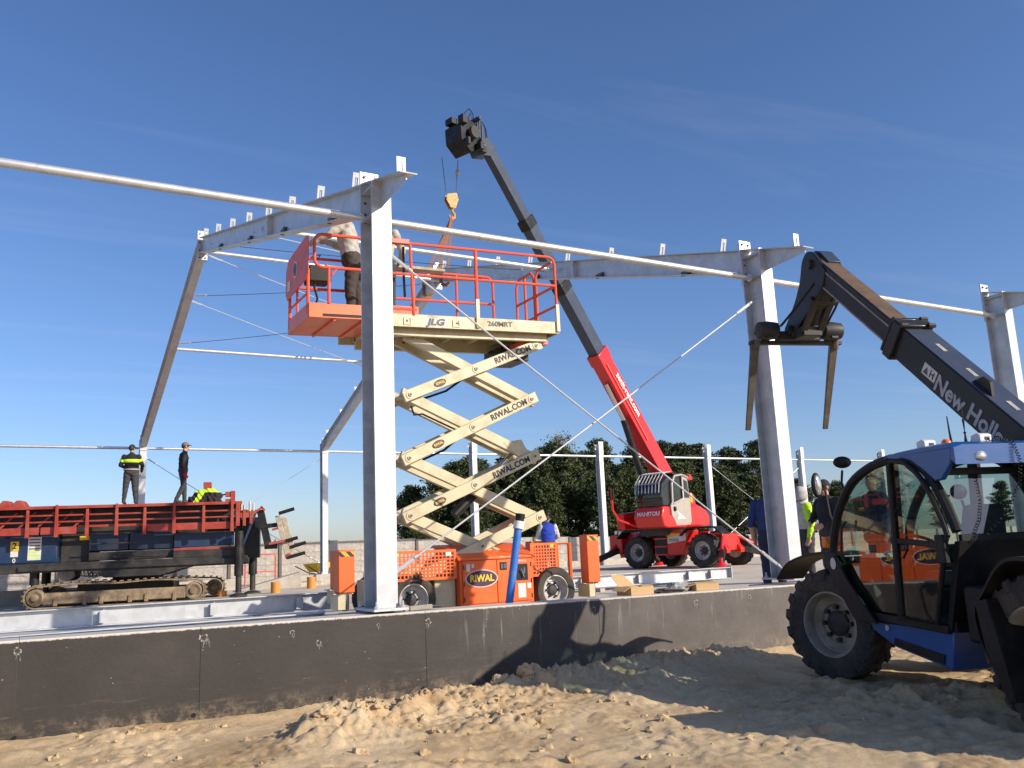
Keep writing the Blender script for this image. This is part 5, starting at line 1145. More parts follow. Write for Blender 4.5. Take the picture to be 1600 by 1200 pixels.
# ================================================================== TRACKED RIG
RZ = -0.46
RIG = thing('tracked_rig', 'long blue machine on muddy crawler tracks with a red railed deck', 'tracked rig', (RG.x, RG.y, RZ), math.atan2(RD.y, RD.x)); WT[RIG.name] = V((0, 0, -RZ))
def track(y0, y1, xa, xb):
    r = 0.27; zc = RZ+r+0.02; pts = []
    for k in range(9): t = rad(90+180*k/8); pts.append((xa+r+r*math.cos(t), zc+r*math.sin(t)))
    for k in range(1, 20): pts.append((xa+r+(xb-xa-2*r)*k/20, zc-r))
    for k in range(9): t = rad(-90+180*k/8); pts.append((xb-r+r*math.cos(t), zc+r*math.sin(t)))
    for k in range(1, 20):
        f = k/20; x = xb-r+(xa-xb+2*r)*f; pts.append((x, zc+r + 0.085*math.sin(math.pi*f)*(0.6+0.4*math.sin(f*9))))
    n = len(pts); b_ = MB()
    for i in range(n):
        (x0, z0), (x1, z1) = pts[i], pts[(i+1) % n]; d = V((x1-x0, 0, z1-z0)); L = d.length; d.normalize(); nn = V((-d.z, 0, d.x))*-1
        c = V(((x0+x1)/2, (y0+y1)/2, (z0+z1)/2)); sd = V((0, 1, 0))
        q = lambda s, u: [c + d*(s*L*0.47) + sd*(e*(y1-y0)/2) + nn*u for e in (-1, 1)]
        a0 = q(-1, -0.018); a1 = q(1, -0.018); b0 = q(-1, 0.018); b1 = q(1, 0.018)
        b_.hexa([a0[0], a1[0], a1[1], a0[1], b0[0], b1[0], b1[1], b0[1]])
        c2 = c + nn*0.03; b_.hexa([c2+d*(-0.02)-sd*(y1-y0)/2, c2+d*0.02-sd*(y1-y0)/2, c2+d*0.02+sd*(y1-y0)/2, c2-d*0.02+sd*(y1-y0)/2, c2+nn*0.03+d*(-0.012)-sd*(y1-y0)/2, c2+nn*0.03+d*0.012-sd*(y1-y0)/2, c2+nn*0.03+d*0.012+sd*(y1-y0)/2, c2+nn*0.03-d*0.012+sd*(y1-y0)/2])
    tr = b_.build('crawler_track', 'track', RIG, 0, 30)
    MB().bb(xa+0.42, xb-0.48, y0+0.03, y1-0.03, RZ+0.10, RZ+0.40).build('track_frame', 'track', tr, 0.03)
    for x, rr in ((xa+r, 0.22), (xb-r, 0.23)): MB().lathe([(rr, 0), (rr, 0.08), (rr*0.75, 0.10), (rr*0.4, 0.06), (rr*0.4, 0.16), (0.05, 0.17)], (x, y0+0.12, zc), (0, -1, 0), 20).build('track_wheel', 'track', tr)
    for k in range(6): x = xa+0.75+0.55*k+(0.15 if k % 2 else 0); MB().prism([(x-0.05, y0-0.01, RZ+0.06), (x+0.05, y0-0.01, RZ+0.06), (x+0.035, y0-0.01, RZ+0.26), (x-0.035, y0-0.01, RZ+0.26)], (0, 0.05, 0)).build('roller_guard', 'track', tr, 0.008)
track(0.0, 0.5, -2.36, 2.05); track(1.95, 2.45, -2.25, 2.42)
b_ = MB(); b_.bb(-1.2, 1.2, 0.5, 1.95, -0.22, 0.12); b_.lathe([(0.62, 0.12), (0.66, 0.2), (0.66, 0.34), (0.58, 0.42)], (0.2, 1.22, 0), (0, 0, 1), 28); b_.build('turntable', 'darksteel', RIG, 0.01)
b_ = MB(); b_.bb(-5.4, 3.15, 0.30, 2.2, 0.46, 0.70); b_.prism([(-0.9, 0.28, 0.46), (1.6, 0.28, 0.46), (0.9, 0.28, 0.26), (-0.5, 0.28, 0.26)], (0, 1.9, 0)); b_.bb(-2.6, 3.2, 0.24, 0.29, 0.50, 0.64); b_.build('lower_frame', 'darksteel', RIG, 0.015)
b_ = MB(); b_.cyl((-1.45, 0.3, 0.42), (-1.45, 1.2, 0.42), 0.2, 18); b_.build('hose_drum', 'darksteel', RIG)
for k in range(4): MB().tube([(-1.15+0.1*k, 0.4, 0.50), (-1.10+0.1*k, 0.38, 0.34-0.02*k), (-0.92+0.1*k, 0.38, 0.33), (-0.80+0.08*k, 0.4, 0.50)], 0.018, 6).build('hose', 'plastic', RIG)
MB().bb(-5.4, 2.95, 0.62, 2.3, 1.40, 2.12).build('sub_frame', 'darksteel', RIG, 0.01)
# blue bodywork in panels
MB().bb(-5.3, -1.72, 0.42, 2.2, 0.70, 1.46).build('engine_cover', 'rigblue', RIG, 0.02)
for x0, x1 in ((-5.2, -3.7), (-3.68, -1.76)): MB().bb(x0, x1, 0.395, 0.4195, 0.74, 1.39).build('cover_panel', 'rigblue', RIG, 0.006)
MB().bb(-1.70, -0.98, 0.72, 2.1, 0.70, 1.46).build('recess', 'darksteel', RIG, 0.01)
for (x0, x1, z0, z1) in ((-0.96, 0.02, 0.98, 1.44), (0.05, 1.18, 0.98, 1.44), (-0.96, 1.18, 0.72, 0.94)): MB().bb(x0, x1, 0.50, 2.1, z0, z1).build('side_panel', 'rigblue_shaded' if z0 > 0.8 else 'darksteel', RIG, 0.012)
MB().prism([(1.2, 0.40, 0.98), (2.76, 0.40, 1.0), (2.76, 0.40, 1.36), (1.2, 0.40, 1.36)], (0, 0.4, 0)).build('sunlit_panel', MT['rigblue'], RIG, 0.012)  # sunlit stretch of the side, kept in the lighter rig blue
MB().bb(1.2, 2.8, 0.36, 0.46, 0.90, 0.965).build('red_strip', 'rigred', RIG, 0.006)
MB().bb(1.2, 2.85, 0.3, 2.0, 0.70, 0.90).build('side_panel', 'darksteel', RIG, 0.012)
b_ = MB(); b_.cyl((-0.3, 0.235, 0.80), (1.0, 0.235, 0.80), 0.03, 8); b_.cyl((-0.9, 0.235, 1.16), (0.3, 0.235, 1.16), 0.02, 8); b_.build('pipe_run', 'darksteel', RIG)
lb = MB().bb(-2.42, -2.10, 0.386, 0.3945, 0.80, 1.40).build('notice_panel', 'paper', RIG)
for k in range(7): MB().bb(-2.39, -2.13, 0.382, 0.3855, 0.84+0.08*k, 0.87+0.08*k).build('text_line', 'inkgrey' if k > 2 else 'hivis', lb)
y2 = MB().bb(-2.84, -2.64, 0.386, 0.3945, 1.06, 1.30).build('number_sign', 'yellow', RIG); letters('2', 0.22, 'ink', y2, (-2.74, 0.383, 1.18), (1, 0, 0), (0, 0, 1), 0.02, align='CENTER')
MB().bb(-2.83, -2.65, 0.386, 0.3945, 0.90, 1.05).build('label_sticker', 'paper', RIG); letters('0', 0.16, 'whiteink', RIG, (-2.74, 0.392, 0.80), (1, 0, 0), (0, 0, 1), 0.01, align='CENTER')
MB().bb(-1.22, -0.98, 0.60, 0.615, 1.28, 1.39).build('label_sticker', 'yellow', RIG)
# red deck: plates, edge beams, stakes and rails
for k in range(9):
    x0 = -5.4+0.93*k; MB().bb(x0, x0+0.92, -0.02, 2.9, 2.13, 2.17+0.004*(k % 2)).build('deck_plate', 'rigred', RIG, 0.004)
for x0, x1 in ((-5.4, -2.1), (-2.05, -1.2), (0.55, 2.85)): MB().bb(x0, x1, 0.0, 0.07, 1.44, 1.63).build('edge_beam', 'rigred', RIG, 0.006)
MB().bb(-1.15, 0.5, 0.05, 0.10, 1.60, 1.66).build('edge_beam', 'rigred', RIG, 0.004)
MB().bb(-5.4, 3.0, -0.06, 0.0, 2.10, 2.18).build('deck_edge', 'rigred', RIG, 0.006)
for z in (1.93, 1.76): MB().cyl((-5.4, -0.03, z), (2.95, -0.03, z), 0.024, 8).build('side_rail', 'rigred', RIG)
for k, x in enumerate((-4.5, -3.78, -3.06, -2.35, -1.66, -0.92, -0.2, 0.5, 1.24, 2.0, 2.74)):
    MB().hexa([(x-0.045, -0.10, 1.36), (x+0.045, -0.10, 1.36), (x+0.045, -0.02, 1.36), (x-0.045, -0.02, 1.36), (x-0.03, -0.13, 2.08 if k % 2 else 2.2), (x+0.03, -0.13, 2.08 if k % 2 else 2.2), (x+0.03, -0.062, 2.08 if k % 2 else 2.2), (x-0.03, -0.062, 2.08 if k % 2 else 2.2)]).build('stake', 'rigred', RIG, 0.006)
for k in range(8):                                    # struts of the folded frame seen between the rails
    x = -4.6+0.45*k; MB().bar((x, 0.5, 1.55), (x+0.5, 0.5, 2.05), 0.05, 0.05).build('brace_strut', 'rigred', RIG)
MB().bb(-5.3, 2.9, 1.2, 1.3, 1.6, 2.1).build('spine_beam', 'rigred', RIG, 0.01)
for x in (-3.05, -2.72): MB().prism([(x-0.22, 0.4, 2.18), (x+0.2, 0.4, 2.18), (x+0.06, 0.4, 2.38), (x-0.05, 0.4, 2.38)], (0, 0.5, 0)).build('hinge_lug', 'rigred', RIG, 0.01)
b_ = MB(); b_.bar((1.93, 0.5, 2.17), (2.02, 0.5, 2.66), 0.14, 0.14, (1, 0, 0)); b_.bb(1.93, 2.14, 0.42, 0.62, 2.60, 2.76); b_.build('deck_post', 'rigred', RIG, 0.008)
b_ = MB(); b_.bb(2.66, 2.78, 0.4, 0.6, 2.17, 2.50); b_.bb(2.52, 2.70, 0.42, 0.58, 2.34, 2.48); b_.bb(2.52, 2.70, 0.42, 0.58, 2.20, 2.28); b_.build('deck_bracket', 'rigred', RIG, 0.006)
MB().tube([(2.55, 0.45, 2.42), (2.40, 0.45, 2.38), (2.38, 0.45, 2.26), (2.46, 0.45, 2.18)], 0.025, 6).build('hose', 'plastic', RIG)
# right-hand end: red brackets, black mast and stabilisers
b_ = MB()
for (x0, x1, y0, y1, z0, z1) in ((2.84, 2.94, -0.08, 0.05, 1.5, 2.16), (2.95, 3.3, 0.0, 0.08, 1.72, 1.86), (3.02, 3.1, -0.02, 0.1, 1.5, 1.95), (3.2, 3.27, -0.02, 0.1, 1.55, 1.9), (2.9, 3.4, 0.3, 0.4, 1.85, 1.95)): b_.bb(x0, x1, y0, y1, z0, z1)
b_.bar((3.25, 0.0, 1.8), (3.55, 0.0, 2.0), 0.06, 0.06); b_.bar((3.5, 0.0, 2.02), (3.6, 0.0, 1.9), 0.06, 0.06); b_.build('end_bracket', 'rigred', RIG, 0.006)
b_ = MB()
for x in (2.98, 3.05, 3.2, 3.3): b_.cyl((x, 0.1, 1.9), (x, 0.1, 2.12+0.06*math.sin(x*20)), 0.03, 8)
b_.build('valve_block', 'rimlight', RIG)
MB().bb(3.0, 3.46, 0.5, 1.5, 0.62, 1.75).build('end_frame', 'black', RIG, 0.015)
b_ = MB(); b_.bar((3.48, 0.15, 1.92), (3.72, 0.15, 0.86), 0.18, 0.20, (1, 0, 0)); b_.bb(3.60, 3.95, 0.08, 0.24, 0.84, 1.0); b_.bar((3.42, 0.1, 1.45), (3.95, 0.1, 1.50), 0.10, 0.12); b_.build('mast', 'black', RIG, 0.01)
MB().bar((3.36, 0.12, 1.86), (3.02, 0.12, 0.95), 0.06, 0.09, (0, 1, 0)).build('diagonal_strut', 'rigblue', RIG, 0.005)
for x, y, z1 in ((2.93, 0.05, 1.36), (3.24, 1.7, 1.36), (-2.3, 1.9, 0.6), (-2.28, 0.62, 0.6)):
    o = MB().cyl((x, y, 0.15), (x, y, z1), 0.12, 16).build('stabiliser', 'black', RIG); MB().cyl((x, y, -0.30), (x, y, 0.15), 0.08, 12).build('stabiliser_ram', 'darksteel', o)
    MB().lathe([(0.24, 0), (0.24, 0.04), (0.1, 0.09)], (x, y, -0.40), (0, 0, 1), 16).build('stabiliser_foot', 'darksteel', o)
b_ = MB(); b_.bar((3.80, -0.02, 1.36), (4.18, -0.02, 1.46), 0.06, 0.06); b_.bar((3.72, -0.1, 0.98), (4.25, -0.1, 1.06), 0.07, 0.07); b_.bar((4.18, -0.1, 0.56), (4.3, -0.1, 0.68), 0.08, 0.1); b_.build('clamp_arm', 'rigred', RIG, 0.006)
b_ = MB(); 
for p, q in (((3.98, -0.12, 1.80), (4.40, -0.12, 1.92)), ((4.18, -0.12, 1.04), (4.50, -0.12, 1.12)), ((4.30, -0.05, 0.86), (4.72, -0.05, 0.98)), ((4.22, -0.12, 0.58), (4.70, -0.12, 0.70))): b_.cyl(p, q, 0.05, 10)
b_.build('clamp_roller', 'plastic', RIG)
for dx in (0.0, 0.165): MB().hexa([(4.16+dx, -0.06, 0.62), (4.31+dx, -0.06, 0.62), (4.31+dx, 0.22, 0.62), (4.16+dx, 0.22, 0.62), (3.88+dx, -0.06, 1.74-dx*0.3), (4.03+dx, -0.06, 1.74-dx*0.3), (4.03+dx, 0.22, 1.74-dx*0.3), (3.88+dx, 0.22, 1.74-dx*0.3)]).build('wood_block', 'wood', RIG, 0.01)
# hi-vis jacket thrown over the red post
def jacket():
    b_ = MB(); c = rw(2.0, 0.45, 2.2)
    for (x, y, z, a, b2, c2) in ((-0.32, -0.02, 0.08, 0.16, 0.12, 0.12), (-0.12, -0.03, 0.20, 0.22, 0.12, 0.16), (0.10, -0.02, 0.26, 0.22, 0.13, 0.14), (0.28, 0, 0.14, 0.16, 0.13, 0.16), (0.18, -0.05, 0.06, 0.22, 0.12, 0.1), (-0.15, -0.02, 0.04, 0.24, 0.12, 0.08)): b_.ell((x, y, z), (a, b2, c2), 12, 8)
    me = b_.mesh('j'); o = bpy.data.objects.new('j', me); col.objects.link(o); m1 = o.modifiers.new('r', 'REMESH'); m1.mode = 'VOXEL'; m1.voxel_size = 0.02
    me2 = bpy.data.meshes.new_from_object(o.evaluated_get(bpy.context.evaluated_depsgraph_get())); bpy.data.objects.remove(o)
    for v in me2.vertices:
        n_ = noise.noise(V(v.co)*9); v.co += V(v.normal)*(0.03*n_+0.012*math.sin(v.co.x*50+v.co.z*30))
    me2.materials.clear(); me2.materials.append(PM['black']); me2.materials.append(MT['hivis'])
    for p in me2.polygons:
        x, y, z = p.center; p.material_index = 1 if (z > 0.27 or (abs(x+0.16+(z-0.15)*-0.6) < 0.075)) and not (abs(x+0.0) < 0.05 and z < 0.25) else 0
    t = thing('jacket', 'black and yellow-green safety jacket draped over the red post on the rig', 'jacket', c, math.atan2(RD.y, RD.x)); link('cloth', me2, None, t, 0, 60)
jacket()

# ================================================================== ROTATING TELEHANDLER CRANE
CK = 0.887; CO = V((15.59, 13.40, -0.257)); CA = math.atan2(-0.97, 0.25)
CR = thing('crane', 'red wheeled telescopic crane with black boom sections, outriggers down', 'crane', CO, CA); CR.scale = (CK,)*3
for sx in (-1.42, 1.42):
    for sy in (-1, 1): wheel(CR, (sx, sy*1.0, 0.58), (0, sy, 0), 0.585, 0.46, 0.31, 18, 'rimlight', steer=0.0)
b_ = MB(); b_.bb(-2.3, 1.85, -0.55, 0.55, 0.55, 1.15); b_.build('chassis', 'red', CR, 0.03)
MB().prism([(-0.68, -1.10, 0.45), (0.55, -1.10, 0.45), (0.78, -1.10, 1.05), (0.86, -1.10, 1.30), (-0.62, -1.10, 1.30)], (0, 0.62, 0)).build('side_box', 'red', CR, 0.03)
st = MB(); st.bb(-0.60, -0.12, -1.125, -1.10, 0.50, 1.24); st.build('step_recess', 'black', CR)
for z in (0.46, 0.74, 1.02): MB().bb(-0.64, -0.10, -1.16, -0.95, z, z+0.05).build('step', 'red', CR, 0.006)
MB().prism([(-0.06, -1.118, 0.86), (0.70, -1.118, 0.96), (0.74, -1.118, 1.20), (-0.06, -1.118, 1.22)], (0, 0.014, 0)).build('sticker', 'paper', CR)
MB().prism([(-0.06, -1.123, 1.08), (0.50, -1.123, 1.14), (0.74, -1.123, 1.20), (-0.06, -1.123, 1.22)], (0, 0.004, 0)).build('sticker_band', 'yellow', CR)
for k in range(2): MB().bb(0.0, 0.42, -1.124, -1.119, 0.94+0.06*k, 0.965+0.06*k).build('sticker_line', 'ink', CR)
MB().bb(-0.66, 0.60, 0.5, 1.10, 0.45, 1.25).build('side_box', 'red', CR, 0.03)
for sx in (-1.42, 1.42):
    for sy in (-1, 1):
        pts = [(sx-0.85, 1.10), (sx-0.55, 1.34), (sx+0.55, 1.34), (sx+0.85, 1.10)]
        b_ = MB()
        for (xa, za), (xb, zb) in zip(pts[:-1], pts[1:]): b_.hexa([(xa, sy*1.0-0.28, za), (xb, sy*1.0-0.28, zb), (xb, sy*1.0+0.28, zb), (xa, sy*1.0+0.28, za), (xa, sy*1.0-0.28, za+0.05), (xb, sy*1.0-0.28, zb+0.05), (xb, sy*1.0+0.28, zb+0.05), (xa, sy*1.0+0.28, za+0.05)])
        b_.build('mudguard', 'plastic', CR, 0.008)
# outriggers: red heads, black beams, red feet
def outrigger(sx, sy, fx, fy):
    h = (sx*(2.35 if sx < 0 else 1.75), sy*0.45, 0.85 if sx < 0 else 0.62); f_ = (fx, fy, 0.22)
    if sx > 0:
        o = MB().prism([(1.72, sy*0.45-0.12, 0.48), (1.98, sy*0.45-0.12, 0.46), (2.0, sy*0.45-0.12, 0.60), (1.84, sy*0.45-0.12, 0.80), (1.72, sy*0.45-0.12, 0.85)], (0, 0.24, 0)).build('outrigger_head', 'red', CR, 0.02)
    else:
        o = MB().prism([(sx*2.1, sy*0.35-0.18, 0.45), (sx*2.75, sy*0.35-0.18, 0.40), (sx*2.85, sy*0.35-0.18, 0.8), (sx*2.6, sy*0.35-0.18, 1.35), (sx*2.15, sy*0.35-0.18, 1.3)], (0, 0.36, 0)).build('outrigger_head', 'red', CR, 0.02)
    MB().bar(h, f_, 0.20, 0.20).build('outrigger_beam', 'black', o, 0.01)
    b_ = MB(); b_.cyl((fx, fy, 0.05), (fx, fy, 0.34), 0.07, 12); b_.lathe([(0.26, 0.0), (0.26, 0.05), (0.10, 0.20)], (fx, fy, -0.01), (0, 0, 1), 14); b_.build('outrigger_foot', 'red', o)
    b_ = MB(); b_.cyl((sx*(2.45 if sx < 0 else 1.8), sy*0.45, 1.25 if sx < 0 else 1.05), ((h[0]+f_[0])/2, (h[1]+f_[1])/2, 0.58), 0.06, 10); b_.build('outrigger_ram', 'red', o)
outrigger(-1, -1, -3.05, -2.15); outrigger(-1, 1, -3.0, 2.2); outrigger(1, -1, 2.75, -2.15); outrigger(1, 1, 2.9, 2.0)
b_ = MB(); b_.bb(-2.9, -2.3, -0.95, 0.95, 0.55, 1.25); b_.build('front_frame', 'red', CR, 0.03)
b_ = MB(); b_.cyl((-2.35, -0.95, 1.3), (-2.35, -0.7, 1.3), 0.09, 12); b_.cyl((-2.6, -0.9, 1.35), (-2.6, -0.65, 1.35), 0.07, 12); b_.build('headlight', 'lens', CR)
# turret frame: u forward, v left
cin = Matrix.Rotation(-CA, 3, 'Z'); U = cin @ V((-0.94329, -0.33198, 0)); Vl = V((-U.y, U.x, 0)); TL = (cin @ (V((14.84, 13.75, CO.z))-CO))/CK
def T_(u, v, z): return TL + U*u + Vl*v + V((0, 0, z))
def tprism(poly, v0, v1, name, m, bev=0.02, parent=None): return MB().prism([T_(u, v0, z) for u, z in poly], Vl*(v1-v0)).build(name, m, parent or CR, bev)
MB().lathe([(0.75, 1.15), (0.78, 1.25), (0.78, 1.42)], TL, (0, 0, 1), 28).build('slew_ring', 'darksteel', CR)
tprism([(1.50, 1.45), (1.62, 1.8), (1.48, 2.15), (0.1, 2.15), (-0.1, 1.42), (1.25, 1.40)], -0.10, 1.06, 'turret_front', 'red', 0.05)
tprism([(-0.12, 1.42), (-0.12, 2.15), (-0.9, 2.25), (-1.55, 2.05), (-1.80, 1.8), (-1.75, 1.45)], -1.0, 1.05, 'turret_rear', 'red', 0.08)
tprism([(-0.55, 2.15), (-0.50, 2.50), (-0.72, 2.70), (-0.95, 2.55), (-1.0, 2.2)], 0.55, 0.95, 'tank', 'red', 0.06)
tprism([(1.3, 1.42), (1.35, 2.0), (-0.1, 2.1), (-0.2, 1.42)], -1.05, -0.72, 'turret_right', 'red', 0.04)
# cab: dark bubble front with guard bars, grey door on its left side
tprism([(0.62, 2.12), (1.46, 2.12), (1.55, 2.5), (1.44, 2.95), (1.12, 3.20), (0.62, 3.28)], -0.06, 1.03, 'cab_glass', 'cranebub', 0.07)
tprism([(0.70, 1.6), (0.70, 2.2), (0.72, 2.2), (0.72, 1.6)], 0.0, 0.98, 'bulkhead', 'black', 0.0)
b_ = MB(); b_.prism([T_(0.25, 0.25, 1.9), T_(0.75, 0.25, 1.9), T_(0.72, 0.25, 2.05), T_(0.35, 0.25, 2.1), T_(0.18, 0.25, 2.8), T_(0.05, 0.25, 2.8)], Vl*0.5); b_.build('cab_seat', 'sponge', CR, 0.03)
dr = tprism([(0.80, 1.66), (0.98, 1.85), (1.02, 2.15), (0.86, 2.22), (0.14, 2.42), (0.14, 3.22), (0.02, 3.24), (-0.24, 3.16), (-0.36, 2.40), (-0.36, 1.62), (-0.26, 1.50), (0.70, 1.48)], 1.040, 1.075, 'cab_door', 'cabgrey', 0.012)
MB().prism([T_(0.88, 1.045, 2.24), T_(0.17, 1.045, 2.44), T_(0.18, 1.045, 3.20), T_(0.62, 1.045, 3.22), T_(0.80, 1.045, 2.95)], Vl*0.012).build('door_window', 'cranebub', dr)
MB().prism([T_(0.05, 1.077, 2.46), T_(0.03, 1.077, 3.12), T_(-0.20, 1.077, 3.05), T_(-0.32, 1.077, 2.46)], Vl*0.006).build('rear_window', 'cranebub', dr)
MB().tube([T_(1.00, 1.085, 1.85), T_(1.02, 1.085, 2.15), T_(0.90, 1.085, 2.3), T_(0.86, 1.085, 2.95), T_(0.66, 1.085, 3.22), T_(0.14, 1.085, 3.28), T_(-0.24, 1.085, 3.2)], 0.04, 8).build('door_frame', 'cabgrey', dr)
MB().tube([T_(0.86, 1.09, 2.24), T_(0.16, 1.09, 2.43), T_(0.16, 1.09, 3.2)], 0.03, 6).build('window_frame', 'cabgrey', dr)
MB().prism([T_(0.62, 1.079, 1.70), T_(0.05, 1.079, 1.72), T_(0.62, 1.079, 2.0), T_(0.50, 1.079, 1.82)], Vl*0.004).build('door_swoosh', 'whiteink', dr)
MB().ell(T_(0.78, 1.09, 2.06), (0.07, 0.07, 0.09), 8, 6).build('door_handle', 'plastic', dr)
b_ = MB(); b_.prism([T_(-0.38, -0.06, 1.50), T_(-0.40, -0.06, 3.2), T_(-0.34, -0.06, 3.2), T_(-0.32, -0.06, 1.5)], Vl*1.09); b_.prism([T_(0.6, -0.08, 1.5), T_(0.6, -0.08, 3.25), T_(-0.38, -0.08, 3.22), T_(-0.38, -0.08, 1.5)], Vl*0.04); b_.build('cab_shell', 'black', CR, 0.02)
tprism([(0.75, 3.28), (-0.40, 3.22), (-0.45, 3.30), (0.70, 3.35)], -0.1, 1.08, 'cab_roof', 'black', 0.02)
for k in range(8):
    v = 0.0+0.14*k; MB().tube([T_(1.60, v, 2.62), T_(1.53, v, 2.98), T_(1.20, v, 3.30), T_(0.72, v, 3.39)], 0.017, 6).build('guard_bar', 'silver', CR)
for u, z in ((1.54, 2.95), (1.20, 3.31)): MB().tube([T_(u, -0.02, z), T_(u, 1.0, z)], 0.014, 6).build('guard_bar', 'silver', CR)
tprism([(-0.42, 3.10), (-0.46, 3.34), (-0.68, 3.36), (-0.85, 3.14)], 0.4, 1.0, 'spoiler', 'red', 0.05)
MB().tube([T_(1.45, -0.1, 1.5), T_(2.2, -0.35, 1.75), T_(2.45, -0.4, 2.1), T_(2.45, -0.4, 2.85)], 0.04, 8).build('mirror_arm', 'red', CR); MB().bar(T_(2.45, -0.4, 2.45), T_(2.45, -0.4, 2.85), 0.05, 0.16).build('mirror', 'plastic', CR)
MB().prism([T_(-0.42, 1.02, 2.3), T_(-0.60, 1.02, 2.3), T_(-0.58, 1.02, 2.62), T_(-0.46, 1.02, 2.66)], Vl*0.03).build('marker', 'yellow', CR, 0.01)
letters('MANITOU', 0.20, 'paper', CR, T_(1.60, 0.50, 1.90)+U*0.012, Vl, (-0.12*U.x, -0.12*U.y, 1), 0.03, align='CENTER')
# boom
def C2(p): return (cin @ (V(p) - CO))/CK
BA = V((15.9, 14.49, 2.42)); BB = V((7.72, 11.61, 11.98)); bd_ = (BB-BA).normalized(); BL = (BB-BA).length
bside = bd_.cross(V((0, 0, 1))).normalized(); bup = bside.cross(bd_).normalized()
def boomsec(s0, s1, w_, h, name, m, parent=None, bev=0.015):
    return MB().bar(C2(BA+bd_*s0), C2(BA+bd_*s1), w_, h, cin @ bup).build(name, m, parent or CR, bev)
b1 = boomsec(-0.9, BL*0.425, 0.46, 0.66, 'boom_base', 'red')
boomsec(BL*0.405, BL*0.435, 0.52, 0.72, 'boom_collar', 'red', b1)
boomsec(BL*0.43, BL*0.63, 0.39, 0.54, 'boom_section', 'boomgrey'); boomsec(BL*0.61, BL*0.635, 0.45, 0.60, 'boom_collar', 'black', b1)
boomsec(BL*0.63, BL*0.80, 0.33, 0.46, 'boom_section', 'boomgrey'); boomsec(BL*0.785, BL*0.81, 0.39, 0.52, 'boom_collar', 'black', b1)
boomsec(BL*0.80, BL*0.995, 0.28, 0.38, 'boom_section', 'boomgrey')
near = bside if bside.dot(CAM-BA) > 0 else -bside
MB().bar(C2(BA+bd_*BL*0.16 + near*0.235 + bup*-0.12), C2(BA+bd_*BL*0.40+near*0.235+bup*-0.12), 0.012, 0.05, cin @ bup).build('boom_strip', 'redor', b1)
tx = cin @ (-bd_); ty_ = cin @ bup
letters('zenit-rent.com', 0.34, 'whiteink', b1, C2(BA+bd_*BL*0.36+near*0.236+bup*0.10), tx, ty_, 0.025, sx=0.95)
MB().cyl(C2(BA+bd_*3.2-bup*0.45), C2(V((15.0, 14.2, 1.3))), 0.12, 12).build('boom_cylinder', 'black', CR)
MB().cyl(C2(BA+bd_*4.6-bup*0.36), C2(BA+bd_*3.2-bup*0.45), 0.08, 12).build('boom_cylinder_rod', 'chrome', CR)
MB().cyl(C2(BA+near*0.4), C2(BA-near*0.4), 0.14, 14).build('boom_pivot', 'darksteel', CR)
# winch head
hf = V((bd_.x, bd_.y, 0)).normalized()
def HD(f, s, z): return C2(BB + hf*f + near*s + V((0, 0, z)))
b_ = MB(); b_.prism([HD(-0.35, -0.2, -0.05), HD(0.05, -0.2, 0.16), HD(0.25, -0.2, 0.05), HD(0.5, -0.2, -0.25), HD(0.35, -0.2, -0.5), HD(-0.05, -0.2, -0.4)], (cin @ near)*0.4); b_.build('boom_head', 'boomgrey', CR, 0.02)
MB().prism([HD(0.20, 0.205, -0.15), HD(0.32, 0.205, -0.15), HD(0.26, 0.205, -0.40)], (cin @ near)*0.005).build('warning_sign', 'yellow', CR)
wn = MB().prism([HD(0.55, -0.35, 0.30), HD(0.95, -0.35, 0.36), HD(1.25, -0.35, 0.10), HD(1.22, -0.35, -0.35), HD(0.85, -0.35, -0.62), HD(0.50, -0.35, -0.40)], (cin @ near)*0.70).build('winch_box', 'black', CR, 0.02)
for (f, s_, z, a_, b2, c2) in ((1.18, 0.30, 0.22, 0.12, 0.10, 0.14), (0.62, 0.36, -0.42, 0.16, 0.08, 0.12), (1.05, -0.2, 0.34, 0.16, 0.2, 0.10), (0.40, 0.28, -0.42, 0.10, 0.10, 0.10), (1.10, 0.34, -0.42, 0.14, 0.05, 0.12)):
    p = HD(f, s_, z); MB().bb(p.x-a_, p.x+a_, p.y-b2, p.y+b2, p.z-c2, p.z+c2).build('winch_bracket', 'black', wn, 0.012)
b_ = MB(); b_.cyl(HD(0.62, -0.3, 0.42), HD(0.62, 0.45, 0.42), 0.07, 10); b_.build('winch_motor', 'boomgrey', wn); MB().cyl(HD(0.5, -0.3, -0.2), HD(0.5, 0.42, -0.2), 0.09, 12).build('winch_gear', 'boomgrey', wn)
b_ = MB(); b_.cyl(HD(0.85, 0.36, -0.08), HD(0.85, 0.46, -0.08), 0.20, 18); b_.build('winch_drum', 'darksteel', wn)
b_ = MB()
for f, z0, z1 in ((0.42, -0.2, 0.35), (0.52, -0.1, 0.42), (0.60, 0.1, 0.52), (0.36, -0.3, 0.1)): b_.cyl(HD(f, 0.3, z0), HD(f, 0.3, z1), 0.035, 8)
b_.bb(*(lambda p: (p.x-0.1, p.x+0.1, p.y-0.1, p.y+0.1, p.z-0.1, p.z+0.1))(HD(0.45, 0.1, 0.22))); b_.build('valve_block', 'boomgrey', wn)
for k, (f0, f1, hh) in enumerate(((0.62, 1.0, 0.62), (0.66, 0.86, 0.50), (0.15, 0.48, 0.40), (0.1, 0.40, 0.34))):
    MB().tube([HD(f0, 0.2, 0.35 if f0 > 0.5 else 0.1), HD(f0+0.04, 0.2, hh), HD((f0+f1)/2, 0.2, hh+0.1), HD(f1, 0.2, hh-0.1), HD(f1+0.02, 0.2, 0.25)], 0.016, 6).build('hose', 'plastic', wn)
HK = V((6.96, 12.34, 9.95))
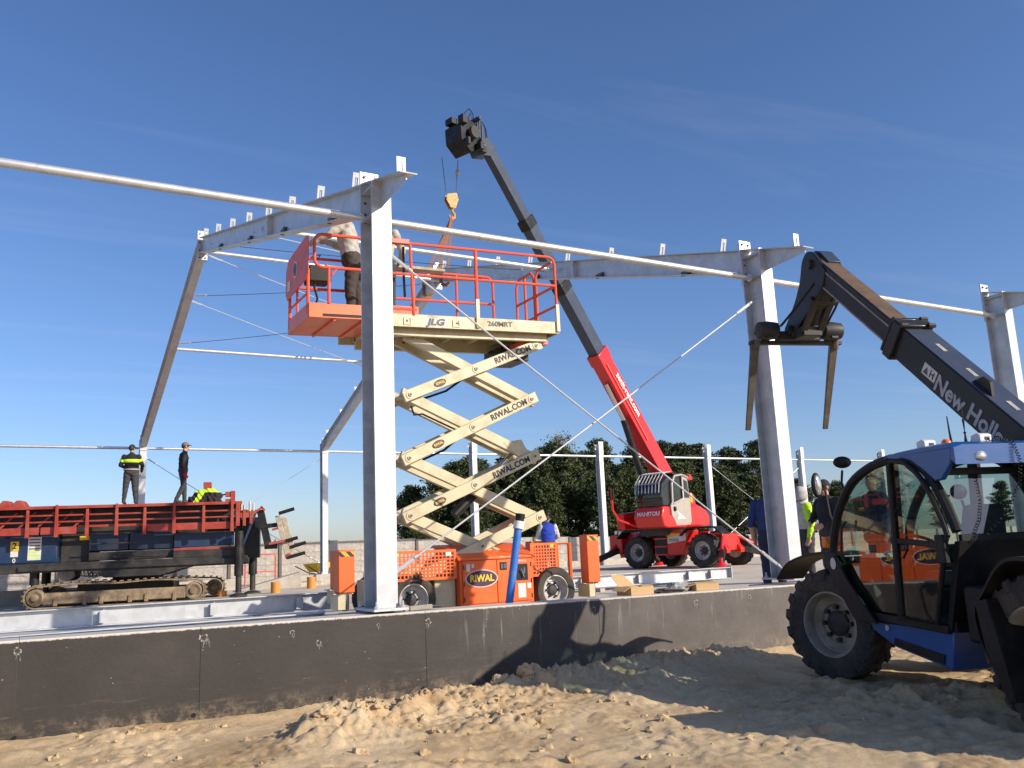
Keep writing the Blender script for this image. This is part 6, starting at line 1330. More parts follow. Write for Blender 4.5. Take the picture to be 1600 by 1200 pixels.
for dx in (-0.16, 0.16): MB().cyl(C2(HK+V((dx, 0, 0.72))), C2(HK+V((dx*1.6, 0, 1.75))), 0.010, 6).build('winch_rope', 'darksteel', CR)
MB().cyl(C2(HK+V((0.22, 0, 1.28))), C2(HK+V((0.23, 0, 1.44))), 0.06, 10).build('limit_weight', 'rimlight', CR)
hb = thing('hook_block', 'ochre crane hook block hanging below the winch', 'hook', HK)
for dy in (-0.07, 0.07): MB().prism([(-0.16, dy-0.015, 0.62), (0.14, dy-0.015, 0.70), (0.2, dy-0.015, 0.5), (0.10, dy-0.015, 0.22), (-0.06, dy-0.015, 0.22), (-0.19, dy-0.015, 0.45)], (0, 0.03, 0)).build('cheek_plate', 'hook', hb, 0.008)
MB().cyl((0, -0.05, 0.48), (0, 0.05, 0.48), 0.15, 18).build('sheave', 'darksteel', hb)
MB().tube([(0.02, 0, 0.24), (0.02, 0, 0.14), (0.09, 0, 0.06), (0.08, 0, -0.05), (0.0, 0, -0.09), (-0.07, 0, -0.04), (-0.07, 0, 0.03)], [0.035, 0.035, 0.04, 0.045, 0.04, 0.03, 0.015], 10).build('hook', 'hook', hb)
sg = thing('lifting_sling', 'brown webbing sling from the hook down to the frame ridge', 'sling', HK)
for dx, ty2, w_ in ((-0.11, -0.55, 0.07), (-0.11, 0.55, 0.07), (0.11, -0.55, 0.06), (0.11, 0.55, 0.06)):
    q = V((6.0+dx, YR+ty2, roof_z(YR+ty2)+0.02))-HK
    MB().bar((0, 0, -0.05), q, w_, 0.016, (0.3, 1, 0)).build('strap', 'sling', sg)
for ty2 in (-0.55, 0.55):
    zt = roof_z(YR+ty2); ps = [V((6+a_, YR+ty2, zt+b2))-HK for a_, b2 in ((-0.11, 0.02), (-0.11, -0.42), (0, -0.47), (0.11, -0.42), (0.11, 0.02))]
    for p, q in zip(ps[:-1], ps[1:]): MB().bar(p, q, 0.10, 0.012, (0, 1, 0.01)).build('strap_loop', 'sling', sg)
MB().cyl((0, 0, -0.14), (0, 0, -0.02), 0.05, 10).build('shackle', 'redor', sg)
# ================================================================== TELEHANDLER
TH = thing('telehandler', 'blue and black telehandler with raised boom and hanging forks', 'telehandler', HO, -HAZ)
XL_, XR_ = -1.0, -0.10
for y, st_ in ((0.07, rad(20)), (-2.75, rad(-4))):
    for s in (-1, 1): wheel(TH, (s*0.88, y, 0.552), (s, 0, 0), 0.548, 0.38, 0.325, 18, 'rim', steer=st_, dish=0.04)
b_ = MB(); b_.bb(-0.42, 0.42, -3.6, 0.75, 0.42, 0.92); b_.bb(-0.75, 0.75, -0.14, 0.14, 0.42, 0.72); b_.bb(-0.75, 0.75, -2.89, -2.61, 0.42, 0.72); b_.prism([(-0.38, 0.7, 0.35), (-0.38, 1.05, 0.5), (-0.38, 0.95, 0.95), (-0.38, 0.6, 1.0)], (0.76, 0, 0)); b_.build('chassis', 'black', TH, 0.015)
# rear tower carrying the boom foot, counterweight, engine cover on the right
b_ = MB()
for x in (-0.34, 0.26): b_.prism([(x, -3.9, 0.6), (x, -2.5, 0.7), (x, -2.75, 1.1), (x, -3.25, 1.55), (x, -3.75, 1.5)], (0.07, 0, 0))
b_.build('boom_tower', 'black', TH, 0.01)
MB().prism([(-0.62, -3.55, 0.55), (-0.62, -4.05, 0.6), (-0.62, -4.1, 1.0), (-0.62, -3.7, 1.1)], (1.24, 0, 0)).build('counterweight', 'black', TH, 0.04)
ec = MB().prism([(0.40, -0.7, 0.55), (0.40, -0.75, 1.25), (0.40, -1.2, 1.42), (0.40, -2.35, 1.42), (0.40, -2.6, 1.2), (0.40, -2.55, 0.6)], (0.62, 0, 0)).build('engine_cover', 'blue', TH, 0.04)
for k in range(6): MB().bb(1.021, 1.03, -1.9+0.16*k, -1.82+0.16*k, 0.85, 1.25).build('vent_slat', 'plastic', ec)
# sill / steps below the cab
MB().prism([(-0.97, -0.56, 0.70), (-0.97, -1.80, 0.62), (-0.97, -1.74, 0.30), (-0.97, -0.98, 0.42), (-0.97, -0.66, 0.55)], (0.45, 0, 0)).build('sill_panel', 'blue', TH, 0.012)
MB().prism([(-0.985, -1.00, 0.50), (-0.985, -1.66, 0.42), (-0.985, -1.64, 0.34), (-0.985, -0.98, 0.44)], (0.02, 0, 0)).build('step_plate', 'plastic', TH, 0.004)
MB().lathe([(0.028, 0), (0.028, 0.012), (0.012, 0.014)], (-0.972, -0.90, 0.585), (-1, 0, 0), 12).build('filler_cap', 'silver', TH)
# cab floor, dash, seat
b_ = MB(); b_.bb(-0.97, -0.12, -1.85, -0.55, 0.62, 0.70); b_.build('cab_floor', 'plastic', TH)
b_ = MB(); b_.prism([(-0.95, -0.25, 0.98), (-0.95, -0.55, 0.72), (-0.95, -0.75, 0.72), (-0.95, -0.62, 1.18), (-0.95, -0.30, 1.22)], (0.82, 0, 0)); b_.build('dashboard', 'plastic', TH, 0.02)
b_ = MB(); b_.prism([(-0.80, -0.35, 1.22), (-0.80, -0.60, 1.22), (-0.80, -0.58, 1.26), (-0.80, -0.36, 1.25)], (0.28, 0, 0)); b_.build('paper_sheet', 'paper', TH)
sw = MB(); ctr = V((-0.55, -0.92, 1.33)); sw.tube([ctr + V((0.19*math.cos(t), 0.17*math.sin(t), 0.09*math.sin(t)+0.0)) for t in [2*math.pi*k/20 for k in range(20)]], 0.016, 8, closed=True); sw.cyl(ctr, (-0.55, -0.68, 1.08), 0.03, 8)
for k in range(3): t = 2*math.pi*k/3; sw.cyl(ctr, ctr+V((0.18*math.cos(t), 0.16*math.sin(t), 0.085*math.sin(t))), 0.012, 6)
sw.build('steering_wheel', 'plastic', TH)
b_ = MB(); b_.bb(-0.80, -0.32, -1.72, -1.25, 0.98, 1.10); b_.hexa([(-0.80, -1.80, 1.05), (-0.32, -1.80, 1.05), (-0.32, -1.68, 1.05), (-0.80, -1.68, 1.05), (-0.74, -1.90, 1.66), (-0.38, -1.90, 1.66), (-0.38, -1.80, 1.66), (-0.74, -1.80, 1.66)]); b_.build('seat', 'sponge', TH, 0.04)
MB().cyl((-0.56, -1.5, 0.70), (-0.56, -1.5, 0.99), 0.12, 12).build('seat_pedestal', 'plastic', TH)
MB().tube([(-0.28, -1.1, 1.05), (-0.26, -1.05, 1.28)], 0.02, 8).build('control_lever', 'plastic', TH)
# cab frame tubes
AP = [(-0.58, 0.70), (-0.28, 1.02), (-0.15, 1.25), (-0.20, 1.46), (-0.34, 1.71), (-0.60, 1.95), (-0.95, 2.08), (-1.28, 2.12)]
CPl = [(-1.28, 2.12), (-1.55, 2.07), (-1.75, 1.94), (-1.90, 1.72), (-2.02, 1.44), (-1.99, 1.36), (-1.76, 0.64)]
def spline(pts, n=4):
    out = []; m = len(pts)
    for i in range(m-1):
        p0, p1, p2, p3 = [V((*pts[max(0, min(m-1, j))], 0)) for j in (i-1, i, i+1, i+2)]
        for k in range(n):
            t = k/n; q = 0.5*((2*p1)+(p2-p0)*t+(2*p0-5*p1+4*p2-p3)*t*t+(3*p1-p0-3*p2+p3)*t**3); out.append((q.x, q.y))
    return out+[pts[-1]]
AS, CS = spline(AP), spline(CPl)
def side(path, x, r, name, m='plastic', dz=0.0): return MB().tube([(x, y, z+dz) for y, z in path], r, 8).build(name, m, TH)
for x in (XL_+0.02, XR_-0.02):
    side(AS, x, 0.046, 'front_pillar'); side(CS[:17], x, 0.042, 'rear_pillar')
    MB().bar((x, -1.27, 2.08), (x, -1.17, 0.66), 0.05, 0.13, (0, 1, 0)).build('middle_pillar', 'plastic', TH, 0.01)
    MB().bar((x, -0.56, 0.69), (x, -1.78, 0.635), 0.05, 0.07).build('bottom_rail', 'plastic', TH, 0.008)
# broader black skins on the lower front corner
MB().prism([(XL_-0.06, -0.06, 1.27), (XL_-0.06, -0.16, 1.05), (XL_-0.06, -0.50, 0.64), (XL_-0.06, -0.86, 0.62), (XL_-0.06, -0.44, 1.02), (XL_-0.06, -0.26, 1.27)], (0.03, 0, 0)).build('corner_panel', 'plastic', TH, 0.006)
MB().hexa([(XL_+0.03, -0.60, 0.68), (XR_-0.03, -0.60, 0.68), (XR_-0.03, -0.56, 0.70), (XL_+0.03, -0.56, 0.70), (XL_+0.03, -0.17, 1.20), (XR_-0.03, -0.17, 1.20), (XR_-0.03, -0.13, 1.23), (XL_+0.03, -0.13, 1.23)]).build('front_panel', 'plastic', TH)
# glass
wi = MB(); ws = [q for q in AS if q[1] > 1.22]; n = len(ws)
wi.add([(XL_+0.03, y, z) for y, z in ws] + [(XR_-0.03, y, z) for y, z in ws], [(k, k+1, n+k+1, n+k) for k in range(n-1)]); wi.build('windscreen', 'glass', TH, 0, 60)
fq = [(y+0.0, z) for y, z in AS if z > 0.75] + [(-1.25, 2.06), (-1.17, 0.72), (-0.60, 0.74)]
for x in (XL_+0.015, XR_-0.015): MB().add([(x, y, z) for y, z in fq], [tuple(range(len(fq)))]).build('side_window', 'glass', TH)
DJ = 0.045      # door angled outwards on purpose to shift the reflection in its panes
# left door: frame, two panes, bar and handle
dpath = [(-1.30, 2.08)] + [q for q in CS if q[0] < -1.3 and q[1] > 1.40] + [(-1.985, 1.38), (-1.74, 0.67), (-1.20, 0.69)]
dr = MB().tube([(XL_-0.02+DJ*(y+1.2), y+0.03*(1 if y < -1.6 else 0), z-0.02 if z > 1 else z+0.02) for y, z in dpath], 0.024, 8, closed=True).build('door_frame', 'plastic', TH)
up_ = [(-1.26, 2.02)] + [(y+0.03, z-0.02) for y, z in CS if y < -1.36 and z > 1.46] + [(-1.97, 1.34), (-1.19, 1.40)]
lo_ = [(-1.19, 1.36), (-1.955, 1.30), (-1.74, 0.70), (-1.17, 0.72)]
MB().add([(XL_-0.012+DJ*(y+1.2), y, z) for y, z in up_], [tuple(range(len(up_)))]).build('door_pane', 'glass', dr)
MB().add([(XL_-0.012+DJ*(y+1.2), y, z) for y, z in lo_], [tuple(range(len(lo_)))]).build('door_pane', 'glass', dr)
MB().bar((XL_-0.016, -1.18, 1.385), (XL_-0.016-0.035, -1.97, 1.325), 0.03, 0.05).build('door_bar', 'plastic', dr, 0.006)
MB().bb(XL_-0.09, XL_-0.035, -1.97, -1.86, 1.18, 1.42).build('door_lock', 'plastic', dr, 0.012)
MB().tube([(XL_-0.03, -1.30, 1.22), (XL_-0.07, -1.32, 1.3), (XL_-0.07, -1.34, 1.62), (XL_-0.03, -1.35, 1.68)], 0.010, 6).build('grab_handle', 'plastic', dr)
MB().tube([(XL_-0.04, -0.42, 1.18), (XL_-0.06, -0.40, 1.24), (XL_-0.06, -0.46, 1.52), (XL_-0.04, -0.52, 1.58)], 0.012, 6).build('grab_handle', 'plastic', TH)
# small triangular pane behind the door
MB().add([(XL_+0.02, -1.80, 1.84), (XL_+0.02, -2.0, 1.42), (XL_+0.02, -1.96, 1.42), (XL_+0.02, -1.88, 1.55)], [(0, 1, 2, 3)]).build('corner_pane', 'glass', TH)
# closed lower wall between cab and boom
MB().prism([(XR_+0.012, -0.56, 0.64), (XR_+0.012, -1.95, 0.60), (XR_+0.012, -2.02, 1.36), (XR_+0.012, -0.20, 1.30), (XR_+0.012, -0.15, 1.22)], (0.03, 0, 0)).build('boom_side_wall', 'plastic', TH)
MB().bb(-0.30, -0.12, -1.75, -0.75, 0.70, 1.14).build('side_console', 'plastic', TH, 0.03)
# rear window and wall
MB().add([(XL_+0.04, -2.03, 1.40), (XR_-0.03, -2.03, 1.40), (XR_-0.03, -1.93, 1.92), (XL_+0.14, -1.93, 1.92), (XL_+0.07, -1.97, 1.72)], [(0, 1, 2, 3, 4)]).build('rear_window', 'glass', TH)
b_ = MB(); b_.bar((XL_+0.03, -2.03, 1.385), (XR_, -2.03, 1.385), 0.04, 0.06); b_.bar((XR_, -2.03, 1.38), (XR_, -1.92, 1.98), 0.06, 0.06); b_.bar((XL_+0.06, -1.92, 1.94), (XR_, -1.92, 1.94), 0.05, 0.06); b_.build('rear_window_frame', 'plastic', TH, 0.006)
MB().hexa([(XL_+0.01, -1.80, 0.62), (XR_, -1.80, 0.62), (XR_, -1.74, 0.62), (XL_+0.01, -1.74, 0.62), (XL_+0.01, -2.05, 1.36), (XR_, -2.05, 1.36), (XR_, -1.98, 1.36), (XL_+0.01, -1.98, 1.36)]).build('rear_wall', 'plastic', TH, 0.006)
b_ = MB(); b_.bb(-0.98, -0.40, -2.42, -1.98, 0.55, 1.0); b_.build('battery_box', 'plastic', TH, 0.03)
# roof: blue shell with a drooping rear corner, black front rail
rf_ = MB(); rings = []
prof = [(-1.20, 2.125, 2.150), (-1.30, 2.11, 2.175), (-1.75, 2.10, 2.185), (-2.08, 2.06, 2.175), (-2.16, 1.98, 2.145)]
for y, z0, z1 in prof: rings.append([(XL_-0.02, y, z0), (XR_+0.04, y, z0), (XR_+0.04, y, z1-0.01), (XR_-0.04, y, z1), (XL_+0.07, y, z1), (XL_-0.02, y, z1-0.022)])
vs_ = [q for r_ in rings for q in r_]; fs_ = [(i*6+k, i*6+(k+1) % 6, (i+1)*6+(k+1) % 6, (i+1)*6+k) for i in range(len(rings)-1) for k in range(6)] + [(5, 4, 3, 2, 1, 0), tuple((len(rings)-1)*6+k for k in range(6))]
rf_.add(vs_, fs_); rfo = rf_.build('roof', 'blue', TH, 0.012, 35)
MB().prism([(XL_-0.024, -1.40, 2.13), (XL_-0.024, -1.60, 2.065), (XL_-0.024, -1.78, 1.95), (XL_-0.024, -1.88, 1.865), (XL_-0.024, -1.97, 1.87), (XL_-0.024, -2.10, 2.0), (XL_-0.024, -2.14, 2.13)], (0.05, 0, 0)).build('roof_corner', 'blue', rfo, 0.012)
MB().hexa([(XL_+0.026, -2.13, 1.99), (XL_+0.30, -2.13, 1.99), (XL_+0.30, -2.05, 1.99), (XL_+0.026, -2.05, 1.99), (XL_+0.026, -2.145, 2.06), (XL_+0.30, -2.145, 2.06), (XL_+0.30, -2.05, 2.06), (XL_+0.026, -2.05, 2.06)]).build('lamp_housing', 'plastic', rfo)
MB().ell((-0.775, -2.155, 2.045), (0.062, 0.025, 0.042), 16, 10).build('work_light', 'lens', rfo)
for x, y in ((-0.80, -1.52), (-0.56, -1.92)):         # white lamp boxes on the roof
    o = MB().prism([(x-0.05, y+0.05, 2.183), (x-0.05, y-0.06, 2.183), (x-0.05, y-0.06, 2.245), (x-0.05, y-0.02, 2.262), (x-0.05, y+0.05, 2.245)], (0.12, 0, 0)).build('roof_lamp', 'white', rfo, 0.008)
    MB().bb(x, x+0.045, y-0.064, y-0.0605, 2.20, 2.226).build('lamp_window', 'ink', o)
MB().lathe([(0.045, 0), (0.042, 0.05), (0.025, 0.07)], (-0.64, -1.60, 2.183), (0, 0, 1), 14).build('beacon', 'amber', rfo)
MB().tube([(-0.60, -1.62, 2.18), (-0.61, -1.62, 2.32), (-0.60, -1.60, 2.46)], [0.012, 0.008, 0.005], 6).build('antenna', 'plastic', rfo)
b_ = MB(); b_.tube([(-0.60, -1.80, 2.18), (-0.60, -1.80, 2.24), (-0.60, -1.80, 2.30), (-0.60, -1.80, 2.40), (-0.60, -1.80, 2.41), (-0.60, -1.80, 2.62)], [0.018, 0.010, 0.004, 0.011, 0.003, 0.003], 8); b_.ell((-0.60, -1.80, 2.285), (0.013, 0.013, 0.011), 8, 5); b_.build('antenna', 'plastic', rfo)
# coiled cable lying on the roof and hanging down behind the rear window
cp_ = [V((-0.60, -1.85, 2.20)), V((-0.50, -2.02, 2.20)), V((-0.46, -2.17, 2.17)), V((-0.44, -2.20, 2.0)), V((-0.48, -2.20, 1.80)), V((-0.60, -2.17, 1.60)), V((-0.80, -2.12, 1.40))]
pts = []; N_ = 420
for k in range(N_):
    f = k/(N_-1)*(len(cp_)-1); i = min(len(cp_)-2, int(f)); p = cp_[i].lerp(cp_[i+1], f-i); d = (cp_[i+1]-cp_[i]).normalized(); a, b2 = frame_of(d); t = k*0.62
    pts.append(p + (a*math.cos(t)+b2*math.sin(t))*0.014)
MB().tube(pts, 0.0035, 4).build('coiled_cable', 'plastic', TH, 0, 60)
# front roof rail, wiper, mirrors, marker light, mudguards
MB().bar((XL_+0.0, -1.24, 2.10), (XR_, -1.24, 2.10), 0.10, 0.05).build('roof_rail', 'plastic', TH, 0.01)
MB().tube([(-0.5, -0.10, 1.24), (-0.45, -0.30, 1.70), (-0.42, -0.45, 1.86)], 0.008, 6).build('wiper', 'plastic', TH)
b_ = MB(); b_.tube([(XL_+0.02, -0.45, 1.84), (XL_+0.06, -0.36, 1.98), (XL_+0.10, -0.33, 2.10)], 0.012, 6); b_.build('mirror_arm', 'plastic', TH)
MB().ell((XL_+0.11, -0.33, 2.185), (0.10, 0.055, 0.062), 16, 10).build('round_mirror', 'plastic', TH)
b_ = MB(); b_.tube([(-0.90, -0.18, 1.42), (-0.88, 0.02, 1.66), (-0.88, 0.06, 1.92), (-0.95, 0.06, 1.97)], 0.014, 6); b_.build('mirror_arm', 'plastic', TH)
mr = MB().ell((-1.00, 0.02, 1.98), (0.075, 0.035, 0.135), 16, 10, Matrix.Rotation(rad(20), 3, 'Z')).build('side_mirror', 'plastic', TH)
MB().ell((-0.998, 0.012, 1.98), (0.060, 0.032, 0.116), 16, 10, Matrix.Rotation(rad(20), 3, 'Z')).build('mirror_glass', 'lens', mr)
b_ = MB(); b_.tube([(0.95, -0.8, 1.3), (1.05, -0.75, 1.5), (1.10, -0.72, 1.75)], 0.014, 6); b_.ell((1.12, -0.72, 1.88), (0.09, 0.04, 0.14), 14, 8); b_.build('right_mirror', 'plastic', TH)
b_ = MB(); b_.tube([(0.35, -0.6, 1.35), (0.35, -0.45, 1.75)], 0.014, 6); b_.ell((0.35, -0.42, 1.84), (0.10, 0.04, 0.08), 14, 8); b_.build('right_mirror', 'plastic', TH)
b_ = MB(); b_.cyl((-0.80, 0.12, 1.12), (-0.80, 0.12, 1.42), 0.085, 14); b_.build('headlight_pod', 'plastic', TH); MB().bb(-0.93, -0.87, 0.08, 0.16, 1.32, 1.44).build('marker_light', 'amber', TH, 0.01)
oval('round_sticker', 'paper', TH, (XL_-0.062, -0.24, 1.17), (0, -1, 0), (0, 0, 1), 0.048, 0.058, 0.003)
def mudguard(x0, x1, path, name='mudguard', th=0.025):
    b_ = MB(); p = spline(path, 5); n = len(p); vs = []
    for y, z in p:
        vs += [(x0, y, z), (x1, y, z), (x1, y, z-th), (x0, y, z-th)]
    b_.add(vs, [(i*4+k, i*4+(k+1) % 4, (i+1)*4+(k+1) % 4, (i+1)*4+k) for i in range(n-1) for k in range(4)] + [(3, 2, 1, 0), tuple((n-1)*4+k for k in range(4))]); return b_.build(name, 'plastic', TH, 0.006, 50)
for s in (-1, 1):
    mudguard(min(s*0.72, s*1.06), max(s*0.72, s*1.06), [(0.98, 1.00), (0.72, 1.17), (0.32, 1.26), (-0.05, 1.29), (-0.30, 1.27)])
    mudguard(min(s*0.70, s*1.14), max(s*0.70, s*1.14), [(-2.44, 0.40), (-2.32, 0.62), (-2.30, 0.86), (-2.40, 0.98), (-2.62, 1.20), (-2.85, 1.24), (-3.2, 1.15), (-3.42, 0.9)], 'rear_mudguard', 0.03)
MB().prism([(-1.16, -2.33, 0.90), (-1.16, -2.46, 0.93), (-1.16, -2.62, 0.20), (-1.16, -2.55, 0.18), (-1.16, -2.38, 0.55)], (0.42, 0, 0)).build('mud_flap', 'plastic', TH, 0.01)
# ---- boom
BD = V((0, 0.746, 0.666)).normalized(); BU = V((0, -0.666, 0.746)).normalized(); B0 = V((-0.01, -0.457, 3.43))
ob = MB().bar(B0-BD*4.15, B0, 0.32, 0.34, BU).build('outer_boom', 'boomblack', TH, 0.012)
MB().bar(B0-BD*3.9+BU*0.172, B0-BD*0.05+BU*0.172, 0.30, 0.012, BU).build('boom_top_plate', 'boomgrey', ob)
for s in (-0.45, -0.95, -1.55, -2.15):                # elongated access slots
    MB().bar(B0+BD*(s-0.075)+BU*0.180, B0+BD*(s+0.075)+BU*0.180, 0.045, 0.006, BU).build('slot', 'rimlight', ob)
b_ = MB(); c = B0-BD*1.25+BU*0.18
b_.prism([c+BD*0.14+V((-0.10, 0, 0)), c-BD*0.14+V((-0.10, 0, 0)), c-BD*0.05+V((-0.10, 0, 0))+BU*0.10, c+BD*0.05+V((-0.10, 0, 0))+BU*0.10], (0.03, 0, 0)); b_.build('lifting_lug', 'black', ob)
b_ = MB(); b_.bar(B0-BD*0.02, B0+BD*0.13, 0.40, 0.42, BU); b_.bar(B0+BD*0.15, B0+BD*0.20, 0.37, 0.39, BU); b_.build('boom_collar', 'black', TH, 0.015)
for s in (-0.02, 0.13):
    for x in (-0.17, 0.15): b_ = MB(); b_.cyl(B0+BD*s+BU*0.21+V((x-0.03, 0, 0)), B0+BD*s+BU*0.21+V((x+0.05, 0, 0)), 0.025, 8); b_.build('collar_bolt', 'darksteel', TH)
for s in (-0.10, -0.35, -0.60): b_ = MB(); b_.bar(B0+BD*s-BU*0.185, B0+BD*(s-0.12)-BU*0.185, 0.2, 0.05, BU); b_.build('hose_guide', 'black', TH, 0.008)
ib = MB().bar(B0+BD*0.1, B0+BD*2.05, 0.25, 0.25, BU).build('inner_boom', 'boomblack', TH, 0.008)
MB().bar(B0+BD*0.2+BU*0.128, B0+BD*1.98+BU*0.128, 0.21, 0.008, BU).build('worn_top_plate', 'boomtop', ib)
for x in (-0.128, 0.108): MB().bar(B0+BD*0.2+BU*0.06+V((x, 0, 0)), B0+BD*1.95+BU*0.06+V((x, 0, 0)), 0.008, 0.02, BU).build('wear_line', 'rim', ib)
MB().bar(B0+BD*0.2-BU*0.122+V((-0.12, 0, 0)), B0+BD*1.9-BU*0.122+V((-0.12, 0, 0)), 0.012, 0.02, BU).build('wear_line', 'rim', ib)
hd_ = spline([(0.74, 4.62), (0.95, 4.90), (1.10, 4.98), (1.24, 4.90), (1.34, 4.68), (1.52, 4.44), (1.80, 4.20)], 4)
poly = hd_ + [(1.88, 4.10), (1.72, 4.03), (1.52, 4.10), (1.30, 4.20), (1.12, 4.27), (0.98, 4.36), (0.84, 4.44)]
for x in (-0.15, 0.075): MB().prism([(x, y, z) for y, z in poly], (0.055, 0, 0)).build('gooseneck_plate', 'boomblack', TH, 0.01)
inn = [(y*0.94+0.075, z*0.985+0.066) for y, z in poly]
MB().prism([(-0.094, y, z) for y, z in inn], (0.168, 0, 0)).build('gooseneck_core', 'black', TH, 0.01)
for y, z, r_ in ((1.70, 4.12, 0.06), (1.10, 4.34, 0.055), (1.06, 4.80, 0.06)): MB().cyl((-0.19, y, z), (0.17, y, z), r_, 14).build('pivot_pin', 'darksteel', TH)
b_ = MB(); b_.bar((-0.12, 1.10, 4.30), (-0.12, 1.46, 3.98), 0.03, 0.09, (1, 0, 0)); b_.bar((0.10, 1.10, 4.30), (0.10, 1.46, 3.98), 0.03, 0.09, (1, 0, 0)); b_.bb(-0.14, 0.12, 1.38, 1.62, 3.97, 4.10); b_.build('tilt_link', 'darksteel', TH, 0.008)
for x in (-0.22, 0.2): MB().tube([(x, 0.9, 4.5), (x*1.3, 1.25, 4.3), (x*1.5, 1.55, 4.16), (x*1.2, 1.72, 4.18)], 0.016, 6).build('hose', 'plastic', TH)
MB().prism([(-0.05, 0.80, 4.76), (-0.05, 0.97, 4.945), (-0.05, 1.08, 4.995), (-0.05, 1.10, 4.985), (-0.05, 0.82, 4.735)], (0.17, 0, 0)).build('head_cover', 'boomgrey', TH, 0.004)
# carriage with quick hitch cylinders and two forks
b_ = MB(); b_.bar((-0.66, 1.85, 3.98), (0.66, 1.85, 3.98), 0.09, 0.05); b_.bar((-0.60, 1.80, 4.10), (0.60, 1.80, 4.10), 0.06, 0.04); b_.bar((-0.30, 1.78, 4.05), (0.30, 1.78, 4.05), 0.14, 0.12); b_.build('fork_carriage', 'darksteel', TH, 0.01)
for x in (-0.50, 0.42): b_ = MB(); b_.lathe([(0.02, -0.15), (0.11, -0.13), (0.125, 0), (0.11, 0.13), (0.02, 0.15)], (x+0.05, 1.74, 4.12), (1, 0, 0), 18); b_.prism([(x, 1.65, 4.0), (x, 1.86, 4.0), (x, 1.86, 4.2), (x, 1.68, 4.22)], (0.1, 0, 0)); b_.build('carriage_bracket', 'darksteel', TH, 0.01)
b_ = MB(); b_.cyl((0.0, 0.95, 4.48), (0.0, 1.45, 4.10), 0.055, 12); b_.build('tilt_cylinder', 'darksteel', TH)
for x in (-0.58, 0.56):
    o = MB().tube([(x, 1.82, 4.02), (x, 1.84, 3.90)], 0.05, 8).build('fork', 'forksteel', TH, 0)
    b_ = MB(); p0, p1 = V((x, 1.86, 3.96)), V((x, 2.28, 2.88)); b_.hexa([p0+V((-0.055, -0.03, 0)), p0+V((0.055, -0.03, 0)), p0+V((0.055, 0.03, 0.02)), p0+V((-0.055, 0.03, 0.02)), p1+V((-0.04, -0.008, 0)), p1+V((0.04, -0.008, 0)), p1+V((0.04, 0.008, 0)), p1+V((-0.04, 0.008, 0))]); b_.build('tine', 'forksteel', o, 0.006)
MB().cyl((0.22, -2.2, 0.9), tuple(B0-BD*1.6-BU*0.2+V((0.0, 0, 0))), 0.07, 14).build('lift_cylinder', 'black', TH)
# lettering and pictogram plate on the left face of the boom
tx = -BD; ty_ = BU
letters('New Holland', 0.235, 'silver', ob, B0 - BD*0.73 + V((-0.163, 0, 0)) - BU*0.055, tx, ty_, 0.028, sx=1.0)
st_ = MB().bar(B0-BD*0.62+V((-0.1625, 0, 0))-BU*0.02+BD*0.12, B0-BD*0.62+V((-0.1625, 0, 0))-BU*0.02-BD*0.10, 0.004, 0.12, BU).build('pictogram_plate', 'paper', ob)
pc = B0-BD*0.61+V((-0.1655, 0, 0))-BU*0.02
MB().prism([pc+BD*0.09-BU*0.04, pc+BD*0.01-BU*0.04, pc+BD*0.05+BU*0.035], (-0.002, 0, 0)).build('pictogram', 'inkgrey', st_)
b_ = MB(); b_.bar(pc-BD*0.02+BU*0.04, pc-BD*0.02-BU*0.04, 0.003, 0.012, BD); b_.bar(pc-BD*0.02, pc-BD*0.07, 0.003, 0.012, BU); b_.bar(pc-BD*0.07+BU*0.03, pc-BD*0.07-BU*0.04, 0.003, 0.014, BD); b_.build('pictogram', 'ink', st_)
# ================================================================== SMALL THINGS ON THE SITE
def rafter_on_ground(x0, x1, y, zc, h, label, yaw=0.0, cl=()):
    t = thing('steel_beam', label, 'steel beam', ((x0+x1)/2, y, zc-h/2), yaw, 'galvanised beams lying on the ground'); L = (x1-x0)/2
    MB().ibeam((-L, 0, h/2), (L, 0, h/2), h, 0.17, 0.013, 0.008, (0, 0, 1)).build('beam', 'galv', t, 0.002)
    for k in cl:
        o = MB().bb(k-0.006, k+0.006, -0.10, -0.008, h*0.12, h*0.85).build('cleat', 'galv', t); MB().bb(k-0.05, k+0.05, -0.106, -0.10, h*0.15, h*0.8).build('cleat_plate', 'galv', o)
    for e in (-1, 1): MB().bb(e*L-0.008, e*L+0.008, -0.1, 0.1, -0.02, h+0.02).build('end_plate', 'galv', t)
    return t
rafter_on_ground(-7.2, 1.0, 4.3, -0.085, 0.25, 'galvanised beam with cleats lying between the muddy tracks and the wall', rad(-1.0), [-3.4, -2.0, -0.6, 0.8, 2.2, 3.4])
rafter_on_ground(-6.8, -0.35, 0.95, -0.175, 0.26, 'nearest galvanised beam with cleats lying right behind the wall', rad(0.6), [-2.6, -1.2, 0.35, 1.9, 2.7])
rafter_on_ground(5.9, 10.4, 6.1, -0.16, 0.24, 'short pale galvanised beam lying in front of the red crane', rad(-2.0), [-1.6, -0.2, 1.1, 1.7])
for x, y, lab in ((-4.6, 4.3, 'left timber bearer under the farther lying beam'), (-0.2, 4.3, 'right timber bearer under the farther lying beam'), (-4.2, 0.95, 'left timber bearer under the nearest lying beam'), (-1.2, 0.95, 'right timber bearer under the nearest lying beam'), (6.8, 6.1, 'left timber bearer under the short pale beam'), (9.6, 6.0, 'right timber bearer under the short pale beam')):
    tag(MB().bb(x-0.06, x+0.06, y-0.35, y+0.35, gz(x, y)-0.02, (-0.215 if y > 2 else -0.31) if y < 6 else -0.285).build('timber_bearer', 'wood', None, 0.006), lab, 'timber', 'timber bearers under the beams')
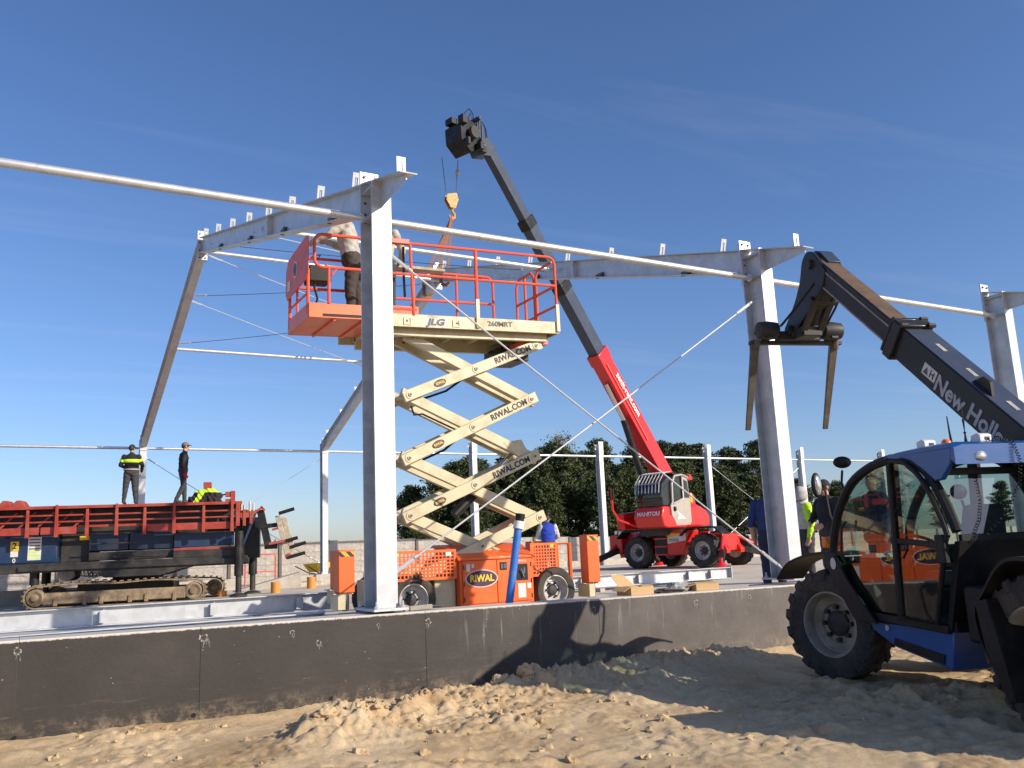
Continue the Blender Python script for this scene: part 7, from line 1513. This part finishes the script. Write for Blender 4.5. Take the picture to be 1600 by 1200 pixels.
# cardboard boxes on top of the wall, one with its flap up
def carton(x, y, z, sx, sy, sz, rz, label, flaps):
    t = thing('cardboard_box', label, 'box', (x, y, z), rz, 'cardboard boxes on the wall')
    b_ = MB(); th = 0.006
    b_.bb(-sx/2, sx/2, -sy/2, sy/2, 0, th); b_.bb(-sx/2, sx/2, -sy/2, -sy/2+th, th, sz); b_.bb(-sx/2, sx/2, sy/2-th, sy/2, th, sz); b_.bb(-sx/2, -sx/2+th, -sy/2+th, sy/2-th, th, sz); b_.bb(sx/2-th, sx/2, -sy/2+th, sy/2-th, th, sz); b_.build('carton', 'card', t, 0.002)
    for (a, c, d, e) in flaps: MB().prism([a, c, d, e], (0.0, 0.0, 0.006)).build('flap', 'card', t)
carton(3.36, 0.13, wtop(3.4), 0.38, 0.26, 0.10, rad(6), 'opened cardboard box with raised flap lying on the wall, left of the other', [((-0.19, 0.10, 0.102), (0.10, 0.12, 0.102), (0.02, 0.22, 0.23), (-0.22, 0.20, 0.25)), ((-0.19, -0.13, 0.10), (-0.19, 0.12, 0.10), (-0.30, 0.10, 0.06), (-0.30, -0.12, 0.05)), ((0.0, -0.12, 0.103), (0.19, -0.12, 0.103), (0.19, 0.0, 0.112), (0.0, 0.0, 0.112))])
carton(4.42, 0.10, wtop(4.4), 0.36, 0.22, 0.085, rad(-4), 'flat cardboard box on the wall near the big column', [((-0.18, -0.10, 0.087), (0.18, -0.10, 0.087), (0.18, 0.0, 0.10), (-0.18, 0.0, 0.10)), ((-0.18, 0.1, 0.086), (-0.18, -0.1, 0.086), (-0.28, -0.08, 0.06), (-0.28, 0.1, 0.05))])
def crumple(name, x, y, z, s, m, label, cat, amp=0.45, seed=0):
    bm = bmesh.new(); bmesh.ops.create_icosphere(bm, subdivisions=3, radius=1)
    for v in bm.verts:
        c = v.co.copy(); d = noise.cell(c*2.3+V((seed, 0, 0)))*amp + noise.noise(c*3+V((0, seed, 0)))*amp; v.co = V((c.x*s[0], c.y*s[1], max(-0.25, c.z)*s[2]))*(1+d)
    me = bpy.data.meshes.new(name); bm.to_mesh(me); bm.free(); o = link(name, me, m, None, 0, 20); o.location = (x, y, z+s[2]*0.35); return tag(o, label, cat)
crumple('plastic_bag', 4.05, 0.16, wtop(4.1), (0.17, 0.09, 0.085), 'bag', 'crumpled clear plastic film beside the flat cardboard box', 'plastic bag', 0.4, 3)
crumple('rag_heap', 3.86, 0.12, wtop(3.9), (0.22, 0.08, 0.035), 'darksteel', 'small heap of dark scrap between the two cardboard boxes', 'scrap', 0.5, 8)
# blue standpipe with a dark mouth
bp_ = thing('blue_pipe', 'blue plastic pipe with grey collar leaning in front of the scissor lift', 'pipe', (1.75, 0.55, gz(1.75, 0.55)))
z0 = bp_.location.z; tip = V((0.24, 0.02, 0.85-z0))
MB().tube([(0, 0, 0), tip*0.5, tip], 0.048, 16).build('pipe', 'bluepipe', bp_)
b_ = MB(); b_.tube([tip-V((0.01, 0, 0.06)), tip+V((0.012, 0, 0.03))], 0.066, 16); b_.build('collar', 'whiteink', bp_)
MB().tube([tip+V((0.01, 0, 0.02)), tip+V((0.03, 0, 0.12))], [0.05, 0.062], 14).build('mouth', 'plastic', bp_)
# orange pipe stubs in the floor
for x, y, h, lab in ((3.05, 16.3, 0.32, 'orange pipe stub in the ground left of the near column'), (4.45, 17.6, 0.36, 'taller orange pipe stub in the ground close to the near column'), (1.9, 17.8, 0.18, 'short orange pipe stub beside the crawler track')):
    o = MB().lathe([(0.13, 0.0), (0.13, h), (0.115, h), (0.115, 0.0)], (0, 0, 0), (0, 0, 1), 18).build('pipe_stub', 'orangepipe', None); o.location = (x, y, gz(x, y)-0.02); tag(o, lab, 'pipe', 'orange pipe stubs')
# yellow wheelbarrow far behind
wb = thing('wheelbarrow', 'small yellow wheelbarrow far behind, right of the rig', 'wheelbarrow', (6.6, 24.0, gz(6.6, 24)), rad(35))
MB().hexa([(-0.28, -0.2, 0.38), (0.28, -0.2, 0.38), (0.28, 0.2, 0.38), (-0.28, 0.2, 0.38), (-0.48, -0.34, 0.68), (0.52, -0.34, 0.72), (0.52, 0.34, 0.72), (-0.48, 0.34, 0.68)]).build('tray', 'yellow', wb, 0.02)
for s in (-1, 1): MB().tube([(-0.95, s*0.28, 0.62), (-0.3, s*0.22, 0.36), (0.62, s*0.06, 0.2)], 0.02, 8).build('handle', 'darksteel', wb); MB().tube([(-0.2, s*0.2, 0.36), (-0.3, s*0.26, 0.0)], 0.018, 8).build('leg', 'yellow', wb)
wheel(wb, (0.62, 0, 0.19), (0, 1, 0), 0.19, 0.09, 0.10, 0, 'rimlight')
# red tubular handrail standing behind the rig
hr = thing('handrail', 'red tubular handrail standing behind the rig stabiliser', 'handrail', (4.1, 22.8, gz(4.1, 22.8)))
MB().tube([(-0.45, 0, 0), (-0.45, 0, 1.05), (-0.40, 0, 1.1), (0.55, 0, 1.1), (0.6, 0, 1.05), (0.6, 0, 0)], 0.025, 8).build('hoop', 'redor', hr); MB().cyl((-0.45, 0, 0.5), (0.6, 0, 0.5), 0.02, 8).build('cross_rail', 'redor', hr)
# steel plate ramp and clamp tool by the near column
tag(MB().prism([(2.6, 19.6, gz(3, 19)), (4.6, 19.2, gz(3, 19)), (4.6, 19.2, 0.12)], (0.2, 1.0, 0)).build('ramp_wedge', 'concrete', None, 0.01), 'low wedge-shaped ramp lying behind the crawler track', 'ramp')
cl = thing('clamp_tool', 'rusty clamp tool lying on the wall by the near column base', 'tool', (0.42, 0.02, wtop(0.4)))
b_ = MB(); b_.bar((-0.12, 0, 0.03), (0.14, 0.0, 0.035), 0.05, 0.05); b_.cyl((-0.16, -0.03, 0.035), (-0.16, 0.03, 0.035), 0.035, 12); b_.build('body', 'rim', cl, 0.006); MB().cyl((0.14, 0, 0.035), (0.24, 0, 0.035), 0.018, 8).build('spindle', 'darksteel', cl)
tag(MB().box((4.6, 20.4, gz(4.6, 20.4)+0.06), (2.0, 1.2, 0.14), Matrix.Rotation(0.2, 3, 'Z')).build('timber_mat', 'wood', None, 0.02), 'low brown timber mat under the rig stabiliser', 'mat')
for i in range(0, 6):
    o = MB().bb(-0.35, 0.35, -0.35, 0.35, 0.0, 0.42).build('column_pad', 'concrete', None, 0.02); o.location = (6*i, WB, -0.445); tag(o, ['pale concrete pad under the rear column left of the rig', 'pale concrete pad under the rear column behind the rig', 'pale concrete pad under the rear column left of the near column', 'pale concrete pad under the rear column behind the scissor lift', 'pale concrete pad under the rear column left of the crane', 'pale concrete pad under the rear column right of the crane', 'pale concrete pad under the rear column behind the hooded worker'][i+1], 'concrete pad', 'pads under the rear columns')
